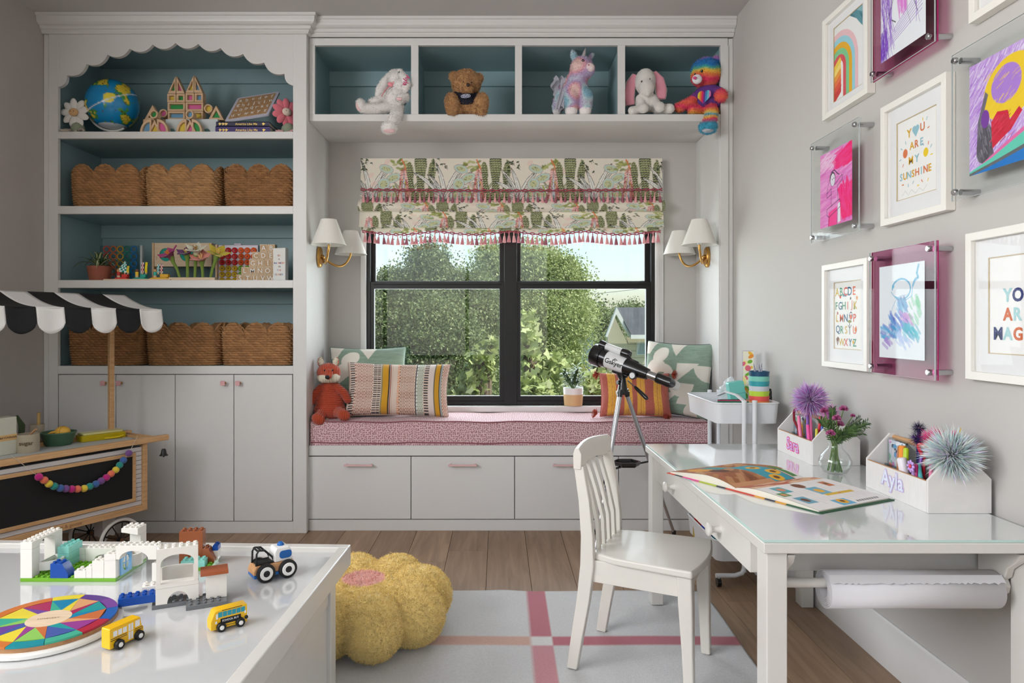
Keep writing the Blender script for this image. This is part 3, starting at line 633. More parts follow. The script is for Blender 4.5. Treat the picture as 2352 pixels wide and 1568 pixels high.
for k in range(7): c.line([(1, 25.6-k*.4), (21, 20-k*1.1)], .16, pu[k % 3])
c.line([(8, 9), (4, 16)], .25, bl); c.line([(6, 17), (8, 18.4)], .3, bl); c.line([(14, 14), (16.4, 14.6), (19, 20)], .15, bl); c.line([(13.6, 12), (14, 18), (15.6, 22)], .12, (120, 120, 120))
acrylic('magenta acrylic holder with a purple crayon drawing, cut by the top edge', 2.167, 1.851, 1.856, 2.232, (2.12, 1.897, 1.897, 2.178), c, True)
W, H = 24, 27.4; c = Cv(W, H, 8, (206, 170, 226))
c.scrib(0, 0, W, H, 700, .3, [(176, 124, 214), (196, 150, 226), (226, 204, 238), (164, 110, 206), (236, 224, 244)], -.8, 3, .75, r5)
c.ell(13.5, 9.4, 8.6, 7.2, (246, 206, 44), -.3); c.ell(12.4, 8.2, 4.8, 4.4, (178, 130, 214), -.3); c.scrib(6, 4, 21, 15, 60, .25, [(250, 214, 60), (240, 196, 30)], -.6, 2.5, .5, r5)
c.poly([(3, 15), (5.6, 8), (6.6, 9), (4.6, 14.4), (7, 18), (8.6, 24), (5.4, 26), (2.6, 23)], (112, 106, 116)); c.ell(5.4, 20.6, 2.7, 4.6, (92, 86, 96), .2); c.scrib(2.6, 15, 8, 25, 60, .25, [(70, 66, 74), (140, 134, 144)], 1.2, 2, .7, r5); c.ell(5.6, 14.6, 1.4, 2.2, (124, 60, 160))
c.poly([(7.6, 16), (9.6, 14), (13, 14.6), (13.6, 17), (16.4, 14.8), (17.4, 16), (14, 19.4), (10.6, 21), (8, 22.4)], (214, 34, 62)); c.scrib(8, 15, 14, 21, 40, .25, [(190, 24, 50), (230, 60, 84)], -.6, 2, .6, r5)
c.poly([(0, 27), (5, 25), (14, 21.2), (24, 17.4), (24, 19.6), (12, 23.6), (0, 28)], (232, 110, 170)); c.poly([(0, 26.4), (8, 24.4), (24, 18.6), (24, 24), (10, 26), (0, 27.4)], (100, 206, 180)); c.poly([(0, 26.8), (10, 25.2), (24, 22.6), (24, 24.4), (10, 26.4), (0, 27.4)], (104, 104, 104)); c.poly([(0, 27.4), (10, 26), (24, 23.6), (24, 27.4)], (30, 120, 200))
acrylic('clear acrylic holder with a purple and yellow crayon drawing', 1.78, 1.43, 1.409, 1.788, (1.721, 1.481, 1.461, 1.735), c, False)
# ================================================================== patterned roman blind
BY = YB-.055
WV = 1.754; bx0 = -.802
LIN = (236, 228, 212)
def shade_print(W, H, res, ph=0):
    """botanical print, drawn in cm"""
    c = Cv(W, H, res, LIN, 2); r = random.Random(11+ph); ol, bk_ = (116, 128, 78), (46, 48, 44)
    c.scrib(0, 0, W, H, 120, 1.6, [(240, 222, 208), (232, 228, 208), (240, 232, 216)], 1.4, 7, .35, r)
    rep = 43.5; x0 = -12+ph
    while x0 < W+30:
        # banded plant
        for k, (dx, h, wm, ln_) in enumerate(((-1.6, 27, 2.5, -.06), (8.6, 29, 2.4, .07), (3.5, 42, 3.6, .0))):
            nb = int(h/1.5); prf_ = [(.78+.22*math.sin(t_*9+k))*wm*math.sqrt(max(.02, 1-t_**5)) for t_ in [(j+.5)/nb for j in range(nb)]]
            yb_ = 28.6+(0 if ph == 0 else 3); lf = [(x0+dx+ln_*(yb_-y_)-w_, y_) for w_, y_ in zip(prf_, [yb_-j*1.5 for j in range(nb)])]; rt_ = [(x0+dx+ln_*(yb_-y_)+w_, y_) for w_, y_ in zip(prf_, [yb_-j*1.5 for j in range(nb)])]
            c.poly(lf+rt_[::-1], (206, 206, 170))
            for j in range(nb):
                y = yb_-j*1.5; w_ = prf_[j]; qs = np.linspace(-w_, w_, 16); xo = x0+dx+ln_*(yb_-y)
                c.line([(xo+q, y-.35+.24*math.sin(q*4.2+k+j)+.10*q*q/max(w_, .6)) for q in qs], .55, (150, 158, 104), .85); c.line([(xo+q, y+.3+.24*math.sin(q*4.2+k+j)+.10*q*q/max(w_, .6)) for q in qs], .5, bk_)
        # white strap leaves with dark outline
        def leaf_(f, wd_, n_=16, cin=(240, 238, 230), rib=bk_):
            for o_w, cl_ in ((.55, bk_), (0, cin)):
                pt = [f(i/n_) for i in range(n_+1)]
                for i in range(n_): c.line([pt[i], pt[i+1]], wd_*(.3+.7*math.sin(PI*min(1, .18+.82*(i+.5)/n_))**.8)*(1-((i+.5)/n_)**6)+o_w, cl_)
            c.curve(f, n_, .22, rib, .8)
        for k in range(9):
            a = -2.15+k*.27; L = 19+8*r.random(); leaf_(lambda t, a=a, L=L: (x0+17.5+L*t*math.cos(a)+4*t*t*(1 if a > -1.5 else -1), 28+L*t*math.sin(a)+2.2*t**3*abs(a+1.57)*3), 2.3, rib=(150, 124, 84) if k % 2 else bk_)
        for k in range(4):
            leaf_(lambda t, k=k: (x0+17+13*t, 28-(2+3*k)*math.sin(t*2)-4*t*t*k), 1.3); leaf_(lambda t, k=k: (x0+17-8*t, 28-(2+2.4*k)*math.sin(t*2)-3*t*t*k), .9)
        for k in range(5): leaf_(lambda t, k=k: (x0+38.5+(k-2)*2.6*t+1.5*(k-2)*t*t, 29-(15+3*(k % 2))*t), 1.1, cin=(214, 214, 176), rib=(96, 110, 66))
        for k in range(14):
            xx, yy = x0+12+r.uniform(-2, 7), r.uniform(0, 9); c.ell(xx, yy, .9, .4, (58, 76, 52), r.uniform(-1, 1)); c.line([(xx, yy), (xx+1, yy+1.2)], .18, (96, 84, 56))
        for k in range(5): c.ell(x0+r.uniform(18, 44), r.uniform(2, 26), 2.2, 1.4, (238, 206, 196), r.uniform(-1, 1), .6)
        # pale blue-green lobed leaves with dots
        for (dx, dy, rx, ry, ro) in ((27, 7, 4.2, 2.6, .4), (31, 13, 4.6, 2.8, -.5), (25.5, 17, 3.4, 4, .2), (29.6, 24, 4.6, 2.4, .2), (23.5, 24, 2.4, 3.6, .6)):
            c.ell(x0+dx, dy, rx+.18, ry+.18, (176, 120, 96), ro); c.ell(x0+dx, dy, rx, ry, (196, 214, 204), ro); c.ell(x0+dx, dy, rx*.66, ry*.6, (202, 206, 160), ro)
            for _ in range(12):
                c.ell(x0+dx+r.uniform(-.6, .6)*rx, dy+r.uniform(-.5, .5)*ry, .2, .2, (70, 80, 56))
        # olive crown, orange stem, pink spire
        for _ in range(16): c.ell(x0+34+r.uniform(-5, 5), 4+r.uniform(-3, 4), 1.6, .8, r.choice([(150, 160, 84), (128, 136, 70), (186, 190, 120)]), r.uniform(-1, 1), .85)
        c.curve(lambda t: (x0+36+4*math.sin(t*3), 1+28*t), 12, .8, (226, 130, 84)); c.curve(lambda t: (x0+36.4+4*math.sin(t*3), 14+15*t), 8, .7, (196, 190, 60)); c.curve(lambda t: (x0+31+3*t, 18+10*t), 6, .7, (160, 176, 70)); c.curve(lambda t: (x0+35-1.5*t, 16+12*t), 6, .6, (96, 120, 60))
        c.poly([(x0-7.6, 28), (x0-6.4, 6), (x0-5.2, 28)], (206, 216, 220)); c.line([(x0-7.6, 28), (x0-6.4, 6), (x0-5.2, 28)], .25, (196, 108, 112))
        for j in range(13):
            for sg in (-1, 1): c.ell(x0-6.4+sg*(1+j*.16), 8+j*1.55, .95, .5, r.choice([(222, 130, 132), (232, 160, 158), (196, 92, 104)]), sg*.6, .9)
        for j in range(16): c.ell(x0-6.4+r.uniform(-.6, .6), 10+r.random()*17, .16, .26, bk_)
        x0 += rep
    return c
CLOTH = mat('printed_linen', rough=.9, attr=True, bump=.25, bs=900, sheen=.2)
bd = thing('roman_blind', 'botanical print roman blind with two rows of pink tassels', 'blind', (bx0, BY, 1.088))
def bz(py): return (VY-py)/FPX*BY
def cloth(name, cv, W, H, fn, nu, nv):
    mb = MB(); mb.grid(fn, nu, nv, flip=True); u, v = np.meshgrid(np.linspace(0, 1, nu+1), np.linspace(0, 1, nv+1)); a = cv.sample(u.ravel()*.9999, v.ravel()*.9999)
    return mk(name, mb, CLOTH, bd, ang=60, pcol=a)
s1 = shade_print(175.4, 31, 4)
zt, z1, z2, z3, z4 = bz(364), bz(472), bz(487), bz(523), bz(533)
cloth('top_fall', s1, 175, 31, lambda u, v: (u*WV, -.004-.018*v*v+.002*math.sin(u*9)*v, zt+(z1-zt)*v), 640, 105)
cloth('fold', shade_print(178, 12, 4, 14), 178, 12, lambda u, v: (-.008+u*(WV+.016), -.02-.026*math.sin(v*PI*.9)-.004, bz(462)+(z2+.001-.004*math.sin(u*PI)-bz(462))*v), 520, 26)
cloth('lower_fall', shade_print(176, 17, 4, 24), 176, 17, lambda u, v: (-.004+u*(WV+.008), -.010-.02*v, bz(484)+(z3-.012*math.sin(u*PI)*v*.5-bz(484))*v), 560, 50)
hem = lambda u: bz(528)-.018*abs(math.sin(u*PI*4.02))**1.4-.004
cloth('bottom_hem', shade_print(176, 8, 4, 6), 176, 8, lambda u, v: (.004+u*(WV-.012), .004-.012*v, bz(516)+(hem(u)-bz(516))*v), 420, 14)
mk('head_rail', MB().box(0, WV, .004, .04, zt-.03, zt-.002), mat('rail_white', (225, 224, 220), .5), bd)
MAUVE = mat('braid_rose', (170, 84, 96), .8, bump=.5, bs=300)
TM = [mat('tassel_pink', (236, 172, 172), .75), mat('tassel_plum', (164, 98, 112), .75), mat('tassel_rose', (212, 138, 146), .75)]
def tas(m):
    b = MB().lathe([(.0001, .0), (.0028, -.002), (.003, -.012), (.002, -.014), (.0055, -.02), (.0108, -.05), (.0112, -.056), (.0001, -.056)], 8)
    for i in range(3): b.tube([(-.006+.006*i, 0, .008), (0, 0, -.002)], .0011, 4)
    return mesh_of('tassel', b, m, ang=50)
TME = [tas(m) for m in TM]
br = MB(); n = 260
for k in range(2): br.tube([(.004+i/n*(WV-.008), -.026-.002*math.sin(i*.9+k*PI), bz(436)-.006*math.sin(i/n*PI)-.004*k*1.6+.0032*math.sin(i*.9+k*PI)) for i in range(n+1)], .0036, 5)
mk('braid', br, MAUVE, bd)
for i in range(64):
    u = (i+.5)/64; x = .008+u*(WV-.016); z = bz(446)-.006*math.sin(u*PI)
    put('tassel', TME[i % 2], bd, (x, -.031, z), rot=(r5.uniform(-.05, .05), r5.uniform(-.1, .1), 0))
br = MB()
for k in range(2): br.tube([(.01+i/n*(WV-.02), -.010-.002*math.sin(i*.9+k*PI), hem(i/n)-.004-.005*k+.003*math.sin(i*.9+k*PI)) for i in range(n+1)], .0034, 5)
mk('braid', br, MAUVE, bd)
for i in range(64):
    u = (i+.5)/64; x = .014+u*(WV-.028)
    put('tassel', TME[(0, 2, 0, 2, 1)[i % 5]], bd, (x, -.012, hem(u)-.012), rot=(r5.uniform(-.05, .05), r5.uniform(-.12, .12), 0))
# ================================================================== wall sconces
SHADE = mat('linen_shade', (240, 236, 228), .85, bump=.1, bs=600)
def sconce(label, wallx, sg, y0):
    z0 = 1.462; t = thing('wall_sconce', label, 'lamp', (wallx, y0, z0), 0, 'twin arm sconces beside the window')
    mk('backplate', MB().add([(q[0], q[1], q[2]) for q in [(sg*a, r_*.8*math.cos(2*PI*k/28), r_*1.25*math.sin(2*PI*k/28)) for a, r_ in ((0, .046), (.012, .046), (.018, .04)) for k in range(28)]],
       [(i*28+k, i*28+(k+1) % 28, (i+1)*28+(k+1) % 28, (i+1)*28+k) for i in range(2) for k in range(28)]+[tuple(range(56, 84))]), BRASS, t, ang=30)
    mk('hub', MB().ell((sg*.022, 0, 0), .013, 14, 8), BRASS, t)
    for dy, dx, zt_ in ((-.165, .098, .02), (.135, .15 if sg > 0 else .125, .0)):
        end = Vector((sg*dx, dy, zt_+.03)); p = []
        for i in range(13):
            q = i/12; x = sg*(.022+(dx-.022)*q); y = dy*min(1, q*1.08)**.9; z = -.045*math.sin(q*PI*.85)+.05*q**6*1; p.append((x, y, z))
        p.append((sg*dx, dy, .07)); a = mk('arm', MB().tube(p, .0062, 10), BRASS, t)
        sh = MB().lathe([(.09, zt_+.028), (.0405, zt_+.163)], 40, (sg*dx, dy, 0)).lathe([(.0395, zt_+.163), (.089, zt_+.0285)], 40, (sg*dx, dy, 0))
        sh.f = [f for f in sh.f if len(f) < 20]
        s2 = mk('lamp_shade', sh, SHADE, t, ang=60)
        mk('shade_trim', MB().tube([(sg*dx+.0902*math.cos(2*PI*k/40), dy+.0902*math.sin(2*PI*k/40), zt_+.03) for k in range(40)], .0016, 6, closed=True), SHADE, s2)
        mk('bulb', MB().lathe([(.011, .05), (.011, .075), (.02, .095), (.016, .118), (.0, .125)], 14, (sg*dx, dy, 0)), mat('bulb_glass', (245, 244, 240), .3), a)
sconce('brass twin-arm sconce with white shades, left of the window', NL+.0005, 1, 3.79)
sconce('brass twin-arm sconce with white shades, right of the window', NR-.0005, -1, 3.79)
# ================================================================== play table, desk, chair, rug, pouf
TW = mat('table_white', (220, 216, 209), .3, coat=.3)
TZ, TCX, TCY, TROT = .43, -.432, 2.0, math.radians(-2.2)
tb = thing('play_table', 'low white play table with raised rim and glossy top', 'table', (TCX, TCY, 0), TROT)
TWD, TDP = 1.25, 1.2
GTOP = mat('table_gloss', (206, 206, 205), .06, coat=.8, spec=.5)
mk('table_top', MB().box(-TWD+.02, -.02, -TDP+.02, -.02, TZ-.022, TZ), GTOP, tb)
for a in ((-TWD, 0, -.03, 0), (-TWD, 0, -TDP, -TDP+.03), (-.03, 0, -TDP+.0302, -.0302), (-TWD, -TWD+.03, -TDP+.0302, -.0302)):
    mk('rim', MB().box(*a, TZ-.045, TZ+.015), TW, tb, bevel=.004)
for x in (-.085, -TWD+.035):
    for y in (-.085, -TDP+.035): mk('leg', MB().box(x, x+.05, y, y+.05, .0105, TZ-.045), TW, tb, bevel=.003)
mk('apron', MB().box(-.06, -.042, -TDP+.085, -.085, TZ-.13, TZ-.045), TW, tb, bevel=.002); mk('apron', MB().box(-TWD+.085, -.085, -.06, -.042, TZ-.13, TZ-.045), TW, tb, bevel=.002)
mk('lower_panel', MB().box(-.058, -.046, -TDP+.085, -.085, .02, TZ-.132), TW, tb, bevel=.002); mk('lower_shelf', MB().box(-TWD+.06, -.06, -TDP+.06, -.06, .06, .08), TW, tb, bevel=.002)
# desk
DZ = .612; DX0, DX1, DY0, DY1 = .578, XR-.02, 1.487, 2.69
dk = thing('craft_desk', 'white craft desk with glass top, drawers and paper roll rail', 'desk', (DX0, DY0, 0))
DW, DD = DX1-DX0, DY1-DY0
mk('desk_top', MB().box(0, DW, 0, DD, DZ-.024, DZ), TW, dk, bevel=.003)
mk('glass_sheet', MB().box(.003, DW-.003, .003, DD-.003, DZ+.0004, DZ+.006), mat('desk_glass', (230, 233, 231), .03, coat=1, spec=.5), dk, smooth=False)
mk('glass_edge', MB().ring([(.0015, .0015), (DW-.0015, .0015), (DW-.0015, DD-.0015), (.0015, DD-.0015)], [(.003, .003), (DW-.003, .003), (DW-.003, DD-.003), (.003, DD-.003)], DZ+.0004, DZ+.0059), mat('glass_green_edge', (196, 222, 214), .1), dk, smooth=False)
for x in (.01, DW-.055):
    for y in (.01, DD-.068): mk('leg', MB().box(x, x+.046, y, y+.058, 0 if x > .1 else .0105, DZ-.024), TW, dk, bevel=.003)
mk('apron', MB().box(.03, .045, .068, DD-.068, DZ-.108, DZ-.024), TW, dk, bevel=.002); mk('apron', MB().box(.056, DW-.056, DD-.04, DD-.025, DZ-.118, DZ-.024), TW, dk, bevel=.002)
mk('apron', MB().box(DW-.04, DW-.025, .068, DD-.068, DZ-.118, DZ-.024), TW, dk, bevel=.002); mk('apron', MB().box(.056, DW-.056, .16, .175, DZ-.118, DZ-.024), TW, dk, bevel=.002)
for y0, y1 in ((.115, .538), (.542, 1.06)):
    d = mk('drawer', MB().box(.012, .03, y0, y1, DZ-.106, DZ-.027), TW, dk, bevel=.0015); yc = (y0+y1)/2
    mk('knob', MB().lathe([(.011, .012), (.0085, .004), (.0075, -.008), (.012, -.013), (.0175, -.017), (.0175, -.022), (.013, -.026), (0, -.0275)], 20, (0, yc, DZ-.068), 'x'), TW, d)
PAPER = mat('roll_paper', (222, 220, 222), .85)
br_ = [(.175-.0, -.03), (.175, -.135), (.15, -.15), (.12, -.15), (.095, -.135), (.09, -.118), (.098, -.105), (.086, -.095), (.08, -.075), (.05, -.05), (.04, -.03)]
for x in (.057, DW-.075): mk('roll_bracket', MB().prism([(y-.03, DZ+z) for y, z in br_], x, x+.018, 'yz'), TW, dk, bevel=.003)
mk('rail', MB().cyl((.06, .085, DZ-.118), (DW-.06, .085, DZ-.118), .011, n=16), TW, dk)
rr = thing('paper_roll', 'roll of white drawing paper hanging under the near end of the desk', 'paper roll', (DX0+.17, DY0+.085, DZ-.131))
sp = []; n = 150
for i in range(n):
    a = i/n*2*PI*6; r_ = .02+.0245*i/n; sp.append((r_*math.cos(a), r_*math.sin(a)))
b = MB(); L_ = DW-.25; vs = [(0, u, v) for u, v in sp]+[(L_, u, v) for u, v in sp]; b.add(vs, [(i, i+1, n+i+1, n+i) for i in range(n-1)])
o = mk('paper', b, PAPER, rr, ang=60); so = o.modifiers.new('thickness', 'SOLIDIFY'); so.thickness = .0022
b = MB(); e = random.Random(2); k = 60; zz = [.0455*math.cos(.5)+e.uniform(-.001, .001)*2 for i in range(k)]; aa = [1.0+e.uniform(-.05, .05) for i in range(k)]
b.add([(L_*i/(k-1)+.001, -.0462*math.sin(.55), .0462*math.cos(.55)) for i in range(k)]+[(L_*i/(k-1)+.001, -.0468*math.sin(aa[i]), .0468*math.cos(aa[i])) for i in range(k)], [(i, i+1, k+i+1, k+i) for i in range(k-1)])
mk('torn_edge', b, PAPER, rr)
# child's chair
CW = mat('chair_white', (228, 223, 213), .35, coat=.15, var=.015, vs=8)
ca = math.atan2(-.447, .894)
ch = thing('child_chair', "white wooden child's chair with slatted back, pulled up to the desk", 'chair', ((.252+.38+.68+.552)/4, (2.138+2.40+2.25+1.988)/4, .0100), ca)
def bar(path, wx_, wy): # rectangular bar swept along path (in the xz plane of the chair), list of (x, z, depth)
    b = MB(); vs = []
    for x, y, z, hx, hy in path: vs += [(x-hx, y-hy, z), (x+hx, y-hy, z), (x+hx, y+hy, z), (x-hx, y+hy, z)]
    fs = [(3, 2, 1, 0)]
    for i in range(len(path)-1):
        for k in range(4): fs.append((i*4+k, i*4+(k+1) % 4, (i+1)*4+(k+1) % 4, (i+1)*4+k))
    j = len(path)*4; fs.append((j-4, j-3, j-2, j-1)); return b.add(vs, fs)
SH = .365
for sg in (-1, 1):
    y = sg*.146
    p = [(-.187, y, 0, .017, .013), (-.171, y, .10, .019, .013), (-.150, y, .22, .021, .013), (-.137, y, .33, .022, .013), (-.137, y, .42, .02, .013), (-.147, y*.99, .53, .018, .013), (-.166, y*.97, .636, .016, .012)]
    mk('back_leg', bar(p, 0, 0), CW, ch, bevel=.004)
    y = sg*.138; mk('front_leg', bar([(.172, y, 0, .015, .015), (.168, y, .12, .017, .017), (.163, y, .25, .021, .02), (.160, y, SH-.02, .022, .022)], 0, 0), CW, ch, bevel=.006)
    mk('apron', MB().box(-.15, .15, sg*.138-.009, sg*.138+.009, SH-.085, SH-.018), CW, ch, bevel=.002)
mk('apron', MB().box(.145, .163, -.13, .13, SH-.085, SH-.018), CW, ch, bevel=.002); mk('apron', MB().box(-.146, -.128, -.135, .135, SH-.085, SH-.018), CW, ch, bevel=.002)
oc = []
for i in range(17):
    t = i/16; y = -.172+.344*t; oc.append((.185+.022*math.cos((t-.5)*PI), y))
seat = [(-.128, -.132)]+[(-.05, -.158)]+oc+[(-.05, .158), (-.128, .132)]
mk('seat', MB().prism(seat, SH-.02, SH+.003), CW, ch, bevel=.007, seg=3)
b = MB(); vs = []; m_ = 14; pr = [(-.013, -.03), (.013, -.03), (.014, .02), (.006, .036), (-.007, .036), (-.014, .02)]
for i in range(m_+1):
    t = i/m_; y = -.158+.316*t; xo = -.168-.018*math.sin(t*PI); zo = .655+.008*math.sin(t*PI)
    vs += [(xo+a, y, zo+c) for a, c in pr]
fs = [(i*6+k, (i+1)*6+k, (i+1)*6+(k+1) % 6, i*6+(k+1) % 6) for i in range(m_) for k in range(6)]+[tuple(range(6)), tuple(range(m_*6, m_*6+6))[::-1]]
mk('top_rail', MB().add(vs, fs), CW, ch, bevel=.004)
for i in range(4):
    y = -.0825+.055*i; o_ = .012*math.sin((y/.316+.5)*PI)
    mk('back_slat', bar([(-.122, y, SH-.005, .006, .0095), (-.126, y, .45, .006, .010), (-.142-o_*.6, y, .54, .006, .010), (-.168-o_, y, .635, .006, .010)], 0, 0), CW, ch, bevel=.002)
# rug
RX0, RX1, RY0, RY1 = -1.5, .825, .35, 2.77
rug = MB(); nu, nv = 170, 170; rc = []
GRY = (214, 213, 213); c = Cv(RX1-RX0, RY1-RY0, 130, GRY, 2)
sx0, sx1 = .112-RX0, .186-RX0; sy0, sy1 = RY1-2.366, RY1-2.296
c.rect(sx0, 0, sx1, sy0, (190, 104, 118)); c.rect(sx0, sy1, sx1, 3, (206, 138, 146)); c.rect(0, sy0, sx0, sy1, (210, 168, 152)); c.rect(sx1, sy0, 3, sy1, (188, 96, 110)); c.rect(sx0, sy0, sx1, sy1, (226, 224, 222))
sx2 = sx0-1.0; c.rect(sx2, 0, sx2+.075, 3, (206, 138, 146)); c.rect(0, sy0+1.0, 3, sy0+1.07, (210, 168, 152)); c.rect(sx2, sy0, sx2+.075, sy1, (226, 224, 222)); c.rect(sx0, sy0+1.0, sx1, sy0+1.07, (226, 224, 222)); 
def rugz(x, y): return .008+.004*math.exp(-((x-.02)**2/.004+(y-2.76)**2/.01))+.006*math.exp(-((x-.44)**2/.008+(y-2.62)**2/.004))+.0012*math.sin(x*9+y*4)
rw = lambda u: .006*math.sin(u*23)
mk_ = MB().grid(lambda u, v: (RX0+u*(RX1-RX0)-.016*v+(.004*math.sin(v*19) if u > .99 else 0), RY1-v*(RY1-RY0)+(rw(u) if v < .001 else 0), rugz(RX0+u*(RX1-RX0), RY1-v*(RY1-RY0))), 330, 330, flip=True)
u, v = np.meshgrid(np.linspace(0, 1, 331), np.linspace(0, 1, 331)); a = c.sample(u.ravel()*.9999, v.ravel()*.9999)
rg = mk('rug', mk_, mat('rug_pile', rough=.95, attr=True, bump=.6, bs=420, var=.10, vs=140, sheen=.3), ang=80, pcol=a)
so = rg.modifiers.new('thickness', 'SOLIDIFY'); so.thickness = .007; so.offset = -1
tag(rg, 'pale grey rug with pink and peach crossing stripes', 'rug')
# flower floor pouf
PC = (-.475, 2.405)
pf = thing('flower_pouf', 'fluffy yellow flower-shaped floor cushion with pink centre', 'cushion', (PC[0], PC[1], .010))
b = MB(); npt = 8
for k in range(npt):
    a = 2*PI*(k+.42)/npt; R = Matrix.Rotation(a, 3, 'Z')
    b.ell((.192*math.cos(a), .192*math.sin(a), .098), (.125, .104, .106), 22, 14, R)
b.ell((0, 0, .1), (.19, .19, .092), 24, 14)
cy, cp = np.array(lin((252, 222, 142))), np.array(lin((250, 190, 178)))
def colp(p):
    d = np.hypot(p[:, 0], p[:, 1]); m = ((d < .074) & (p[:, 2] > .1))[:, None]; n_ = vnoise(p, 60, 2)[:, None]; return np.where(m, cp, cy)*(.9+.2*n_)
FUZZ = mat('boucle', rough=.95, attr=True, sheen=.4)
skin('petals', b, FUZZ, pf, colp, .007, 5, fur=95000, fl=.008, fw=.0013, fjit=.9, disp=.005)
# ================================================================== things on the bookcase shelves
MAPLE = wood('maple', (226, 194, 158), (206, 170, 130), .5, 6, (2, 14, 14)); BIRCH = wood('birch', (232, 208, 178), (218, 190, 156), .55, 6, (2, 14, 14))
PINE = wood('pine', (214, 166, 118), (188, 136, 88), .5, 5, (1.5, 16, 16))
Z1, Z2, Z3, Z4 = cz(302)-.0002, cz(473)-.0002, cz(643)-.0002, cz(840)-.0002
FELT = lambda n, c: mat('felt_'+n, c, .95, bump=.4, bs=500, sheen=.3)
def plast(n, c, r=.3): return mat('plastic_'+n, c, r)
# ---- baskets with scalloped rims
WK = mat('water_hyacinth', rough=.7, attr=True, bump=.25, bs=700)
def basket_mesh(w, d, h, seed, tone):
    r_ = random.Random(seed); cr = .065; path = rrect(-w/2, w/2, -d/2, d/2, cr, 8); P2 = [Vector((x, y, 0)) for x, y in path]; n = len(P2); seg = [0]
    for i in range(n): seg.append(seg[-1]+(P2[(i+1) % n]-P2[i]).length)
    per = seg[-1]
    def at(s):
        s %= per; k = max(i for i in range(n) if seg[i] <= s+1e-9); t = (s-seg[k])/(seg[k+1]-seg[k]); p = P2[k].lerp(P2[(k+1) % n], t); d_ = (P2[(k+1) % n]-P2[k]).normalized(); return p, Vector((d_.y, -d_.x, 0))
    NU, rows, sub = 430, 14, 6; rh = h/rows; NV = rows*sub; st = per/round(per/.026)
    sc = per/round(per/.118); pos = []; col = []; tab = [at(i/NU*per) for i in range(NU)]
    f0 = next(i/NU*per for i in range(NU) if tab[i][0].y < -d/2+.001 and abs(tab[i][0].x+w/2-.03) < .01) if False else 0
    tones = {}
    for j in range(NV+1):
        for i in range(NU):
            s = i/NU*per; p, nn = tab[i]; q = ((s-cfg_s0) % sc)/sc; bump = max(0, math.sin(q*PI))**.62*.05
            zz = j/NV*(h+bump); r = zz/rh; k = int(r); fq = r-k; a = s/st+.5*(k % 2)+.55*fq; ki = int(a); fa = a-ki
            dp = .0135*(math.sin(PI*fq)**.75)*(.25+.75*math.sin(PI*fa)**.7); tp = 1-.05*(1-zz/h)**2
            pos.append((p.x*tp+nn.x*dp, p.y*tp+nn.y*dp, zz))
            key = (k, ki)
            if key not in tones: tones[key] = r_.uniform(.78, 1.18), r_.random()
            g, e = tones[key]; c0 = [x*g for x in lin(tone)]; c1 = lin((132, 96, 62)); col.append([c0[z_]*(1-.25*e*e)+c1[z_]*.25*e*e for z_ in range(3)])
    b = MB(); b.v = pos; b.f = [(j*NU+i, j*NU+(i+1) % NU, (j+1)*NU+(i+1) % NU, (j+1)*NU+i) for j in range(NV) for i in range(NU)]; b.c = [None]*len(b.f)
    # inner wall and floor
    o = len(b.v); M_ = 124
    for j in range(2):
        for i in range(M_):
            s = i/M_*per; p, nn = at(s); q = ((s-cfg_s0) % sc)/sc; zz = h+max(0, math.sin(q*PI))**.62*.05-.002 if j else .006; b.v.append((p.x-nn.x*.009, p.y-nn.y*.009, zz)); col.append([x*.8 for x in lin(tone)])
    b.f += [(o+(i+1) % M_, o+i, o+M_+i, o+M_+(i+1) % M_) for i in range(M_)]+[tuple(o+i for i in range(M_))]; b.c += [None]*(M_+1)
    weave = mesh_of('weave', b, WK, ang=80, pcol=np.array(col))
    rim = MB(); k = 330; pts = []
    for i in range(k):
        s = i/k*per; p, nn = at(s); q = ((s-cfg_s0) % sc)/sc; zz = h+max(0, math.sin(q*PI))**.62*.05; pts.append((p.x-nn.x*.003+nn.x*.0022*math.sin(i*1.1), p.y-nn.y*.003+nn.y*.0022*math.sin(i*1.1), zz+.0018*math.cos(i*1.1)))
    rim.tube(pts, .0062, 6, closed=True)
    return weave, mesh_of('rim', rim, mat('hyacinth_rim', (160, 118, 78), .7, var=.25, vs=90))
cfg_s0 = -.012
BV = [basket_mesh(.385, .33, .172, 1, (176, 130, 86)), basket_mesh(.385, .33, .172, 2, (188, 144, 98)), basket_mesh(.385, .33, .172, 3, (160, 116, 74))]
BL_ = [('scalloped woven basket beside the teal left side, on the upper basket shelf', 159, Z2, 0), ('lighter scalloped woven basket in the middle of the upper basket shelf', 331, Z2, 1), ('scalloped woven basket at the right end of the upper basket shelf', 512, Z2, 2),
       ('scalloped woven basket partly hidden behind the striped awning', 154, Z4, 2), ('scalloped woven basket in the middle of the lower basket shelf', 333, Z4, 0), ('scalloped woven basket at the right end of the lower basket shelf', 506, Z4, 0)]
for i, (lb, pxl, z, k) in enumerate(BL_):
    x = (pxl-VX)/FPX*3.6+.1925; t = thing('woven_basket', lb, 'basket', (x, 3.59+.165, z), 0, 'scalloped baskets on the bookcase')
    put('weave', BV[k][0], t)['kind'] = 'stuff'; put('rim', BV[k][1], t)
t = thing('basket_filling', 'grey toy crate edge showing above the middle lower basket', 'toy', (0, 0, 0)) if False else None
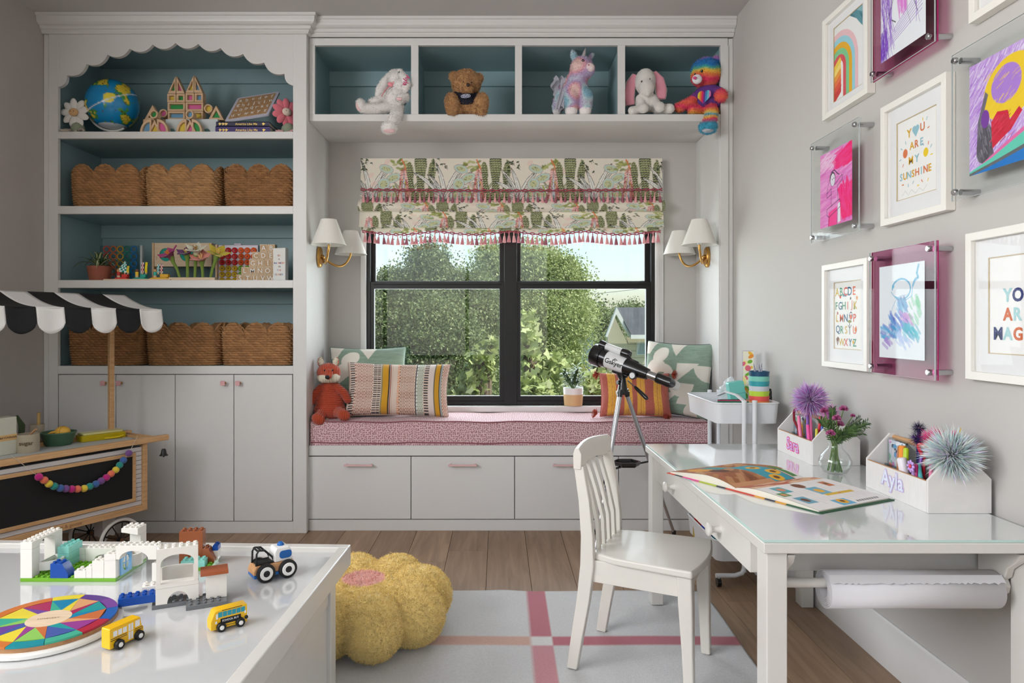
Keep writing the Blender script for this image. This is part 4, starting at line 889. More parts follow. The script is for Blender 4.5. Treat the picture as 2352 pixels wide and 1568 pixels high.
# ---- top shelf: globe
gc = P(259, 241, 3.70); gr = .133
gl = thing('globe', 'blue desk globe with green and yellow continents on a white arc stand', 'globe', (gc.x, gc.y, Z1))
gz = gc.z-Z1; b = MB().ell((0, 0, gz), gr, 120, 90); pv = np.array(b.v)-np.array((0, 0, gz)); pv /= gr
ax_ = Matrix.Rotation(math.radians(-24), 3, 'Y') @ Matrix.Rotation(math.radians(12), 3, 'X'); q = pv @ np.array(ax_)
n1 = vnoise(q+5, 1.9, 4)*.6+vnoise(q+5, 4.3, 5)*.3+vnoise(q+5, 9, 6)*.15
cc = np.tile(np.array(lin((20, 140, 200))), (len(q), 1)); land = n1 > .60; cc[land] = np.array(lin((70, 150, 70))); cc[(n1 > .655)] = np.array(lin((232, 206, 70)))
# island continent in yellow, low right on the visible side
d = np.linalg.norm((pv-np.array([.36, -.92, .0]))*np.array([1, 1, 1.25]), axis=1)+.12*(vnoise(q, 7, 9)-.5); cc[d < .24] = np.array(lin((238, 220, 70)))
cc[pv[:, 2] < -.86] = np.array(lin((225, 230, 236))); sp_ = (vnoise(q+3, 26, 8) > .78) & (n1 > .56); cc[sp_] = np.array(lin((90, 60, 44)))
cc[np.abs(q[:, 2]) < .02] = np.array(lin((230, 236, 240)))
mk('sphere', b, mat('globe_gloss', rough=.22, attr=True, coat=.3), gl, ang=80, pcol=cc)
AXW = plast('white', (232, 231, 228), .35)
pa = [Vector((.141*math.sin(a_)*-1, .0, gz+.141*math.cos(a_))) for a_ in np.linspace(math.radians(24), math.radians(206), 26)]
mk('stand_arc', MB().tube([(p.x, p.y, p.z) for p in pa], .0058, 8), AXW, gl); mk('stand_base', MB().lathe([(.0, 0), (.075, 0), (.075, .006), (.03, .013), (.0, .014)], 32), AXW, gl)
mk('axis_cap', MB().cyl((-.145*math.sin(math.radians(24)), 0, gz+.145*math.cos(math.radians(24))), (-.12*math.sin(math.radians(24)), 0, gz+.12*math.cos(math.radians(24))), .009, n=10), AXW, gl)
# ---- plush flowers
def plush_flower(name, label, px, py, Y, pc, fc, leg, pr=.047, n=9, tilt=0, tz=0):
    o = P(px, py, Y); z0 = Z1; t = thing(name, label, 'toy', (o.x, o.y, z0)); hz = o.z-z0
    mk('body', MB().ell((.008, .012, .033), (.036, .03, .038), 18, 12), FELT('sage', (150, 160, 136)), t)
    R = Matrix.Rotation(math.radians(tilt), 3, 'Z') @ Matrix.Rotation(math.radians(tz), 3, 'X')
    for k in range(n):
        a = 2*PI*k/n+.3; b = MB(); c = R @ Vector((.045*math.cos(a), .004*(k % 2), .045*math.sin(a))); Q = R @ Matrix.Rotation(-a, 3, 'Y')
        b.ell((c.x, c.y, c.z+hz), (pr*.72, .009, .0195), 14, 8, Q); mk('petal', b, pc, t)
    b = MB(); c = R @ Vector((0, -.012, 0)); b.ell((c.x, c.y, c.z+hz), (.025, .014, .021), 18, 12, R); f = mk('face', b, fc, t)
    for s in (-1, 1):
        c = R @ Vector((s*.009, -.0258, .002)); mk('eye', MB().ell((c.x, c.y, c.z+hz), .0021, 8, 6), mat('bead_black', (25, 22, 22), .2), f)
    for s in (-1, 1):
        p = [(.01+s*.02, -.018, .02), (.01+s*.045, -.03, .022), (.01+s*.062, -.036, .008)] if s > 0 else [(-.01, -.018, .02), (-.03, -.034, .018), (-.042, -.04, .007)]
        mk('leg', MB().tube(p, .0058, 8), leg, t)
        mk('leg', MB().tube([(.004+s*.012, -.02, .014), (.012+s*.02, -.046, .007), (.0+s*.034, -.066 if s < 0 else -.05, .0066)], .006, 8), leg, t)
    return t
def striped(name, c1, c2, sc):
    m = mat(name, c1, .9)
    if len(m.node_tree.nodes) > 3: return m
    t = m.node_tree; w_ = t.nodes.new('ShaderNodeTexWave'); w_.inputs['Scale'].default_value = sc; tc = t.nodes.new('ShaderNodeTexCoord'); t.links.new(tc.outputs['Object'], w_.inputs[0]); w_.bands_direction = 'DIAGONAL'
    r = t.nodes.new('ShaderNodeValToRGB'); r.color_ramp.interpolation = 'CONSTANT'; r.color_ramp.elements[1].position = .5; r.color_ramp.elements[0].color = (*lin(c1), 1); r.color_ramp.elements[1].color = (*lin(c2), 1)
    t.links.new(w_.outputs[0], r.inputs[0]); t.links.new(r.outputs[0], t.nodes['Principled BSDF'].inputs[0]); return m
plush_flower('daisy_plush', 'white daisy plush with smiling tan face, left of the globe', 172, 259, 3.62, FELT('white', (238, 236, 230)), FELT('tan', (222, 178, 124)), striped('striped_brown', (226, 220, 208), (132, 104, 84), 90))
pk = plush_flower('blossom_plush', 'pink flower plush beside the letter board', 657, 258, 3.64, FELT('rose', (232, 124, 138)), FELT('cream', (232, 214, 196)), striped('striped_pink', (236, 226, 220), (214, 110, 116), 90), .043, 10, 38, 0)
# ---- wooden window blocks
PAN = {'green': mat('pane_green', (60, 160, 88), .2), 'pink': mat('pane_pink', (224, 110, 166), .2), 'yellow': mat('pane_yellow', (232, 206, 84), .2), 'blue': mat('pane_blue', (120, 170, 206), .2)}
YK = 3.70
def blk(kind, label, px0, px1, pyb, pyt, colr, Y=YK, thick=.04, front=None, zb=None):
    a = P(px0, pyb, Y); c = P(px1, pyt, Y); w_, h_ = c.x-a.x, c.z-a.z
    t = thing('window_block', label, 'toy block', (a.x, Y, zb if zb is not None else a.z), 0, 'wooden blocks with coloured panes')
    m_ = .0105
    if kind == 'rect': A = [(0, 0), (w_, 0), (w_, h_), (0, h_)]; q = min(m_, h_*.24); B = [(q, q), (w_-q, q), (w_-q, h_-q), (q, h_-q)]
    elif kind in ('triL', 'triR', 'tri'):
        ap = {'triL': w_*.98, 'triR': w_*.02, 'tri': w_/2}[kind]; A = [(0, 0), (w_, 0), (ap, h_)]; cxn = (0+w_+ap)/3; cyn = h_/3; f = .5; B = [(cxn+(u-cxn)*f, cyn+(v-cyn)*f) for u, v in A]
    elif kind == 'ring': A = circ(w_/2, h_/2, w_/2, 28, ry=h_/2); B = circ(w_/2, h_/2, w_/2*.66, 28, ry=h_/2*.66)
    elif kind == 'archL': A = [(w_, 0)]+[(w_-w_*math.sin(t_)*1.0, h_*math.cos(t_)) for t_ in np.linspace(.0, PI/2, 14)]; cxn, cyn = w_*.62, h_*.4; B = [(cxn+(u-cxn)*.62, cyn+(v-cyn)*.62) for u, v in A]
    else: A = [(0, 0)]+[(w_*math.sin(t_), h_*math.cos(t_)) for t_ in np.linspace(0, PI/2, 14)][::-1]; cxn, cyn = w_*.38, h_*.4; B = [(cxn+(u-cxn)*.62, cyn+(v-cyn)*.62) for u, v in A]
    mk('frame', MB().ring(A, B, -thick/2, thick/2, 'xz'), MAPLE, t, bevel=.0012, seg=1)
    if colr: mk('pane', MB().prism(B, -.003, .003, 'xz'), PAN[colr], t, smooth=False)
    return t
def bxp(x): return 320+x/10.69
def byp(y): return 170+y/10.69
for k, lb, x0, x1, y0, y1, cl in (('triL', 'left half-roof block with green pane of the left tower', 735, 938, 510, 80, 'green'), ('triR', 'right half-roof block with pink pane of the left tower', 948, 1155, 510, 80, 'pink'), ('triL', 'left half-roof block with yellow pane of the right tower', 1168, 1378, 490, 60, 'yellow'), ('triR', 'right half-roof block with blue pane of the right tower', 1386, 1590, 490, 60, 'blue'),
    ('rect', 'square block with yellow pane in the left tower', 725, 938, 715, 515, 'yellow'), ('rect', 'square block with green pane in the left tower', 948, 1160, 715, 515, 'green'), ('rect', 'square block with pink pane in the right tower', 1170, 1385, 712, 495, 'pink'), ('rect', 'square block with blue pane in the right tower', 1395, 1600, 712, 495, 'blue'),
    ('rect', 'long block with green pane in the left tower', 735, 1162, 935, 720, 'green'), ('rect', 'long block with pink pane in the right tower', 1175, 1605, 935, 718, 'pink'), ('rect', 'long block with pale blue pane at the foot of the left tower', 738, 1160, 1150, 940, 'blue'), ('rect', 'long block with yellow pane at the foot of the right tower', 1175, 1602, 1150, 940, 'yellow')):
    blk(k, lb, bxp(x0), bxp(x1), byp(y0), byp(y1), cl)
zbx = P(400, byp(1155), YK).z
# white carton base under the towers
t = thing('shelf_riser', 'white carton with arched windows under the wooden block towers', 'box', (P(388, 0, YK).x, YK, Z1)); w_ = P(507, 0, YK).x-P(388, 0, YK).x; h_ = zbx-Z1
mk('shell', MB().box(0, w_, -.04, .05, 0, h_-.0004), plast('carton', (214, 222, 222), .5), t, bevel=.002)
for x0 in (.012, .115, .2): mk('arched_window', MB().prism([(x0, .012)]+[(x0+.022-.022*math.cos(a_), .018+.026*math.sin(a_)) for a_ in np.linspace(0, PI, 12)]+[(x0+.044, .012)], -.0415, -.04, 'xz'), mat('carton_window', (110, 150, 152), .3), t, smooth=False)
for lb, x0, x1, cl, kd in (('half-arch block with blue pane in the front left pair', 50, 330, 'blue', 'archL'), ('half-arch block with pink pane in the front left pair', 470, 750, 'pink', 'archR'), ('half-arch block with yellow pane in the front right pair', 935, 1190, 'yellow', 'archL'), ('half-arch block with green pane in the front right pair', 1320, 1580, 'green', 'archR')):
    blk(kd, lb, bxp(x0), bxp(x1), 302+6, byp(1120), cl, 3.612, .034, zb=Z1)
for lb, x0, x1, cl in (('low triangle block with yellow pane between the left arches', 235, 575, 'yellow'), ('low triangle block with pink pane between the right arches', 1110, 1440, 'pink')):
    blk('tri', lb, bxp(x0), bxp(x1), 302+6, byp(1135), cl, 3.612, .03, zb=Z1)
for lb, x0, x1, y0, y1, cl, Y in (('ring block with green pane balanced on the left arches', 290, 495, 1120, 905, 'green', 3.612), ('ring block with blue pane balanced on the right arches', 1170, 1370, 1125, 905, 'blue', 3.612), ('ring block with magenta pane beside the left tower', 525, 730, 1095, 885, 'pink', YK), ('ring block with yellow pane beside the right tower', 1620, 1830, 985, 762, 'yellow', YK)):
    blk('ring', lb, bxp(x0), bxp(x1), byp(y0), byp(y1), cl, Y)
blk('tri', 'triangle block with green pane right of the towers', bxp(1715), bxp(2105), byp(1150), byp(790), 'green', YK, .03); blk('tri', 'triangle block with empty opening left of the towers', bxp(150), bxp(560), byp(1150), byp(775), None, YK, .03)
t = thing('block_rest', 'thin pale board under the left triangle block', 'toy block', (P(335, 0, YK).x, YK, Z1)); mk('board', MB().box(0, .118, -.03, .03, 0, P(0, byp(1152), YK).z-Z1), MAPLE, t, bevel=.001)
# ---- two dark books and the letter board leaning on them
def book(label, x0, x1, y0, y1, z0, z1, cover, rz=0, sheet_=(230, 224, 208)):
    t = thing('book', label, 'book', ((x0+x1)/2, (y0+y1)/2, z0), rz); w_, d_, h_ = x1-x0, y1-y0, z1-z0
    mk('cover', MB().box(-w_/2, w_/2, -d_/2, d_/2, 0, .0022).box(-w_/2, w_/2, -d_/2, d_/2, h_-.0022, h_).box(-w_/2, w_/2, -d_/2, -d_/2+.0022, 0, h_), cover, t)
    mk('pages', MB().box(-w_/2+.003, w_/2-.003, -d_/2+.0022, d_/2-.003, .0022, h_-.0022), mat('page_block', sheet_, .9), t); return t
b0, b1 = P(501, 0, 3.63).x, P(622, 0, 3.63).x; zm = P(0, 293.5, 3.63).z; zt_ = P(0, 283, 3.63).z
GOLD = mat('gold_foil', (222, 190, 110), .3, metal=.8)
t2 = book('purple hardback lying under the navy one', b0-.002, b1+.006, 3.6, 3.78, Z1, zm-.0005, mat('book_purple', (62, 44, 110), .4)); t1 = book('navy hardback with gold lettering lying under the letter board', b0, b1, 3.602, 3.77, zm, zt_, mat('book_navy', (44, 44, 76), .4))
for tt, zz in ((t1, (zt_-zm)/2), (t2, (zm-Z1)/2)):
    text('spine_lettering', 'America Like Me', .017, GOLD, tt, (.02, -.0856 if tt is t1 else -.0906, zz), (1, 0, 0), (0, 0, 1), .01)
    for x in (-.118, -.1, -.085, .112): mk('gilt_ornament', MB().prism([(x+.007*math.cos(a_)*(1+.4*math.sin(5*a_)), zz+.006*math.sin(a_)*(1+.4*math.cos(3*a_))) for a_ in np.linspace(0, 2*PI, 24)[:-1]], -.0859 if tt is t1 else -.0909, -.0853 if tt is t1 else -.0903, 'xz'), GOLD, tt)
lbd = thing('letter_board', 'white tray of lower-case letters on a slanted wooden board', 'toy', tuple(P(516, 283, 3.61).xy)+(zt_+.0003,)); o3 = P(516, 283, 3.61)
ux = (P(623, 272, 3.66)-o3); vx = (P(546, 229, 3.76)-o3); ux = Vector((ux.x, ux.y*.2, ux.z)); un, vn = ux.normalized(), vx.normalized(); vn = (vn-un*vn.dot(un)*.0)
nn = un.cross(vn).normalized(); lw, lh = ux.length, vx.length
LM = Matrix(((un.x, vn.x, nn.x, 0), (un.y, vn.y, nn.y, 0), (un.z, vn.z, nn.z, 0), (0, 0, 0, 1)))
rq = rrect(0, lw, 0, lh, .012, 4)
mk('tray', MB(LM).prism(rq, -.006, .004), plast('lavender', (206, 204, 218), .4), lbd, bevel=.001)
wd = mk('board', MB(LM).prism(rrect(.016, lw-.016, .016, lh-.016, .004, 2), .0041, .0055), wood('letter_board_wood', (206, 168, 124), (160, 116, 76), .5, 8, (3, 16, 16)), lbd)
LW = mat('letter_white', (240, 238, 234), .4)
for r_i, (row, n_) in enumerate((('abcdef', 6), ('ghijklm', 7), ('nopqrst', 7), ('uvwxyz', 6))):
    for i, chh in enumerate(row):
        p = LM @ Vector((.03+(lw-.06)*(i/(n_-1)), lh-.042-(lh-.085)*r_i/3, .0058)); text('letter', chh, .042, LW, wd, p, un, vn, .015)
# ---- third shelf: spider plant
sp0 = P(229, 643, 3.66); pl = thing('spider_plant', 'spider plant with striped leaves in a terracotta pot', 'plant', (sp0.x, 3.66, Z3))
TER = mat('terracotta', (158, 92, 72), .85, var=.1, vs=20); s_k = 3.66/FPX
mk('pot', MB().lathe([(.0, 0), (21*s_k, 0), (25*s_k, 25*s_k), (25.4*s_k, 26*s_k), (26*s_k, 34*s_k), (24.5*s_k, 34*s_k), (23*s_k, 29*s_k), (0, 29*s_k)], 30), TER, pl, ang=30)
rs = random.Random(4); LGa, LGb = (62, 88, 46), (206, 210, 168)
leafm = mat('spider_leaf', rough=.45, attr=True)
def blade(b, p0, az, L, up, w_, droop, stripe=True, c1=LGa, c2=LGb, n=9, curl=0):
    vs = []; d = Vector((math.cos(az), math.sin(az), 0)); sd = Vector((-d.y, d.x, 0))
    for i in range(n+1):
        t = i/n; r = L*t*math.cos(up)*(1-.15*t); z = L*(t*math.sin(up)-droop*t*t); ww = w_*(.35+1.1*t*(1-t)*2.2)*(1-t**4); c_ = Vector(p0)+d*r+Vector((0, 0, z))+sd*curl*t*t
        for s in (-1, -.42, .42, 1): vs.append(c_+sd*ww*s+Vector((0, 0, -.18*ww*(1-abs(s)))))
    o = len(b.v); b.v += [tuple(v) for v in vs]
    for i in range(n):
        for k in range(3): b.f.append((o+i*4+k, o+i*4+k+1, o+i*4+k+5, o+i*4+k+4)); b.c.append(c2 if (k == 1) == stripe else c1)
zt3 = 29*s_k
for i in range(26):
    b = MB(); az = rs.uniform(0, 2*PI) if i > 7 else PI+rs.uniform(-.9, .5); blade(b, (rs.uniform(-.01, .01), rs.uniform(-.01, .01), zt3), az, rs.uniform(.17, .27), rs.uniform(.65, 1.3), rs.uniform(.0075, .0115), rs.uniform(.45, .8)); mk('leaf', b, leafm, pl, ang=80)
# ---- ring stacking panel
o_ = P(231, 640, 3.86); w_ = P(326, 0, 3.86).x-o_.x; h_ = P(0, 564, 3.86).z-Z3
t = thing('ring_board', 'clear acrylic board with rows of coloured rings behind the spider plant', 'toy', (o_.x, 3.86, Z3)); mk('panel', MB().box(0, w_, -.006, 0, 0, h_), clear('ring_acrylic', (226, 236, 238), 1), t, smooth=False); mk('edge', MB().box(w_, w_+.012, -.02, 0, 0, h_), ACRE, t)
for i in range(5):
    for j in range(5):
        c = [(196, 76, 60), (206, 104, 60), (206, 160, 50), (20, 130, 110), (30, 120, 190)][i]; x, z = w_*(.13+.165*i)+.01, h_*(.9-.19*j)
        mk('ring', MB().tube([(x+.0165*math.cos(a_), -.012, z+.0165*math.sin(a_)) for a_ in np.linspace(0, 2*PI, 25)[:-1]], .0034, 6, closed=True), plast('ring%d' % i, c), t)
# ---- peg boats
t0 = thing('boat_board', 'thin pale board under the wooden boats', 'board', (P(242, 0, 3.6).x, 3.6, Z3)); mk('plank_top', MB().box(0, P(395, 0, 3.6).x-P(242, 0, 3.6).x, -.02, .07, 0, .0075), BIRCH, t0, bevel=.001)
zb3 = Z3+.0078
def sail(b, x, z0, h, w_, c1, c2):
    n = 5
    for i in range(n):
        for k in range(3):
            u0, u1 = k/3, (k+1)/3; a0, a1 = i/n, (i+1)/n; f = lambda u, a: (x+w_*(u-.5)*(1-.15*a), -.003*math.sin(a*5), z0+h*a)
            o = len(b.v); b.v += [f(u0, a0), f(u1, a0), f(u1, a1), f(u0, a1)]; b.f.append((o, o+1, o+2, o+3)); b.c.append(c1 if (i+k) % 2 else c2)
SAIL = mat('gingham', rough=.9, attr=True)
for lb, px0, px1, c, peg, head, flags in (('red toy boat with a teal gingham sail', 265, 297, (214, 58, 50), (206, 54, 46), (214, 160, 110), ((.050, .05, (20, 140, 128), (220, 240, 236), True), (.072, .036, (236, 208, 60), (240, 214, 80), False))),
        ('teal toy boat with a yellow peg person', 307, 339, (36, 160, 140), (240, 200, 40), (120, 76, 56), ((.047, .055, (176, 28, 44), (240, 236, 230), False), (.066, .056, (238, 214, 40), (238, 214, 40), False))),
        ('mustard toy boat with a teal peg person', 345, 392, (226, 174, 34), (52, 176, 160), (214, 160, 110), ((.042, .045, (20, 130, 130), (220, 240, 236), False), (.060, .045, (186, 28, 40), (240, 236, 230), False)))):
    x0 = P(px0, 0, 3.605).x; w_ = P(px1, 0, 3.605).x-x0; t = thing('peg_boat', lb, 'toy', (x0, 3.605, zb3), 0, 'wooden peg boats')
    mk('hull', MB().prism([(0, 0), (w_, 0), (w_-.004, .004), (w_*.8, .0085), (w_*.2, .0085), (.004, .004)], -.015, .015, 'xz'), plast('hull%d' % px0, c, .45), t, bevel=.001); mk('cabin', MB().box(w_*.52, w_*.92, -.012, .012, .0086, .026), plast('hull%d' % px0, c, .45), t, bevel=.0015)
    pg = mk('peg_person', MB().lathe([(0, .0086), (.0085, .0086), (.0085, .038), (.0, .038)], 16, (w_*.24, 0, 0)), plast('peg%d' % px0, peg, .5), t); mk('head', MB().ell((w_*.24, 0, .045), .0088, 14, 10), mat('peg_head%d' % px0, head, .5), pg); mk('peg_foot', MB().lathe([(.0088, .0087), (.0088, .019)], 16, (w_*.24, 0, 0)), MAPLE, pg)
    for fx, fh, c1, c2, tri in flags:
        fx = min(fx, w_*.9); s2 = mk('mast', MB().cyl((fx, 0, .026), (fx, 0, .036), .0042, n=8), MAPLE, t); b = MB()
        if tri:
            for i in range(6):
                for k in range(4):
                    f = lambda u, a: (fx+.01-.05*u*(1-a*.85), -.004, .034+.055*a+.006*u); o = len(b.v); b.v += [f(k/4, i/6), f((k+1)/4, i/6), f((k+1)/4, (i+1)/6), f(k/4, (i+1)/6)]; b.f.append((o+3, o+2, o+1, o)); b.c.append(c1 if (i+k) % 2 else c2)
        else: sail(b, fx, .034, fh, .013, c1, c2)
        so = mk('sail', b, SAIL, s2, smooth=False); so.modifiers.new('thickness', 'SOLIDIFY').thickness = .002
# ---- wooden box with two teal portholes
o_ = P(356, 612, 3.82); w_ = P(487, 0, 3.82).x-o_.x; h_ = P(0, 558, 3.82).z-o_.z
t = thing('porthole_box', 'pale wooden toy box with two teal cloth portholes behind the felt flowers', 'toy', (o_.x, 3.82, Z3)); zf = o_.z-Z3
A = [(0, zf), (w_, zf), (w_, zf+h_), (0, zf+h_)]
fp = MB(); 
for k in range(2):
    xa, xb = (0, w_*.385) if k == 0 else (w_*.385, w_); cxk = w_*(.2+.36*k); cyk = zf+h_*.5; n = 28; out = []; inn = []
    for i in range(n):
        a_ = 2*PI*i/n+PI/4; ca_, sa_ = math.cos(a_), math.sin(a_); m_ = max(abs(ca_), abs(sa_)); out.append((min(max(cxk+ca_/m_*.3, xa), xb), min(max(cyk+sa_/m_*.3, zf), zf+h_))); inn.append((cxk+.037*ca_, cyk+.037*sa_))
    fp.ring(out, inn, -.006, .0, 'xz')
mk('face', fp, BIRCH, t); mk('body', MB().box(0, w_, .002, .06, zf, zf+h_), BIRCH, t)
for k in range(2): mk('cloth', MB().ell((w_*(.2+.36*k), .001, zf+h_*.5), (.037, .004, .037), 24, 10), FELT('teal', (40, 168, 150)), t)
mk('upright', MB().box(-.012, -.001, -.012, .02, 0, zf+h_+.001), MAPLE, t, bevel=.002); mk('foot', MB().box(.03, w_-.03, .01, .03, 0, zf), clear('box_foot', (235, 240, 240), 1), t, smooth=False); text('lettering', 'LOVE', .008, mat('brand_ink', (110, 84, 60), .7), t, (.012, -.0066, zf+h_*.35), (0, 0, -1), (1, 0, 0)); text('lettering', 'VERY', .008, MT['brand_ink'], t, (.04, -.0066, zf+h_*.1), (1, 0, 0), (0, 0, 1))
# ---- felt flowers in a block
o_ = P(391, 643, 3.612); w_ = P(497, 0, 3.612).x-o_.x
t = thing('flower_stand', 'pale wooden bar holding the felt flowers', 'toy', (o_.x, 3.612, Z3)); mk('bar', MB().box(0, w_, -.02, .02, 0, .0165), BIRCH, t, bevel=.0015)
GR = FELT('stem', (120, 146, 60))
def lily(label, px, pyh, lean, pet, npet, size, tilt, cone, stam=(236, 196, 110), pw_=.4):
    x0 = P(px, 0, 3.612).x; hz = P(0, pyh, 3.612).z-(Z3+.0166); t = thing('felt_flower', label, 'toy', (x0, 3.612, Z3+.0166), 0, 'felt flowers in the wooden bar')
    tipx = lean; mk('stem', MB().tube([(0, 0, 0), (tipx*.3, 0, hz*.4), (tipx*.75, 0, hz*.72), (tipx, 0, hz)], [.0078, .0076, .009, .015], 10), GR, t)
    mk('calyx', MB().tube([(tipx*.9, 0, hz*.85), (tipx+tilt*.008, 0, hz+.012)], [.011, .02], 12), cone, t)
    c0 = Vector((tipx+tilt*.006, 0, hz+.004)); R0 = Matrix.Rotation(tilt*.5, 3, 'Y') @ Matrix.Rotation(.55, 3, 'X')
    for k in range(npet):
        a_ = 2*PI*k/npet+.4; d = R0 @ Vector((math.cos(a_)*.85, math.sin(a_)*.85, .55)); d.normalize(); sd = d.cross(R0 @ Vector((0, 0, 1))).normalized(); up = sd.cross(d); b = MB(); n = 8; vs = []
        for i in range(n+1):
            q = i/n; c_ = c0+d*size*q-up*size*.35*q*q*-1*(-1 if q > .6 else 1)*.2; ww = size*pw_*math.sin(PI*min(1, q*.86+.12))**.8*(1-q**6)
            vs += [c_-sd*ww, c_-up*.004, c_+sd*ww, c_+up*.004]
        fs = [(i*4+k2, i*4+(k2+1) % 4, (i+1)*4+(k2+1) % 4, (i+1)*4+k2) for i in range(n) for k2 in range(4)]; b.add(vs, fs); mk('petal', b, pet, t, ang=70)
    for k in range(4):
        d = R0 @ Vector((.3*math.cos(k*1.6), .3*math.sin(k*1.6), 1)); mk('stamen', MB().tube([c0, c0+d*size*.55], .0024, 6), FELT('stamen%d' % stam[0], stam), t)
lily('magenta felt flower at the left of the wooden bar', 413, 590, -.045, FELT('magenta', (186, 44, 124)), 5, .066, -.9, FELT('calyxm', (140, 70, 90)), (244, 150, 60))
lily('purple felt flower in the wooden bar', 431, 586, -.002, FELT('purple', (112, 54, 116)), 5, .06, -.2, GR)
lily('white felt lily behind the coral one', 448, 580, .004, FELT('ivory', (232, 228, 206)), 5, .068, .2, FELT('calyxw', (206, 206, 176)), (190, 150, 90), .28)
lily('coral felt lily in front, with long stamens', 466, 600, -.006, FELT('coral', (238, 148, 132)), 5, .074, -.1, GR, (246, 200, 140))
lily('yellow felt lily leaning right', 484, 588, .03, FELT('yellow', (214, 190, 60)), 5, .074, .9, GR, (236, 170, 110), .3)
# ---- button board
o_ = P(500, 643, 3.80); w_ = P(592, 0, 3.80).x-o_.x; h_ = P(0, 562, 3.8).z-Z3
t = thing('button_board', 'clear case with rows of red, orange, yellow and green buttons', 'toy', (o_.x, 3.8, Z3)); mk('case', MB().box(0, w_, .006, .03, 0, h_), plast('mauve_clear', (198, 186, 196), .3), t, bevel=.003); mk('latch', MB().box(w_*.4, w_*.58, .004, .02, h_, h_+.008), plast('mauve_clear', 0), t, bevel=.002); mk('frame_side', MB().box(-.012, -.001, -.004, .03, 0, h_), MAPLE, t)
bcols = {0: (190, 24, 30), 1: (232, 92, 28), 2: (206, 166, 26), 3: (120, 176, 30)}
CR_ = mat('thread_dark', (60, 36, 24), .8)
for j in range(6):
    for i in range(6):
        k = (0 if i < 3 else 1)+(0 if j < 3 else 2); x, z = w_*(.105+.158*i), h_*(.855-.158*j); q = mk('button', MB().lathe([(0, 0), (.0158, 0), (.0158, -.006), (.0135, -.0075), (.011, -.006), (0, -.006)], 20, (x, .005, z), 'y'), plast('button%d' % k, bcols[k]), t)
        mk('stitch', MB().box(-.0045, .0045, -.0016, 0, -.0007, .0007, M=Matrix.Translation((x, -.001, z)) @ Matrix.Rotation(.8, 4, 'Y')).box(-.0045, .0045, -.0016, 0, -.0007, .0007, M=Matrix.Translation((x, -.001, z)) @ Matrix.Rotation(-.8, 4, 'Y')), CR_, q)
# ---- alphabet blocks
bs_ = .0412; Yb_ = 3.74
blet = [('AB', 597), ('CDE', 579), ('GHIJ', 572), ('LMNOP', 554), ('STUVWX', 543)]
bm = mesh_of('cube', MB().box(0, bs_-.0006, -bs_/2, bs_/2, 0, bs_-.0004), BIRCH)
for r_i, (row, pxl) in enumerate(blet):
    zr_ = Z3+bs_*(4-r_i)
    for i, chh in enumerate(row):
        x = P(pxl, 0, Yb_-.02).x+i*bs_
        if x+bs_ > OR+.028: continue
        t = thing('alphabet_block', 'wooden alphabet cube with a white letter %s' % chh, 'toy block', (x, Yb_, zr_), 0, 'alphabet cubes in a stepped pile'); put('cube', bm, t, bevel=.0015)
        mk('carved_panel', MB().prism(rrect(.004, bs_-.005, .004, bs_-.005, .003, 2), -bs_/2-.0006, -bs_/2, 'xz'), wood('carved_birch', (214, 178, 136), (190, 150, 108), .6, 10, (6, 12, 12)), t, smooth=False)
        text('letter', chh, .036, LW, t, (bs_/2, -bs_/2-.0012, bs_/2), (1, 0, 0), (0, 0, 1), .008)
# ---- small sign
a = P(624, 643, 3.6); w_ = .073; t = thing('rainbow_sign', 'white block sign reading BE A RAINBOW IN THE CLOUDS', 'sign', (a.x+.002, 3.615, Z3), math.radians(-14)); h_ = P(0, 569, 3.6).z-Z3
mk('block', MB().box(0, w_, 0, .03, 0, h_), plast('sign_white', (232, 231, 226), .5), t, bevel=.0015); kk = 0
cl = [(232, 170, 150), (180, 60, 70), (60, 50, 80), (200, 60, 60), (230, 150, 60), (60, 120, 190), (90, 80, 140), (150, 90, 60)]
for ln, zf_ in (('BE', .77), ('A', .66), ('RAINBOW', .54), ('IN', .43), ('THE', .32), ('CLOUDS', .19)):
    for i, chh in enumerate(ln):
        c = cl[(kk*3+1) % 8]; kk += 1; text('letter', chh, .0125, mat('sign_ink%d' % ((kk*3-2) % 8), c, .7), t, (w_/2+(i-(len(ln)-1)/2)*.0084, -.0006, h_*zf_), (1, 0, 0), (0, 0, 1), .02)
# things peeping out of the middle lower basket
t = thing('toy_dinosaur', 'dark shaggy toy peeping out of the basket behind the awning', 'toy', (P(362, 0, 3.72).x, 3.72, Z4+.006)); b = MB().ell((0, 0, .2), (.03, .03, .035), 12, 8)
b.tube([(0, 0, 0), (0, 0, .2)], .016, 8); skin('body', b, mat('dark_plush', (52, 54, 50), .9), t, None, .006, 3, fur=900, fl=.012)
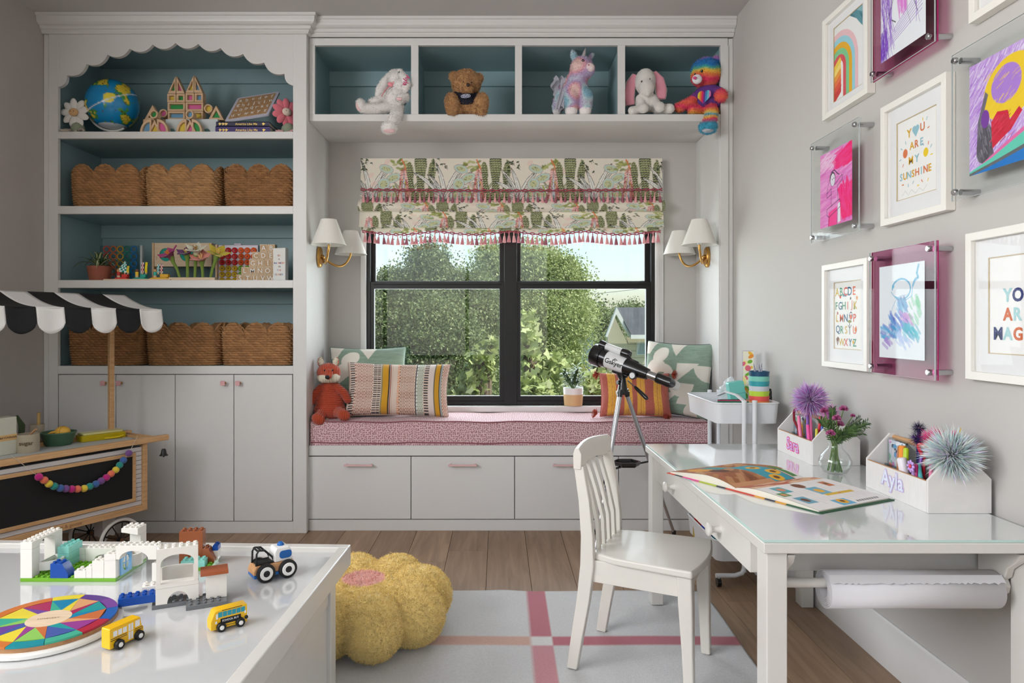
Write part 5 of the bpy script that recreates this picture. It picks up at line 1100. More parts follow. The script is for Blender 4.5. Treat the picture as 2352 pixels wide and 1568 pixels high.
# ================================================================== soft toys
PL = mat('plush', rough=.95, attr=True, sheen=.35); EYE = mat('eye_black', (18, 16, 18), .12); EYEW = mat('eye_glint', (245, 245, 245), .2)
class Toy:
    """a soft toy laid out from measured points; (px, py, depth) are brought into the toy's own frame"""
    def __init__(s, name, label, px, Y, z): s.o = Vector((P(px, 0, Y).x, Y, z)); s.t = thing(name, label, 'soft toy', s.o); s.Y = Y
    def p(s, px, py, dy=0): return P(px, py, s.Y+dy)-s.o
    def r(s, px): return px*s.Y/FPX
    def E(s, b, px, py, rx, ry, dy=0, rd=None, rot=0):
        R = Matrix.Rotation(rot, 3, 'Y'); b.ell(s.p(px, py, dy), (s.r(rx), s.r(rd or min(rx, ry)), s.r(ry)), 18, 12, R); return b
    def C(s, b, pts, n=12):
        """limb through (px, py, dy, radius px)"""
        q = [s.p(a[0], a[1], a[2]) for a in pts]; rr = [s.r(a[3]) for a in pts]
        b.tube(q, rr, n); b.ell(q[0], rr[0], n, 8); b.ell(q[-1], rr[-1], n, 8); return b
    def eye(s, parent, px, py, dy, r=2.6):
        e = mk('eye', MB().ell(s.p(px, py, dy), (s.r(r), s.r(r)*.6, s.r(r)*1.15), 12, 8), EYE, parent); mk('glint', MB().ell(s.p(px-.6, py-1, dy-.0032 if r > 2 else dy-.002), s.r(r*.28), 6, 4), EYEW, e)
def mixn(c1, c2, sc, seed): return lambda p: ramp(vnoise(p+3, sc, seed), [c1, c2])
ZS_ = ZB-.0004
# white rabbit with one leg over the edge
T = Toy('rabbit_plush', 'white rabbit plush with one leg hanging over the shelf edge', 905, 3.66, ZS_)
b = MB(); T.E(b, 908, 226, 25, 33, .0, 24, .15); T.E(b, 912, 184, 22, 24, -.01, 21); T.E(b, 921, 196, 19, 17, -.045, 15)
T.C(b, [(900, 246, -.02, 13), (870, 250, -.045, 12), (845, 250, -.055, 12)]); T.E(b, 830, 243, 11, 17, -.07, 11, -.35)
T.C(b, [(915, 250, -.03, 14), (910, 265, -.085, 13), (902, 280, -.098, 13)]); T.E(b, 894, 293, 19, 14, -.112, 15, -.1)
T.C(b, [(925, 213, -.02, 11), (931, 224, -.05, 11), (920, 226, -.066, 11)]); T.C(b, [(890, 218, .0, 10), (866, 232, -.01, 11), (853, 236, -.015, 9)])
wr = (242, 238, 234); bd_ = skin('body', b, PL, T.t, mixn(wr, (228, 224, 220), 40, 1), .0055, 5, fur=9000, fl=.007, fw=.0012)
b = MB(); T.C(b, [(903, 168, .0, 8), (886, 188, -.01, 11), (874, 208, -.015, 12), (868, 217, -.015, 7)]); skin('ear', b, PL, T.t, const(wr), .005, 4, fur=1500, fl=.006)
b = MB(); T.C(b, [(918, 166, -.03, 8), (930, 182, -.06, 10), (934, 196, -.064, 10), (930, 206, -.06, 8)]); er = skin('ear', b, PL, T.t, const(wr), .005, 4, fur=1200, fl=.005)
text('embroidery', 'Ayla', T.r(15), mat('thread_pink', (200, 70, 120), .8), er, T.p(932, 184, -.0865), Vector((-.28, -.15, -.95)), Vector((.95, 0, -.28)), .02)
PKF = FELT('pad_pink', (240, 200, 200))
mk('foot_pad', MB().ell(T.p(824, 245, -.082), (T.r(6), T.r(4), T.r(11)), 14, 10, Matrix.Rotation(-.35, 3, 'Y')), PKF, bd_); mk('foot_pad', MB().ell(T.p(894, 300, -.122), (T.r(14), T.r(9), T.r(5.5)), 14, 10), PKF, bd_); mk('paw_pad', MB().ell(T.p(917, 227, -.09), (T.r(7), T.r(3), T.r(4)), 12, 8), PKF, bd_)
T.eye(bd_, 917, 166, -.055, 2.2)
RB = mat('satin_pink', (240, 150, 160), .3)
bw = mk('bow', MB().ell(T.p(897, 194, -.055), (T.r(7), .006, T.r(5)), 12, 8, Matrix.Rotation(.5, 3, 'Y')).ell(T.p(905, 191, -.06), (T.r(4), .006, T.r(4)), 10, 6), RB, T.t)
mk('ribbon_tail', MB().tube([T.p(896, 196, -.055), T.p(884, 208, -.056), T.p(876, 222, -.05)], .007, 6, flat=.25), RB, bw)
# brown bear in a dark shirt
T = Toy('bear_plush', 'brown teddy bear in a dark printed shirt, in the second cubby', 1071, 3.65, ZS_)
b = MB(); T.E(b, 1071, 192, 33, 31, 0, 29); T.E(b, 1072, 203, 16, 13, -.05, 14); T.E(b, 1042, 176, 10.5, 12, .0, 7); T.E(b, 1101, 180, 9, 11, .005, 7); T.E(b, 1069, 240, 30, 25, .0, 24)
for sg, x in ((-1, 1038), (1, 1106)):
    T.E(b, x, 238, 16, 24, -.055, 17, -.12*sg*-1); T.C(b, [(1069+sg*14, 250, -.02, 13), (x, 252, -.05, 13)])
    T.C(b, [(1069+sg*24, 222, 0, 10), (1069+sg*34, 236, -.01, 9)])
br_c = (192, 142, 92); bb = skin('body', b, PL, T.t, mixn((206, 160, 108), (164, 116, 72), 70, 2), .0055, 3, fur=15000, fl=.0085, fw=.0016, fjit=.9)
b = MB(); T.E(b, 1069, 234, 33, 23, -.002, 27); T.C(b, [(1047, 221, -.005, 11), (1040, 230, -.01, 11)]); T.C(b, [(1091, 221, -.005, 11), (1098, 230, -.01, 11)]); sh = skin('shirt', b, mat('navy_jersey', (26, 28, 44), .9, bump=.2, bs=600), T.t, None, .005, 6)
c = Cv(10, 5, 14, (26, 28, 44)); c.ell(5, 2.5, 4.6, 2, (226, 228, 236)); c.ell(5, 2.5, 4.2, 1.6, (44, 58, 100)); c.line([(2, 2.3), (3.4, 1.6), (5, 2.4), (6.6, 1.7), (8, 2.4)], .5, (226, 228, 236)); c.line([(2.2, 3), (7.8, 3)], .35, (226, 228, 236))
print_sheet('badge', c, PRINT, sh, T.p(1057, 216, -.0745), T.p(1081, 214, -.073)-T.p(1057, 216, -.0745), T.p(1058, 227, -.0775)-T.p(1057, 216, -.0745))
mk('nose', MB().ell(T.p(1075, 195, -.088), (T.r(4), T.r(3), T.r(4.2)), 12, 8), mat('nose_brown', (54, 34, 30), .4), bb)
T.eye(bb, 1064, 188, -.066, 1.8); T.eye(bb, 1083, 189, -.064, 1.8)
# unicorn
T = Toy('unicorn_plush', 'pastel tie-dye unicorn plush with a tulle skirt', 1318, 3.68, ZS_)
b = MB(); T.E(b, 1322, 208, 28, 34, 0, 26, .05); T.C(b, [(1322, 190, 0, 23), (1332, 168, -.015, 21)]); T.E(b, 1336, 158, 26, 27, -.02, 25, .2); T.E(b, 1349, 160, 17, 15, -.045, 15)
T.C(b, [(1312, 222, -.03, 17), (1312, 246, -.05, 15)]); T.C(b, [(1344, 222, -.025, 17), (1344, 246, -.045, 15)]); T.C(b, [(1300, 215, .05, 22), (1284, 235, .05, 15), (1280, 250, .05, 12)])
tie = lambda p: ramp(np.clip((vnoise(p+2, 15, 12)-.5)*1.9+.5, 0, 1), [(150, 196, 214), (206, 222, 226), (196, 170, 208), (232, 170, 182), (240, 206, 200)])
ub = skin('body', b, PL, T.t, tie, .0055, 4, fur=11000, fl=.007, fw=.0013)
b = MB(); T.E(b, 1354, 156, 12, 11, -.062, 10); skin('muzzle', b, PL, ub, const((244, 222, 222)), .004, 4)
for x, dy in ((1312, -.05), (1344, -.045), (1280, .05)):
    b = MB(); T.C(b, [(x, 248, dy, 14 if dy < 0 else 11), (x, 256, dy, 14.5 if dy < 0 else 11)]); b.v = [(v[0], v[1], max(v[2], .0)) for v in b.v]; skin('hoof', b, PL, ub, const((242, 234, 232)), .005, 3)
b = MB(); T.E(b, 1318, 128, 7.5, 14, -.005, 5, -.2); T.E(b, 1358, 130, 5, 10, .03, 4, .5); skin('ear', b, PL, ub, tie, .004, 3, fur=900, fl=.005)
mk('horn', MB().tube([T.p(1339, 134, -.03), T.p(1342, 122, -.033), T.p(1345, 110, -.036)], [T.r(6), T.r(4), T.r(.7)], 12), mat('horn_silver', (214, 206, 206), .25, metal=.5), ub)
T.eye(ub, 1339, 140, -.071, 3.6); mk('nostril', MB().ell(T.p(1352, 149, -.0905), (T.r(1.2), T.r(.8), T.r(2)), 8, 6), mat('thread_red', (206, 90, 110), .8), ub)
TU = mat('tulle', (206, 204, 216), .6, alpha=.75, sheen=.5)
for k in range(7):
    b = MB(); a0 = k*.9; b.grid(lambda u, v: tuple(T.p(1304-14*v-8*v*math.sin(k)+(u-.5)*26*(1-v*.3)+3*math.sin(u*14+k), 186+v*(58+4*k % 9)+4*math.sin(u*9+k), -.012*math.sin(u*12+k)+.02-.035*(k % 3)*v)), 18, 10); mk('tulle_layer', b, TU, T.t, ang=80)
b = MB(); b.grid(lambda u, v: tuple(T.p(1268+32*u*(1-.2*v)+4*math.sin(v*9), 176+50*v*(1-.4*abs(u-.5))+3*math.sin(u*16), .05+.014*math.sin(u*11+v*8))), 20, 12); mk('tulle_tail', b, TU, T.t, ang=80)
# elephant
T = Toy('elephant_plush', 'off-white elephant plush with big pink-lined ears', 1488, 3.66, ZS_)
b = MB(); T.E(b, 1482, 188, 24, 30, -.01, 25); T.E(b, 1485, 202, 18, 21, -.045, 17); T.C(b, [(1486, 200, -.06, 11), (1488, 214, -.062, 8)]); T.E(b, 1486, 236, 27, 24, .0, 22)
T.C(b, [(1470, 228, -.02, 11), (1474, 246, -.055, 10)]); T.E(b, 1477, 249, 13, 11, -.07, 11); T.C(b, [(1500, 228, -.02, 11), (1510, 242, -.055, 10)]); T.E(b, 1515, 246, 13, 12, -.07, 11)
T.C(b, [(1470, 252, -.03, 10), (1452, 254, -.05, 10)]); T.C(b, [(1508, 252, -.02, 11), (1538, 250, -.045, 12)])
ew = (232, 228, 222); eb = skin('body', b, PL, T.t, mixn(ew, (212, 208, 202), 30, 3), .0055, 5, fur=2600, fl=.003, fw=.0012)
for sg, pts in ((-1, [(1460, 172, .0, 9), (1449, 192, .005, 13), (1444, 222, -.0, 15), (1448, 242, -.0, 12)]), (1, [(1500, 168, -.005, 9), (1514, 184, -.01, 13), (1519, 206, -.02, 15), (1520, 226, -.03, 12)])):
    b = MB(); q = [T.p(*a_[:3]) for a_ in pts]; b.tube(q, [T.r(a_[3]) for a_ in pts], 12, flat=1); b.v = [(v[0], q[1].y+(v[1]-q[1].y)*.3, v[2]) for v in b.v]; e = skin('ear', b, PL, eb, const(ew), .004, 3)
    b = MB(); b.tube([x_+Vector((0, -.0035, 0)) for x_ in q], [T.r(a_[3]*.86) for a_ in pts], 12); b.v = [(v[0], q[1].y-.006+(v[1]-q[1].y)*.3, v[2]) for v in b.v]; skin('ear_lining', b, PL, eb, const((232, 156, 172)), .004, 3)
T.eye(eb, 1474, 187, -.064, 2); T.eye(eb, 1492, 182, -.066, 2)
# rainbow bear
T = Toy('rainbow_bear_plush', 'rainbow bear plush in a purple heart shirt, leg dangling', 1625, 3.655, ZS_)
b = MB(); T.E(b, 1621, 168, 33, 34, -.02, 30); T.E(b, 1645, 142, 13, 14, -.01, 8, .4); T.E(b, 1604, 178, 16, 15, -.055, 14); T.E(b, 1626, 226, 26, 30, -.005, 22)
T.C(b, [(1642, 215, -.03, 11), (1655, 218, -.075, 12)]); T.E(b, 1656, 220, 14, 14, -.09, 13); T.C(b, [(1604, 222, -.01, 10), (1582, 236, -.02, 10), (1566, 244, -.02, 11)]); T.E(b, 1560, 247, 12, 10, -.02, 10)
T.C(b, [(1632, 248, -.03, 15), (1634, 262, -.085, 14), (1630, 278, -.1, 14)]); T.E(b, 1626, 292, 20, 15, -.115, 17); T.C(b, [(1610, 250, -.0, 14), (1590, 252, -.02, 11)])
rb = [(240, 60, 110), (250, 190, 60), (242, 90, 70), (246, 210, 90), (60, 180, 210), (20, 130, 200), (170, 110, 200), (240, 90, 140)]
def rbc(p):
    py = VY-(p[:, 2]+ZS_-CH)*FPX/3.655+9*(vnoise(p+1, 24, 5)-.5)
    ks = [124, 138, 144, 160, 168, 174, 182, 190, 208, 222, 240, 252, 262, 270, 277, 283, 290, 302]; cs = [(226, 150, 190), (170, 120, 200), (20, 120, 200), (20, 130, 200), (80, 180, 150), (248, 210, 80), (248, 150, 70), (238, 50, 110), (246, 120, 80), (238, 60, 110), (244, 110, 80), (236, 50, 110), (246, 140, 70), (248, 210, 90), (50, 170, 200), (248, 200, 80), (236, 60, 110), (60, 160, 190)]
    k = np.array([lin(c) for c in cs]); return np.stack([np.interp(py, ks, k[:, i]) for i in range(3)], 1)
rbb = skin('body', b, PL, T.t, rbc, .0055, 4, fur=13000, fl=.009, fw=.0014, fjit=.8)
b = MB(); T.E(b, 1601, 182, 11.5, 11, -.083, 8); skin('muzzle', b, PL, rbb, const((240, 238, 240)), .004, 3)
mk('nose', MB().ell(T.p(1596, 179, -.108), (T.r(4.4), T.r(3), T.r(3.4)), 12, 8), FELT('nose_pink', (236, 90, 150)), rbb); T.eye(rbb, 1612, 163, -.083, 3); T.eye(rbb, 1596, 170, -.08, 2)
b = MB(); T.E(b, 1627, 222, 30, 30, -.008, 26); T.E(b, 1630, 238, 31, 16, -.01, 27); T.C(b, [(1644, 210, -.03, 13), (1651, 214, -.055, 14)]); T.C(b, [(1608, 214, -.005, 12), (1596, 226, -.01, 12)]); sh = skin('shirt', b, mat('purple_jersey', (104, 62, 142), .9, bump=.2, bs=600), T.t, None, .005, 6)
hs = [(236, 214, 60), (244, 130, 60), (232, 40, 110), (120, 60, 150), (70, 150, 210), (120, 200, 220), (230, 130, 190)]
for k, cl in enumerate(hs):
    x0, x1 = -1+2*k/7, -1+2*(k+1)/7; pts = []
    hu = lambda x: .5*math.sqrt(max(0, 1-(abs(x)*2-1)**2))+.35; hl = lambda x: -1.05*(1-abs(x))**.9
    for i in range(6): x = x0+(x1-x0)*i/5; pts.append((x, hu(x)))
    for i in range(6): x = x1-(x1-x0)*i/5; pts.append((x, hl(x)))
    o = T.p(1617, 222, -.083); mb = MB(); mb.prism([(o.x+u*.034+.010*v*.3, o.z+v*.036+u*.004) for u, v in pts], o.y-.004, o.y, 'xz'); mk('heart_stripe', mb, FELT('heart%d' % k, cl), sh)
mk('foot_pad', MB().ell(T.p(1626, 299, -.128), (T.r(14), T.r(9), T.r(6)), 14, 10), mat('silver_sequin', (196, 198, 206), .3, metal=.6, bump=.5, bs=900), rbb)
mk('ear_lining', MB().ell(T.p(1642, 144, -.026), (T.r(5), T.r(3), T.r(5)), 10, 8), MT['silver_sequin'], rbb)
# fox on the cushion
CZ = .5755
T = Toy('fox_plush', 'rust corduroy fox plush sitting at the left end of the bench cushion', 757, 3.72, CZ+.002)
CORD = mat('corduroy_rust', (182, 66, 34), .9, sheen=.3); tt_ = CORD.node_tree
def ribs(m, ax, sc, dist=.004):
    t = m.node_tree; w_ = t.nodes.new('ShaderNodeTexWave'); w_.bands_direction = ax; w_.inputs['Scale'].default_value = sc; tc = t.nodes.new('ShaderNodeTexCoord'); t.links.new(tc.outputs['Object'], w_.inputs[0]); bp = t.nodes.new('ShaderNodeBump'); bp.inputs['Distance'].default_value = dist; bp.inputs['Strength'].default_value = .9; t.links.new(w_.outputs['Fac'], bp.inputs['Height']); t.links.new(bp.outputs[0], t.nodes['Principled BSDF'].inputs['Normal'])
ribs(CORD, 'Z', 32); CORDV = mat('corduroy_rust_upright', (190, 72, 36), .9, sheen=.3); ribs(CORDV, 'X', 34); CREAM = mat('corduroy_cream', (236, 226, 204), .9); ribs(CREAM, 'X', 34)
b = MB(); T.E(b, 757, 925, 34, 38, 0, 26); T.E(b, 757, 898, 22, 28, 0, 20); T.E(b, 757, 940, 37, 24, 0, 30); fb = skin('body', b, CORD, T.t, None, .005, 6)
b = MB(); T.E(b, 755, 855, 27.5, 22, -.02, 24); hd = skin('head', b, CORDV, T.t, None, .005, 5)
b = MB(); T.E(b, 755, 866, 26.5, 13.5, -.026, 25); T.E(b, 744, 868, 14, 11, -.05, 12); T.E(b, 767, 868, 14, 11, -.05, 12); skin('cheeks', b, CREAM, hd, None, .005, 4)
b = MB(); T.C(b, [(755, 856, -.07, 10), (754, 865, -.092, 7)]); skin('snout', b, CORDV, hd, None, .004, 4)
mk('nose', MB().ell(T.p(752, 866, -.112), (T.r(5.5), T.r(4), T.r(4.5)), 12, 8), mat('nose_navy', (20, 20, 30), .5), hd)
for x in (745, 764): T.eye(hd, x, 850, -.078, 2)
for sg, x in ((-1, 736), (1, 772)):
    b = MB(); T.E(b, x, 832, 7, 12, -.01, 5, sg*.15); e = skin('ear', b, CORDV, hd, None, .004, 3); b = MB(); T.E(b, x-sg*1.5, 831, 5, 9.5, -.022, 4, sg*.15); skin('ear_tuft', b, PL, hd, const((240, 230, 210)), .004, 3, fur=400, fl=.006)
for pts in ([(739, 890, -.01, 10), (722, 906, -.02, 10), (716, 922, -.03, 9)], [(772, 888, -.01, 10), (790, 902, -.015, 10), (798, 918, -.02, 9)]):
    b = MB(); T.C(b, pts); skin('arm', b, CORD, fb, None, .005, 4)
for pts, fx, fy in (([(742, 945, -.03, 13), (734, 955, -.08, 12)], 731, 962), ([(772, 945, -.03, 13), (784, 948, -.07, 12)], 789, 953)):
    b = MB(); T.C(b, pts); T.E(b, fx, fy, 16, 13, -.11 if fx < 760 else -.09, 12, .5 if fx < 760 else .4); skin('leg', b, CORDV, fb, None, .005, 4)
mk('tail', MB().ell(T.p(752, 960, -.02), (.02, .03, .012), 12, 8), FELT('cream', (232, 214, 196)), fb)
# ================================================================== market stand cart
ctr = Vector((-1.6745, 3.2215, 0)); crz = math.atan2(.875, .485)
ct = thing('market_cart', 'wooden play market cart with chalkboard front and striped awning', 'toy cart', ctr, crz)
CD = ctr; cu = Vector((math.cos(crz), math.sin(crz), 0)); cn = Vector((-cu.y, cu.x, 0))
def loc(p): q = Vector(p)-CD; return Vector((q.dot(cu), q.dot(cn), q.z))
def face(px, py, y=0):
    """point of the photo on the plane parallel to the cart's front, y behind it"""
    d = P(px, py, 1)-Vector((0, 0, CH)); o = Vector((0, 0, CH)); pl = CD+cn*y; t = (pl-o).dot(cn)/d.dot(cn); return loc(o+d*t)
OAKL = wood('ash_wood', (218, 176, 128), (192, 146, 98), .45, 5, (1.2, 18, 18)); SLW = mat('slat_white', (216, 212, 210), .5); SLG = mat('slat_line', (70, 68, 70), .6)
CL, CB, CT, CTOP = -.9, .222, .535, .5555
mk('end_post', MB().box(-.012, .012, -.012, .014, CB-.008, CT), OAKL, ct, bevel=.002); mk('end_post', MB().box(CL-.012, CL+.012, -.012, .014, CB-.008, CT), OAKL, ct, bevel=.002)
mk('bottom_rail', MB().box(CL+.012, -.012, -.012, .014, CB-.008, CB+.02), OAKL, ct, bevel=.002); mk('counter_rail', MB().box(CL-.02, .115, -.026, .002, CTOP-.026, CTOP), OAKL, ct, bevel=.003)
mk('counter_rail', MB().box(CL-.02, .115, .268, .29, CTOP-.026, CTOP), OAKL, ct, bevel=.003); mk('counter_top', MB().box(CL-.012, .012, .002, .268, CTOP-.03, CTOP-.018), mat('counter_grey', (196, 198, 196), .6), ct)
for x in (.04, .075): mk('handle_rung', MB().box(x, x+.012, .002, .268, CTOP-.02, CTOP-.008), OAKL, ct, bevel=.002)
n = 13; sh_ = (CT-.02-(CB+.02))/n
mk('slat_backing', MB().box(CL+.012, -.012, .004, .012, CB+.02, CT-.02), SLG, ct)
for i in range(n): mk('slat', MB().box(CL+.012, -.012, -.003, .005, CB+.02+i*sh_+.0009, CB+.02+(i+1)*sh_-.0009), SLW, ct, bevel=.001, seg=1)
mk('back_panel', MB().box(CL, 0, .262, .27, CB, CT), SLW, ct); mk('end_panel', MB().box(-.004, .004, .014, .262, CB, CT), SLW, ct); mk('end_panel', MB().box(CL-.004, CL+.004, .014, .262, CB, CT), SLW, ct); mk('bottom_panel', MB().box(CL, 0, .014, .262, CB-.006, CB), SLW, ct)
kx0, kx1, kz0, kz1 = CL+.05, -.062, CB+.06, CT-.058
mk('chalkboard', MB().box(kx0, kx1, -.009, -.004, kz0, kz1), mat('slate_black', (14, 14, 15), .7), ct)
A = [(kx0-.016, kz0-.016), (kx1+.016, kz0-.016), (kx1+.016, kz1+.016), (kx0-.016, kz1+.016)]; mk('board_frame', MB().ring(A, [(kx0, kz0), (kx1, kz0), (kx1, kz1), (kx0, kz1)], -.014, -.0035, 'xz'), OAKL, ct, bevel=.002)
text('burned_lettering', 'milton & goose', .022, mat('burn_brown', (150, 104, 66), .7), ct, (-.36, -.0126, CB+.006), (1, 0, 0), (0, 0, 1))
AXL = mat('axle_brown', (110, 74, 50), .5); RUB = mat('tyre_white', (226, 222, 216), .5); IRON = mat('iron_black', (24, 24, 25), .4)
for x in (-.105, CL+.12):
    for y in (.012, .25):
        w_ = mk('wheel', MB().tube([(x+.092*math.cos(a), y, .1+.092*math.sin(a)) for a in np.linspace(0, 2*PI, 49)[:-1]], .0078, 8, closed=True), RUB, ct)
        mk('rim', MB().tube([(x+.081*math.cos(a), y, .1+.081*math.sin(a)) for a in np.linspace(0, 2*PI, 49)[:-1]], .0042, 6, closed=True), IRON, w_)
        for k in range(10): a = 2*PI*k/10+.2; mk('spoke', MB().cyl((x, y, .1), (x+.08*math.cos(a), y, .1+.08*math.sin(a)), .0026, n=6), IRON, w_)
        mk('hub', MB().lathe([(0, -.01), (.012, -.01), (.012, .01), (0, .01)], 14, (x, y, .1), 'y'), IRON, w_)
    mk('axle', MB().cyl((x, -.0, .1), (x, .262, .1), .009, n=12), AXL, ct); mk('axle_block', MB().box(x-.03, x+.03, .1, .17, .1, CB-.006), SLW, ct, bevel=.004)
ZR, ZE = 1.221, 1.152
for x in (.0, CL+.02): mk('awning_pole', MB().box(x-.012, x+.012, .246, .266, CTOP-.018, ZR-.008), OAKL, ct, bevel=.003)
mk('ridge_bar', MB().cyl((CL-.05, .256, ZR), (.075, .256, ZR), .0105, n=14), OAKL, ct)
AWW = mat('canvas_white', (232, 229, 226), .8, bump=.15, bs=400); AWB = mat('canvas_black', (22, 22, 24), .8, bump=.15, bs=400)
sw = .112; xr = .068; i = 0
while xr-sw > CL-.1:
    m = AWW if i % 2 == 0 else AWB; x1, x0 = xr, xr-sw; b = MB()
    def top(u, v): y = .256-.29*v; return (x0+(x1-x0)*u, y, ZR+.0115+(ZE-ZR-.006)*v-.016*math.sin(v*PI)*(1-.1*u))
    b.grid(top, 6, 16)
    def val(u, v):
        dip = .062+.046*math.sin(PI*u)**.55; y = -.034-.012*v+.003*math.sin(u*6+i); return (x0+(x1-x0)*u, y, ZE+.0055-dip*v)
    b.grid(val, 14, 7)
    o = mk('awning_stripe', b, m, ct, ang=50); so = o.modifiers.new('thickness', 'SOLIDIFY'); so.thickness = .0022
    b = MB(); b.tube([(x0+(x1-x0)*u, -.0338, ZE+.0062) for u in (0, 1)], .0028, 6); mk('edge_roll', b, m, o); xr -= sw; i += 1
# bell on the handle
be_ = face(358, 1030, -.012); t = thing('small_bell', 'little black bell hanging from the cart handle', 'bell', CD+cu*.095+cn*-.012+Vector((0, 0, .455)), crz)
mk('bell_body', MB().lathe([(.02, 0), (.019, .003), (.014, .008), (.0115, .02), (.0105, .028), (.006, .033), (0, .034)], 18), IRON, t); mk('clapper', MB().ell((0, 0, -.003), .005, 8, 6), IRON, t); mk('cord', MB().cyl((0, 0, .034), (0, 0, CTOP-.455-.026), .0009, n=5), mat('cord_cream', (214, 204, 186), .8), t)
# felt ball garland
gt = thing('felt_garland', 'garland of rainbow felt balls strung across the chalkboard', 'garland', CD, crz)
gp = [(350, 922), (397, 950), (440, 983), (487, 1005), (542, 1022), (592, 1027), (645, 1030), (698, 1030), (757, 1025), (808, 1007), (863, 985), (911, 957), (957, 927), (1000, 893), (1042, 858), (1077, 815), (1111, 770), (1160, 708)]
gcl = [(190, 30, 120), (232, 116, 84), (226, 196, 60), (34, 140, 130), (62, 100, 160), (120, 76, 140)]; pts = []
for i, (x, y) in enumerate(gp):
    q = face(x/3.92, 860+y/3.92, -.03); pts.append(q); mk('felt_ball', MB().ell(q, .0155, 14, 10), FELT('ball%d' % (i % 6), gcl[i % 6]), gt)
p0, p1 = face(24, 1044, -.028), face(316, 1001, -.028); mk('string', MB().tube([p0, *pts, p1], .0009, 5), MT['cord_cream'], gt)
# groceries on the counter
CZ0 = CTOP-.0178
def onc(px, py): return on_z(px, py, CZ0)
STO = mat('stoneware', (176, 164, 142), .7, var=.04, vs=30)
o = onc(8, 1043); t = thing('carton', 'pale toy carton with a tan band at the left edge', 'toy food', o, crz+.15)
mk('box', MB().box(-.036, .036, -.03, .03, 0, .158), mat('carton_card', (206, 204, 186), .7), t, bevel=.003); mk('band', MB().box(-.0364, .0364, -.0304, .0304, .06, .085), mat('carton_band', (220, 178, 120), .7), t); text('lettering', 'MAYONNAISE', .0125, mat('ink_brown', (90, 70, 44), .8), t, (.0, -.0308, .073), (1, 0, 0), (0, 0, 1), .02)
o = onc(22, 1034); t = thing('toy_leek', 'dark green toy vegetable leaning behind the carton', 'toy food', (o.x, o.y+.06, CZ0), 0); mk('leaf', MB().tube([(0, 0, 0), (.01, 0, .05), (.012, 0, .1), (-.01, 0, .145)], [.004, .018, .02, .006], 10, flat=.4), mat('leek_green', (54, 74, 40), .6), t)
o = on_z(64, 1037, CZ0); t = thing('sugar_canister', 'beige canister marked sugar with a wooden scoop', 'toy food', o, 0)
mk('pot', MB().lathe([(0, 0), (.043, 0), (.0435, .003), (.0435, .078), (.0405, .078), (.0405, .06), (0, .058)], 36), STO, t, ang=30); text('lettering', 'sugar', .024, mat('ink_brown', (90, 70, 44), .8), t, (.021, -.0406, .038), (.9, .44, 0), (0, 0, 1), .015); mk('scoop', MB().tube([(-.002, 0, .062), (.036, .0, .098)], .0065, 8, flat=.6), mat('scoop_wood', (206, 156, 116), .6), t)
o = on_z(66, 1022, CZ0); t = thing('utensil_canister', 'beige canister holding a wooden stick behind the sugar', 'toy food', (o.x+.004, o.y+.05, CZ0), 0); mk('pot', MB().lathe([(0, 0), (.03, 0), (.03, .088), (.0275, .088), (.0275, .07), (0, .068)], 28), STO, t, ang=30); mk('stick', MB().cyl((.006, 0, .06), (.009, 0, .142), .0072, n=12), wood('stick_wood', (206, 172, 108), (180, 140, 80), .6, 5, (8, 8, 1)), t)
o = onc(130, 1022); t = thing('green_bowl', 'dark green toy bowl holding yellow toys', 'bowl', (o.x, o.y+.012, CZ0), 0); GB = mat('bowl_green', (70, 104, 80), .45)
mk('bowl', MB().lathe([(0, 0), (.05, 0), (.057, .008), (.069, .052), (.073, .056), (.073, .06), (.066, .06), (.054, .012), (0, .008)], 36), GB, t, ang=30)
t = thing('yellow_lemon', 'yellow toy lemon lying in the green bowl', 'toy food', (o.x+.02, o.y+.012, CZ0+.03), 0); YL = mat('lemon', (226, 174, 70), .5); mk('fruit', MB().ell((0, 0, .029), (.034, .026, .026), 18, 12), YL, t); mk('seam', MB().tube([(.002+.0265*0, .0265*math.cos(a), .029+.0265*math.sin(a)) for a in np.linspace(0, 2*PI, 30)[:-1]], .0008, 4, closed=True), mat('lemon_seam', (150, 110, 40), .6), t)
t = thing('yellow_spoon', 'yellow toy scoop lying in the green bowl', 'toy food', (o.x-.03, o.y+.012, CZ0+.028), 0); mk('handle', MB().tube([(-.01, -.02, .016), (.012, -.02, .03), (.03, -.016, .034)], .006, 8), YL, t)
a = onc(170, 1017); c = onc(275, 1004); t = thing('yellow_case', 'translucent yellow toy case with a handle on the cart', 'case', ((a.x+c.x)/2, (a.y+c.y)/2+.03, CZ0), math.atan2(c.y-a.y, c.x-a.x)); L_ = (c-a).length
YC_ = mat('yellow_translucent', (228, 200, 20), .25, trans=.35); mk('shell', MB().prism(rrect(-L_/2, L_/2, -.04, .04, .012, 4), 0, .03), YC_, t, bevel=.003); mk('lid', MB().prism(rrect(-L_/2+.008, L_/2-.012, -.036, .036, .01, 4), .0301, .04), mat('lid_clear', (214, 208, 140), .2), t, bevel=.002); mk('handle', MB().tube([(.0, -.041, .008), (.02, -.055, .009), (.06, -.055, .01), (.085, -.041, .012)], .0035, 6), plast('yellow', (238, 206, 40)), t)
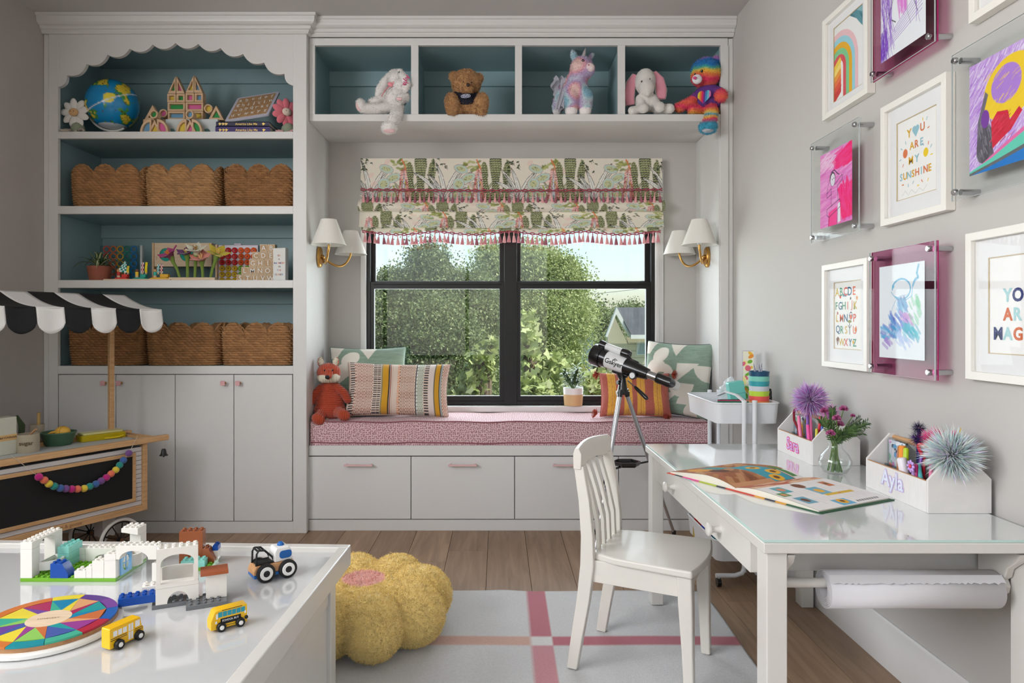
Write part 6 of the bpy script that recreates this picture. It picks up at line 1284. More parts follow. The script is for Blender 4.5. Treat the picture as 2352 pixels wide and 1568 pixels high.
# ================================================================== toys on the play table
U = .0153; HB = U*1.2; ST = U*.29
TT = lambda px, py: on_z(px, py, TZ)
BRK = {k: plast('brick_'+k, v, .25) for k, v in dict(white=(236, 231, 222), green=(112, 172, 40), lime=(150, 200, 120), blue=(10, 74, 164), aqua=(142, 216, 204), brown=(150, 84, 50), grey=(108, 110, 112), sky=(126, 186, 234), rust=(168, 92, 60)).items()}
def studs(b, u0, v0, nu, nv, z, skip=None):
    for i in range(nu):
        for j in range(nv):
            if skip and skip(i, j): continue
            b.lathe([(ST, z-.001), (ST, z+U*.27), (ST*.86, z+U*.29), (ST*.55, z+U*.29), (ST*.5, z+U*.2), (0, z+U*.2)], 12, ((u0+i+.5)*U, (v0+j+.5)*U, 0))
def brick(par, u, v, z, nu, nv, h, colr, name='brick', st=True, shape=None, arch=None, ax='x'):
    """u, v in studs, z and h in brick heights"""
    b = MB(); x0, x1, y0, y1, z0, z1 = u*U+.0002, (u+nu)*U-.0002, v*U+.0002, (v+nv)*U-.0002, z*HB+.0001, (z+h)*HB
    if arch:
        a0, a1, ah = arch; m_ = 14
        if ax == 'x': pts = [(x0, z0), (u*U+a0*U, z0)]+[((u+(a0+a1)/2)*U-(a1-a0)/2*U*math.cos(q), z0+ah*HB*math.sin(q)) for q in np.linspace(0, PI, m_)]+[(u*U+a1*U, z0), (x1, z0), (x1, z1), (x0, z1)]; b.prism(pts, y0, y1, 'xz')
        else: pts = [(y0, z0), (v*U+a0*U, z0)]+[((v+(a0+a1)/2)*U-(a1-a0)/2*U*math.cos(q), z0+ah*HB*math.sin(q)) for q in np.linspace(0, PI, m_)]+[(v*U+a1*U, z0), (y1, z0), (y1, z1), (y0, z1)]; b.prism(pts, x0, x1, 'yz')
    elif shape: b.prism([(x0+(x1-x0)*p_, z0+(z1-z0)*q_) for p_, q_ in shape], y0, y1, 'xz')
    else: b.box(x0, x1, y0, y1, z0, z1)
    if st: studs(b, u, v, nu if not isinstance(st, tuple) else st[0], nv, z1)
    return mk(name, b, BRK[colr], par, bevel=.0006, seg=1)
o = TT(46, 1336); cs = thing('brick_castle', 'white toy brick castle with blue door on a green base', 'toy bricks', o, 0)
b = MB().box(0, 16*U, 0, 10*U, 0, HB*.5); studs(b, 0, 0, 16, 10, HB*.5); mk('baseplate', b, BRK['green'], cs, bevel=.001, seg=1)
z0 = .5
brick(cs, 0, 0, z0, 2, 2, 4, 'white', 'column', False); brick(cs, 0, 6, z0, 2, 2, 4, 'white', 'column', False); brick(cs, 0, 0, z0+4, 2, 8, 1, 'white', 'arch_top', True, arch=(2, 6, .8), ax='y')
b = MB(); m_ = 12
pts = [(2*U+(2.6*U)*math.sin(q)*1.0, (4-2.2*math.cos(q))*U) for q in np.linspace(0, PI, m_)]; b.ring(pts+[(2*U, 6.2*U), (2*U, 1.8*U)], [(2*U+(x-2*U)*.82, 4*U+(y-4*U)*.86) for x, y in pts]+[(2.01*U, 5.8*U), (2.01*U, 2.2*U)], HB*1.0, HB*2.2); mk('balcony', b, BRK['white'], cs)
for k in (.5, 1.5): brick(cs, 4, 8, z0+k-.5, 2, 2, 1, 'white', 'brick', False)
brick(cs, 3, 5, z0, 2, 4, 1, 'aqua', 'brick', False); brick(cs, 3, 5, z0+1, 2, 4, 1, 'aqua', 'brick', False); brick(cs, 3, 5, z0+2, 2, 4, 1, 'aqua')
brick(cs, 6, 8, z0, 7, 2, 2, 'white', 'arch', True, arch=(1.5, 5.5, 1.1))
brick(cs, 5, 0, z0, 3, 2, 2, 'blue', 'slope_brick', (2,), shape=[(0, 0), (1, 0), (1, .3), (.66, 1), (0, 1)])
brick(cs, 9, 0, z0, 2, 2, 1, 'white'); brick(cs, 11, 0, z0, 1, 2, 1.6, 'white'); brick(cs, 12, 0, z0, 2, 2, 2.4, 'white'); brick(cs, 14, 0, z0, 2, 2, 2.4, 'white', 'brick', False); brick(cs, 14, 0, z0+2.4, 2, 2, .9, 'white')
brick(cs, 16, 0, z0+2.6, 7, 2, 1.9, 'white', 'bridge', True, arch=(.6, 5.4, 1.2)); brick(cs, 14, 8, z0, 2, 2, 4.2, 'white', 'column', False); brick(cs, 13, 7, z0+4.2, 3, 3, 1.0, 'white', 'slope_brick', (3,), shape=[(0, .4), (1, 0), (1, 1), (0, 1)])
brick(cs, 22, 0, -.0, 1, 2, 2.6, 'white', 'column', False)
d = MB(); y0, y1, zz0, zz1 = 1.2*U, 4.6*U, HB*z0, HB*(z0+2.9)
n_ = 24; yc_, zc_ = (y0+y1)/2, (zz0+zz1)/2; out = []; inn = []
for k in range(n_):
    a = 2*PI*k/n_+PI/4; ca_, sa_ = math.cos(a), math.sin(a); m2 = max(abs(ca_), abs(sa_)); out.append((yc_+ca_/m2*(y1-y0)/2, zc_+sa_/m2*(zz1-zz0)/2)); inn.append((yc_+ca_*(y1-y0)*.36, zc_+sa_*(zz1-zz0)*.38))
d.ring(out, inn, 16*U, 16*U+.004, 'yz'); dr = mk('door', d, BRK['sky'], cs); mk('door_bars', MB().box(16*U+.001, 16*U+.003, yc_-.001, yc_+.001, zc_-.018, zc_+.018).box(16*U+.001, 16*U+.003, yc_-.017, yc_+.017, zc_-.001, zc_+.001), BRK['sky'], dr)
b = MB(); pts = [(14.5*U+2.2*U*math.sin(q), (7-2*math.cos(q))*U) for q in np.linspace(0, PI, 12)]; b.ring(pts+[(14.5*U, 9*U), (14.5*U, 5*U)], [(14.5*U+(x-14.5*U)*.84, 7*U+(y-7*U)*.86) for x, y in pts]+[(14.52*U, 8.6*U), (14.52*U, 5.4*U)], HB*.5, HB*2.2); mk('balcony', b, BRK['white'], cs)
# gatehouse
o = TT(357, 1400); gh = thing('brick_gatehouse', 'white toy brick gatehouse with balcony window on grey plates', 'toy bricks', o, math.radians(24))
b = MB().box(-.5*U, 6*U, 0, 3*U, 0, HB*.5); studs(b, 0, 0, 6, 3, HB*.5); mk('grey_plate', b, BRK['grey'], gh, bevel=.001, seg=1)
brick(gh, 0, 0, .5, 6, 2, 2, 'white', 'arch_base', False, arch=(1.6, 4.6, 1.4)); brick(gh, 0, 0, 2.5, 6, 3, .5, 'white', 'floor_plate', False)
b = MB(); x0, x1, zz0, zz1 = .1*U, 5.9*U, HB*3.0, HB*7.0; n_ = 24; out = []; inn = []
pts_o = [(x0, zz0), (x1, zz0), (x1, zz1), (x0, zz1)]
arc = [((x0+x1)/2+(x1-x0)*.40*math.cos(q), zz0+HB*2.6+HB*1.05*math.sin(q)) for q in np.linspace(0, PI, 14)]
inn = [(x0+(x1-x0)*.1, zz0+.0012), (x1-(x1-x0)*.1, zz0+.0012)]+arc; out = [(x0, zz0), (x1, zz0)]+[(x1, zz0+HB*2.6)]+[(x1 if i < 6 else x0, zz1) if False else (x0+(x1-x0)*(1-i/11), zz1) for i in range(12)]+[(x0, zz0+HB*2.6)]
b.ring(out, inn, .0, .55*U, 'xz'); b.box(x0, x1, 0, 2*U, zz1, zz1+HB*.5); studs(b, 0, 0, 6, 2, zz1+HB*.5); mk('arch_window', b, BRK['white'], gh)
b = MB(); pts = [((3-2.4*math.cos(q))*U, 2*U+1.0*U*math.sin(q)) for q in np.linspace(0, PI, 12)]; b.ring(pts, [(3*U+(x-3*U)*.9, 2*U+(y-2*U)*.8) for x, y in pts], HB*3, HB*4.6); mk('balcony', b, BRK['white'], gh)
brick(gh, -5, .2, .9, 5, 2, 1.0, 'blue'); brick(gh, -2, 2.2, 1.2, 2, 2, 1.2, 'white')
b = MB().box(4.2*U, 10*U, -2.4*U, 1.4*U, 0, HB*.5); studs(b, 4.3, -2.3, 5, 4, HB*.5, lambda i, j: i > 2 and j > 1); mk('grey_plate', b, BRK['grey'], gh, bevel=.001, seg=1)
brick(gh, 7, -.6, .5, 3, 2, 3.2, 'white', 'pillar', False); brick(gh, 6.2, -1.4, 3.7, 4, 3, .5, 'rust', 'roof_tile', False)
# brown tower behind
o = TT(406, 1308); bt = thing('brick_tower', 'brown toy brick tower with aqua brick on a green plate', 'toy bricks', o, math.radians(8))
b = MB().box(0, 6*U, -1.2*U, 4*U, 0, HB*.5); studs(b, 0, -1, 6, 5, HB*.5, lambda i, j: j > 1 and i < 5); mk('baseplate', b, BRK['green'], bt, bevel=.001, seg=1)
brick(bt, 0, 1.2, .5, 4, 2, 4.7, 'brown', 'tower'); brick(bt, 4, 1.0, .5, 2, 2, 2.1, 'brown', 'slope_brick', (1,), shape=[(0, 0), (1, 0), (1, .2), (.5, 1), (0, 1)]); brick(bt, 1, -1.2, .5, 4, 2, 1, 'aqua'); brick(bt, 5.3, 2.4, 1.9, 1, 2, .7, 'blue'); brick(bt, 5.3, 2.4, .5, 1, 2, 1.4, 'white', 'brick', False)
# colour wheel puzzle
cw = on_z(112, 1428, TZ+.018); wl = thing('wheel_tray', 'white round turntable under the colour wheel', 'tray', (cw.x, cw.y, TZ+.0003)); R1 = .142
mk('tray', MB().lathe([(0, 0), (R1*.97, 0), (R1, .003), (R1, .009), (R1*.985, .0125), (0, .0125)], 72), plast('tray_white', (236, 234, 228), .3), wl, ang=30)
pz = thing('colour_wheel_puzzle', 'round wooden puzzle of rainbow wedges with pale centre', 'puzzle', (cw.x, cw.y, TZ+.0129)); Rp = .131
mk('base_disc', MB().lathe([(0, 0), (Rp, 0), (Rp, .008), (0, .008)], 72), wood('puzzle_edge', (186, 140, 96), (150, 106, 70), .5, 6), pz, ang=30)
wc = [(30, 90, 170), (92, 70, 150), (130, 60, 140), (226, 206, 50), (214, 120, 50), (206, 110, 50), (60, 70, 140), (214, 120, 50), (20, 140, 150), (60, 170, 130), (176, 30, 56), (30, 90, 170)]
wc = [(24, 92, 170), (120, 66, 150), (98, 66, 140), (230, 210, 60), (206, 116, 54), (206, 116, 54), (66, 70, 140), (72, 80, 150), (206, 116, 54), (20, 140, 152), (66, 170, 140), (176, 36, 60)]
RI, RM = .043, .108
for k in range(12):
    a0, a1 = 2*PI*k/12+.004, 2*PI*(k+1)/12-.004; q = np.linspace(a0, a1, 6); mk('rim_piece', MB().prism([(Rp*.995*math.cos(a), Rp*.995*math.sin(a)) for a in q]+[(RM*math.cos(a), RM*math.sin(a)) for a in q[::-1]], .0081, .0125), plast('wheel%d' % k, wc[k], .4), pz)
ic = [(200, 110, 60), (226, 206, 60), (70, 90, 160), (20, 130, 170), (230, 210, 60), (30, 150, 150), (60, 170, 140), (150, 60, 140), (170, 40, 90), (140, 196, 90), (220, 160, 110), (110, 66, 150)]
for k in range(12):
    a0, a1 = 2*PI*k/12, 2*PI*(k+1)/12; am = (a0+a1)/2
    for s, (A_, B_) in enumerate(((( RI, a0), (RM, a0)), ((RI, a1), (RM, a1)))):
        tri = [(RI*math.cos(a0 if s == 0 else am), RI*math.sin(a0 if s == 0 else am)), (RM*.995*math.cos(a0+.003), RM*.995*math.sin(a0+.003)), (RM*.995*math.cos(a1-.003), RM*.995*math.sin(a1-.003))] if s == 0 else [(RI*math.cos(a0), RI*math.sin(a0)), (RM*.995*math.cos(a1-.003), RM*.995*math.sin(a1-.003)), (RI*math.cos(a1), RI*math.sin(a1))]
        cc_ = ic[(k*5+s*3) % 12]; mk('wedge', MB().prism(tri, .0081, .0125+.0003*s), plast('wedge%d' % ((k*5+s*3) % 12), cc_, .4), pz)
mk('centre_disc', MB().lathe([(0, .0081), (RI, .0081), (RI, .0132), (0, .0132)], 40), BIRCH, pz); text('burned_lettering', 'LOVEVERY', .009, MT['brand_ink'], pz, (0, 0, .0134), (1, .25, 0), (-.25, 1, 0))
# wooden vehicles
BYL = mat('bus_yellow', (240, 186, 10), .35, coat=.3); TYR = mat('tyre_black', (22, 22, 23), .5); HUBW = mat('hub_white', (236, 234, 230), .4)
def wheels(par, xs, ys, r, z, m_in=HUBW, rin=.5, core=None):
    for x in xs:
        for y in ys:
            sg = 1 if y > 0 else -1; w_ = mk('wheel', MB().lathe([(0, -sg*.004), (r, -sg*.004), (r, sg*.004), (r*.9, sg*.0055), (0, sg*.0055)], 24, (x, y, z), 'y'), TYR, par); mk('hub', MB().lathe([(0, sg*.0054), (r*rin, sg*.0054), (r*rin*.9, sg*.0068), (0, sg*.0072)], 18, (x, y, z), 'y'), m_in, w_)
            if core: mk('hub_cap', MB().lathe([(0, sg*.007), (r*core, sg*.007), (0, sg*.0082)], 14, (x, y, z), 'y'), TYR, w_)
def bus(label, px0, py0, px1, py1, style):
    a, c = TT(px0, py0), TT(px1, py1); d = c-a; L_ = d.length; rz = math.atan2(d.y, d.x); t = thing('toy_bus', label, 'toy bus', a, rz); h = L_*.58 if style else L_*.6; w_ = L_*.34
    pr_ = [(0, .1), (1, .1), (1, .52), (.95, .56), (.9, 1), (.02, 1), (0, .96)] if not style else [(0, .12), (.02, .1), (1, .1), (1, .97), (.97, 1), (.16, 1), (.1, .94), (0, .5)]
    zb = L_*.06; b = MB().prism([(u*L_, zb+(v-.1)*h) for u, v in pr_], 0, w_, 'xz'); mk('body', b, BYL, t, bevel=.0015)
    W_ = lambda n_, x0, x1, z0_, z1_, m_: mk(n_, MB().box(x0*L_, x1*L_, -.0004, .0003, zb+z0_*h, zb+z1_*h), m_, t, smooth=False)
    PW = mat('print_white', (232, 232, 234), .5); PB = mat('print_black', (24, 22, 22), .5); PT = mat('print_teal', (40, 150, 170), .5)
    if not style:
        for x in (.1, .24, .38): W_('window', x, x+.11, .5, .74, PW)
        for x in (.54, .62): W_('door_window', x, x+.06, .46, .78, PW); W_('door_panel', x, x+.06, .08, .42, PW)
        W_('window', .74, .88, .52, .8, PW)
        for z in (.34, .42): W_('stripe', .03, .5, z, z+.025, PB); W_('stripe', .72, .97, z, z+.025, PB)
        wheels(t, (.24*L_, .83*L_), (-.003, w_+.003), L_*.13, L_*.13)
    else:
        for i in range(6): W_('window', .2+.125*i, .31+.125*i, .56, .8, PT)
        W_('roof_stripe', .3, .85, .85, .875, PB); W_('side_band', .26, .82, .2, .48, PB); text('lettering', 'SCHOOL BUS', L_*.075, PW, t, (.53*L_, -.0007, zb+.37*h), (1, 0, 0), (0, 0, 1), .02); W_('stripe', .3, .74, .1, .12, PB); W_('lamp', .12, .17, .28, .4, PW); W_('lamp', .92, .96, .46, .6, PW); W_('door_window', .14, .19, .5, .74, PW)
        mk('bumper', MB().ell((.97*L_, -.001, zb+.26*h), .004, 10, 6), TYR, t); wheels(t, (.27*L_, .79*L_), (-.003, w_+.003), L_*.125, L_*.125)
bus('yellow wooden toy bus with white windows, nearest the viewer', 252, 1498, 330, 1462, 0)
bus('yellow wooden toy bus marked SCHOOL BUS with teal windows', 484, 1455, 568, 1432, 1)
a, c = TT(583, 1342), TT(680, 1320); d = c-a; L_ = d.length*.98; t = thing('toy_police_truck', 'wooden toy truck with blue roof light and black frame', 'toy car', a, math.atan2(d.y, d.x)); w_ = .05
BW_ = wood('truck_wood', (214, 164, 116), (190, 138, 92), .5, 6, (2, 14, 14)); BLU = plast('truck_blue', (24, 96, 170), .35)
mk('chassis', MB().prism([(.01*L_, .012), (.94*L_, .012), (.94*L_, .02), (.01*L_, .02)], 0, w_, 'xz'), BLU, t, bevel=.001); mk('body', MB().prism([(0, .0202), (.95*L_, .0202), (.97*L_, .042), (.06*L_, .042), (.0, .03)], .001, w_-.001, 'xz'), BW_, t, bevel=.002)
mk('cab', MB().prism([(.5*L_, .0422), (.95*L_, .0422), (.93*L_, .068), (.86*L_, .079), (.55*L_, .079), (.5*L_, .068)], .003, w_-.003, 'xz'), HUBW, t, bevel=.004, seg=3)
for y in (.0026, w_-.0026): mk('side_window', MB().prism(rrect(.62*L_, .92*L_, .05, .07, .008, 4), y-.0004, y+.0004, 'xz'), BLU, t, smooth=False)
mk('roof_light', MB().ell((.72*L_, w_/2, .08), (.009, .009, .009), 16, 10), BLU, t)
for y in (.008, w_-.008): mk('roll_bar', MB().tube([(.08*L_, y, .042), (.09*L_, y, .072), (.14*L_, y, .08), (.28*L_, y, .078), (.46*L_, y, .058), (.48*L_, y, .046), (.1*L_, y, .045)], .0026, 8), TYR, t)
mk('cross_bar', MB().cyl((.12*L_, .008, .079), (.12*L_, w_-.008, .079), .0026, n=8).cyl((.2*L_, .008, .079), (.2*L_, w_-.008, .079), .0026, n=8), TYR, t); mk('bed', MB().box(.1*L_, .48*L_, .006, w_-.006, .0421, .046), TYR, t)
wheels(t, (.27*L_, .8*L_), (-.005, w_+.005), .0235, .0236, HUBW, .72, .36)
# ================================================================== bench cushion and pillows
CUX0, CUX1 = NL+.004, nx(1627); CUY0, CUY1 = YBN+.004, YB-.03; CB0 = nz(1022.5)+.0003
SPOT = mat('pink_dotted_fabric', (222, 184, 186), .9, sheen=.2); t_ = SPOT.node_tree; vo = t_.nodes.new('ShaderNodeTexVoronoi'); vo.inputs['Scale'].default_value = 98; vo.inputs['Randomness'].default_value = .55; vo.voronoi_dimensions = '2D'; tc = t_.nodes.new('ShaderNodeTexCoord'); sx_ = t_.nodes.new('ShaderNodeSeparateXYZ'); cx3 = t_.nodes.new('ShaderNodeCombineXYZ'); ad_ = t_.nodes.new('ShaderNodeMath'); t_.links.new(tc.outputs['Object'], sx_.inputs[0]); t_.links.new(sx_.outputs[0], cx3.inputs[0]); t_.links.new(sx_.outputs[1], ad_.inputs[0]); t_.links.new(sx_.outputs[2], ad_.inputs[1]); t_.links.new(ad_.outputs[0], cx3.inputs[1]); t_.links.new(cx3.outputs[0], vo.inputs['Vector'])
rp_ = t_.nodes.new('ShaderNodeValToRGB'); rp_.color_ramp.elements[0].position = .28; rp_.color_ramp.elements[1].position = .36; rp_.color_ramp.elements[0].color = (*lin((158, 106, 114)), 1); rp_.color_ramp.elements[1].color = (*lin((224, 190, 192)), 1)
t_.links.new(vo.outputs['Distance'], rp_.inputs[0]); t_.links.new(rp_.outputs[0], t_.nodes['Principled BSDF'].inputs[0])
cu_ = thing('bench_cushion', 'long pink speckled box cushion on the window bench', 'cushion', ((CUX0+CUX1)/2, CUY0, CB0)); cw_, cd_, chh_ = (CUX1-CUX0), CUY1-CUY0, CZ-CB0
b = MB(); n = 130; m_ = 24; prf = []
for q in np.linspace(0, 1, 8): prf.append((0-.006*math.sin(q*PI), q))           # front face, bottom to top
for q in np.linspace(.03, 1, 14): prf.append((q, 1+.03*math.sin(q*PI)))          # top
prf += [(1, .5), (1, 0)]
def cush(u, v):
    i = int(round(v*(len(prf)-1))); a, c = prf[i]; x = (u-.5)*cw_; e = min(u, 1-u)*cw_; wv = .0022*math.sin(x*11)+.0016*math.sin(x*23+1)
    return (x*(1-.002*math.sin(c*PI)), a*cd_ + (.0016*math.sin(x*40+c*6) if a <= 0 else 0), c*chh_+(wv if c > .9 else 0)*(1 if e > .02 else 0))
b.grid(cush, n, len(prf)-1); k = len(prf); 
for i_, fl in ((0, False), (n, True)):
    f = tuple(j*(n+1)+i_ for j in range(k)); b.f.append(f if fl else f[::-1]); b.c.append(None)
mk('cover', b, SPOT, cu_, ang=60)
PIP = mat('piping_mauve', (150, 92, 100), .9)
for zq in (.012, chh_-.001): mk('piping', MB().tube([(x, -.003, zq+.0022*math.sin(x*11)+.0016*math.sin(x*23+1)) for x in np.linspace(-cw_/2+.004, cw_/2-.004, 90)], .0034, 6), PIP, cu_)
def pillow(name, label, c, w_, h_, T_, cv, lean, rz, roll=0, back=(120, 140, 124), res=(150, 110), group=None, bend=.06):
    t = thing(name, label, 'cushion', c, 0, group); R = Matrix.Rotation(rz, 4, 'Z') @ Matrix.Rotation(lean, 4, 'X') @ Matrix.Rotation(roll, 4, 'Y'); t.rotation_euler = R.to_euler()
    nu, nv = res
    def surf(sg):
        def f(u, v):
            a, e = u*2-1, v*2-1; k = (1-a**4)**.5*(1-e**4)**.5 if abs(a) < 1 and abs(e) < 1 else 0
            px_ = 1-bend*(1-e*e); pz_ = 1-bend*1.2*(1-a*a)
            return (a*w_/2*px_, sg*T_*(k**.8)*(.5+.04*math.sin(a*7+e*5)), -e*h_/2*pz_)
        return f
    b = MB().grid(surf(-1), nu, nv, flip=True); u, v = np.meshgrid(np.linspace(0, 1, nu+1), np.linspace(0, 1, nv+1)); col = cv.sample(u.ravel()*.9999, v.ravel()*.9999)
    mk('front', b, WOVEN, t, ang=70, pcol=col); mk('back', MB().grid(surf(1), 30, 24), mat('pillow_back_%d_%d_%d' % back, back, .95, bump=.3, bs=500), t, ang=70)
    ed_ = []
    for u_, v_ in [(i/24, 0) for i in range(24)]+[(1, i/24) for i in range(24)]+[(1-i/24, 1) for i in range(24)]+[(0, 1-i/24) for i in range(24)]: ed_.append(surf(-1)(u_, v_))
    mk('seam', MB().tube(ed_, .003, 6, closed=True), MT['pillow_back_%d_%d_%d' % back], t); return t
WOVEN = mat('woven_print', rough=.95, attr=True, bump=.5, bs=380, sheen=.2)
def geo(seed):
    c = Cv(42, 42, 5, (142, 164, 146)); r = random.Random(seed); I_ = (232, 226, 214)
    c.scrib(0, 0, 42, 42, 300, .5, [(126, 150, 132), (154, 176, 158)], 0, 8, .5, r)
    c.poly([(0, 0), (8, 0), (3, 8), (0, 8)], I_); c.ell(11, 8, 6, 4, I_, -.7); c.poly([(16, 0), (26, 0), (21, 8)], I_); c.arcring(9, 18, 0, 7.5, 180, 360, I_); c.arcring(14, 19, 0, 6, 270, 360, I_); c.poly([(3, 14), (16, 14), (4, 24)], I_)
    c.poly([(22, 12), (36, 12), (22, 24)], I_); c.arcring(42, 13, 0, 9, 90, 180, I_); c.arcring(26, 24, 0, 8, 0, 180, I_); c.arcring(30, 36, 0, 6, 180, 360, I_); c.poly([(12, 30), (24, 30), (12, 42)], I_); c.arcring(36, 42, 0, 8, 180, 270, I_); c.ell(4, 34, 4, 6, I_); return c
def geo2(seed):
    c = geo(seed); return c
pc_ = P(847, 872, 3.915); pillow('patterned_pillow', 'sage green pillow with cream shapes in the left corner of the bench', (P(846, 0, 3.9).x, 3.9, CZ+.192), .43, .39, .13, geo(1), math.radians(-14), math.radians(10), 0, (96, 116, 104), group='sage pillows with cream shapes')
pillow('patterned_pillow', 'sage green pillow with cream shapes leaning in the right corner', (1.0, 3.82, CZ+.207), .39, .42, .12, geo(2), math.radians(-12), math.radians(-34), math.radians(2), (60, 74, 70), group='sage pillows with cream shapes')
# woven lumbar pillow
W_, H_ = 57, 31; c = Cv(W_, H_, 6, (226, 206, 190))
def chk(x0, x1, c1, c2, s=.62, ph=.5):
    y = 0; j = 0
    while y < H_:
        x = x0+(s*.5 if j % 2 else 0)-s
        while x < x1: c.rect(max(x, x0), y, min(x+s*.55, x1), y+s*.62, c1); x += s
        y += s; j += 1
def lad(x0, x1, c1, s=1.35):
    y = .2
    while y < H_: c.rect(x0, y, x1, y+s*.48, c1); y += s
DK, WN, OC = (52, 48, 50), (150, 70, 50), (214, 158, 40)
lad(1.5, 4.2, DK); chk(4.6, 14.6, WN, 0, .95); lad(14.8, 17, DK, 1.3); 
lad(17.2, 19.2, DK, 1.3); c.rect(19.4, 0, 20.1, H_, (150, 140, 104)); c.rect(20.1, 0, 23.4, H_, OC); c.rect(23.4, 0, 24.2, H_, (74, 60, 50)); c.rect(24.6, 0, 25, H_, WN); c.rect(25.6, 0, 25.9, H_, (190, 150, 130)); lad(28.4, 30, (226, 150, 104), 1.2); chk(30, 38.6, (150, 84, 46), 0, .95); c.rect(38.8, 0, 39.4, H_, DK); c.rect(39.4, 0, 40, H_, (236, 234, 230)); c.rect(40, 0, 43.4, H_, (206, 208, 192)); chk(40, 43.6, (160, 166, 146), 0, 1.1); lad(43.8, 46.2, DK, 1.5); c.rect(46.4, 0, 49.4, H_, (226, 212, 204)); c.rect(49.4, 0, 50, H_, (120, 110, 84)); c.rect(50, 0, 52.4, H_, OC); c.rect(52.4, 0, 53, H_, DK); c.rect(53, 0, 54, H_, (170, 176, 170)); chk(54.2, 57, (190, 120, 80), 0, .9)
pillow('striped_lumbar_pillow', 'long woven pillow with ochre, black and checked bands', (P(914, 0, 3.79).x, 3.79, CZ+.150), .57, .30, .14, c, math.radians(-17), math.radians(4), math.radians(1.5), (200, 180, 164), (300, 150))
c = Cv(39, 25, 6, (182, 96, 82))
for x in (3.5, 12.8, 20, 29.5): c.rect(x, 0, x+4.6, 25, (232, 174, 74)); c.rect(x+2.2, 0, x+2.5, 25, (214, 140, 66)); c.rect(x+3.5, 0, x+3.7, 25, (214, 140, 66))
c.scrib(0, 0, 39, 25, 900, .18, [(206, 130, 112), (160, 76, 66), (200, 120, 84)], 1.57, .8, .5)
tp = pillow('tasselled_pillow', 'rust and ochre striped pillow with corner tassels', (P(1458, 0, 3.77).x, 3.77, CZ+.124), .385, .245, .13, c, math.radians(-20), math.radians(-5), 0, (176, 96, 84), (160, 100))
rt = random.Random(8)
for sx_, sz_, dx, dz in ((-1, -1, -.045, .012), (1, -1, -.03, -.012), (-1, 1, -.02, -.01), (1, 1, .03, -.008)):
    b = MB(); p0 = Vector((sx_*.19+dx*.4, -.02, sz_*.118+dz*.5)); d0 = Vector((dx, -.012, dz)).normalized()
    for k in range(70):
        e = Vector((rt.gauss(0, 1), rt.gauss(0, 1), rt.gauss(0, 1))).normalized()*.8+d0*.9; e.normalize(); b.tube([p0, p0+e*.02, p0+e*.034+Vector((0, 0, -.003))], [.0012, .0013, .0008], 3, col=rt.choice([(176, 72, 56), (196, 92, 66), (150, 56, 48)]))
    mk('tassel', b, mat('yarn_rust', rough=.95, attr=True), tp, ang=80, stuff=True)
# potted plant on the sill
so_ = P(1318, 933, 3.995); t = thing('potted_plant', 'leafy plant in a white and tan pot on the window sill', 'plant', (so_.x, YB+.0-.012, WZ0-.0028)); k = 3.995/FPX
t.location.y = YB-.004
mk('pot', MB().lathe([(0, 0), (19.5*k, 0), (21*k, 2*k), (23*k, 42*k), (21.5*k, 42*k), (20.5*k, 37*k), (0, 36*k)], 32), plast('pot_white', (230, 228, 224), .4), t, ang=30)
mk('tan_band', MB().lathe([(19.8*k, .5*k), (21.2*k, 2*k), (22.5*k, 27*k), (22.3*k, 27*k)], 32), mat('pot_tan', (214, 178, 128), .7), t, ang=30)
rs = random.Random(6); dl = mat('dark_leaf', rough=.4, attr=True)
for i in range(13):
    az = rs.uniform(0, 2*PI); L_ = rs.uniform(.08, .15); tip = Vector((math.cos(az)*rs.uniform(.02, .085), math.sin(az)*.03, L_)); z_ = 36*k; s2 = mk('stem', MB().tube([(0, 0, z_), tip*.5+Vector((0, 0, z_)), tip+Vector((0, 0, z_))], .0016, 5), mat('stem_green', (84, 110, 60), .6), t)
    b = MB()
    for j in range(14): q = .25+.75*j/13; blade(b, tip*q+Vector((0, 0, z_)), rs.uniform(0, 2*PI), rs.uniform(.045, .07), rs.uniform(.1, 1.0), .0075, .4, True, rs.choice([(58, 84, 48), (76, 104, 58), (96, 122, 74)]), (84, 110, 66), 5)
    mk('leaf_spray', b, dl, s2, ang=80, stuff=True)
# ================================================================== telescope
ts = thing('telescope', 'small black and white telescope on an aluminium tripod', 'telescope', (.606, 3.33, 0)); TO = Vector((.606, 3.33, 0))
ALU = mat('aluminium', (206, 207, 210), .3, metal=.85); TBK = mat('telescope_black', (20, 20, 21), .25, coat=.4); TWH = mat('telescope_white', (236, 236, 236), .25, coat=.4)
F_, B_ = P(1373, 816, 3.42)-TO, P(1490, 860, 3.25)-TO; ax3 = (B_-F_); AL = ax3.length; ax3.normalize()
def at3(px):  return F_+ax3*AL*(px-1373)/117.
def rr_(n): return n*3.33/FPX
mk('dew_shield', MB().tube([at3(1364), at3(1367), at3(1384), at3(1385)], [rr_(25), rr_(26), rr_(25), rr_(22)], 28), TBK, ts, ang=30); mk('shield_collar', MB().tube([at3(1385), at3(1397)], [rr_(22), rr_(21)], 28), TBK, ts)
mk('tube', MB().tube([at3(1397), at3(1446)], [rr_(20), rr_(19)], 28), TWH, ts); mk('focuser', MB().tube([at3(1440), at3(1450), at3(1468), at3(1488)], [rr_(20.5), rr_(20), rr_(16), rr_(12.5)], 24), TBK, ts, ang=30)
mk('draw_tube', MB().tube([at3(1487), at3(1509)], rr_(9), 20), STEEL, ts); dg_ = at3(1508); el_ = at3(1531); ey = P(1552, 886, 3.225)-TO
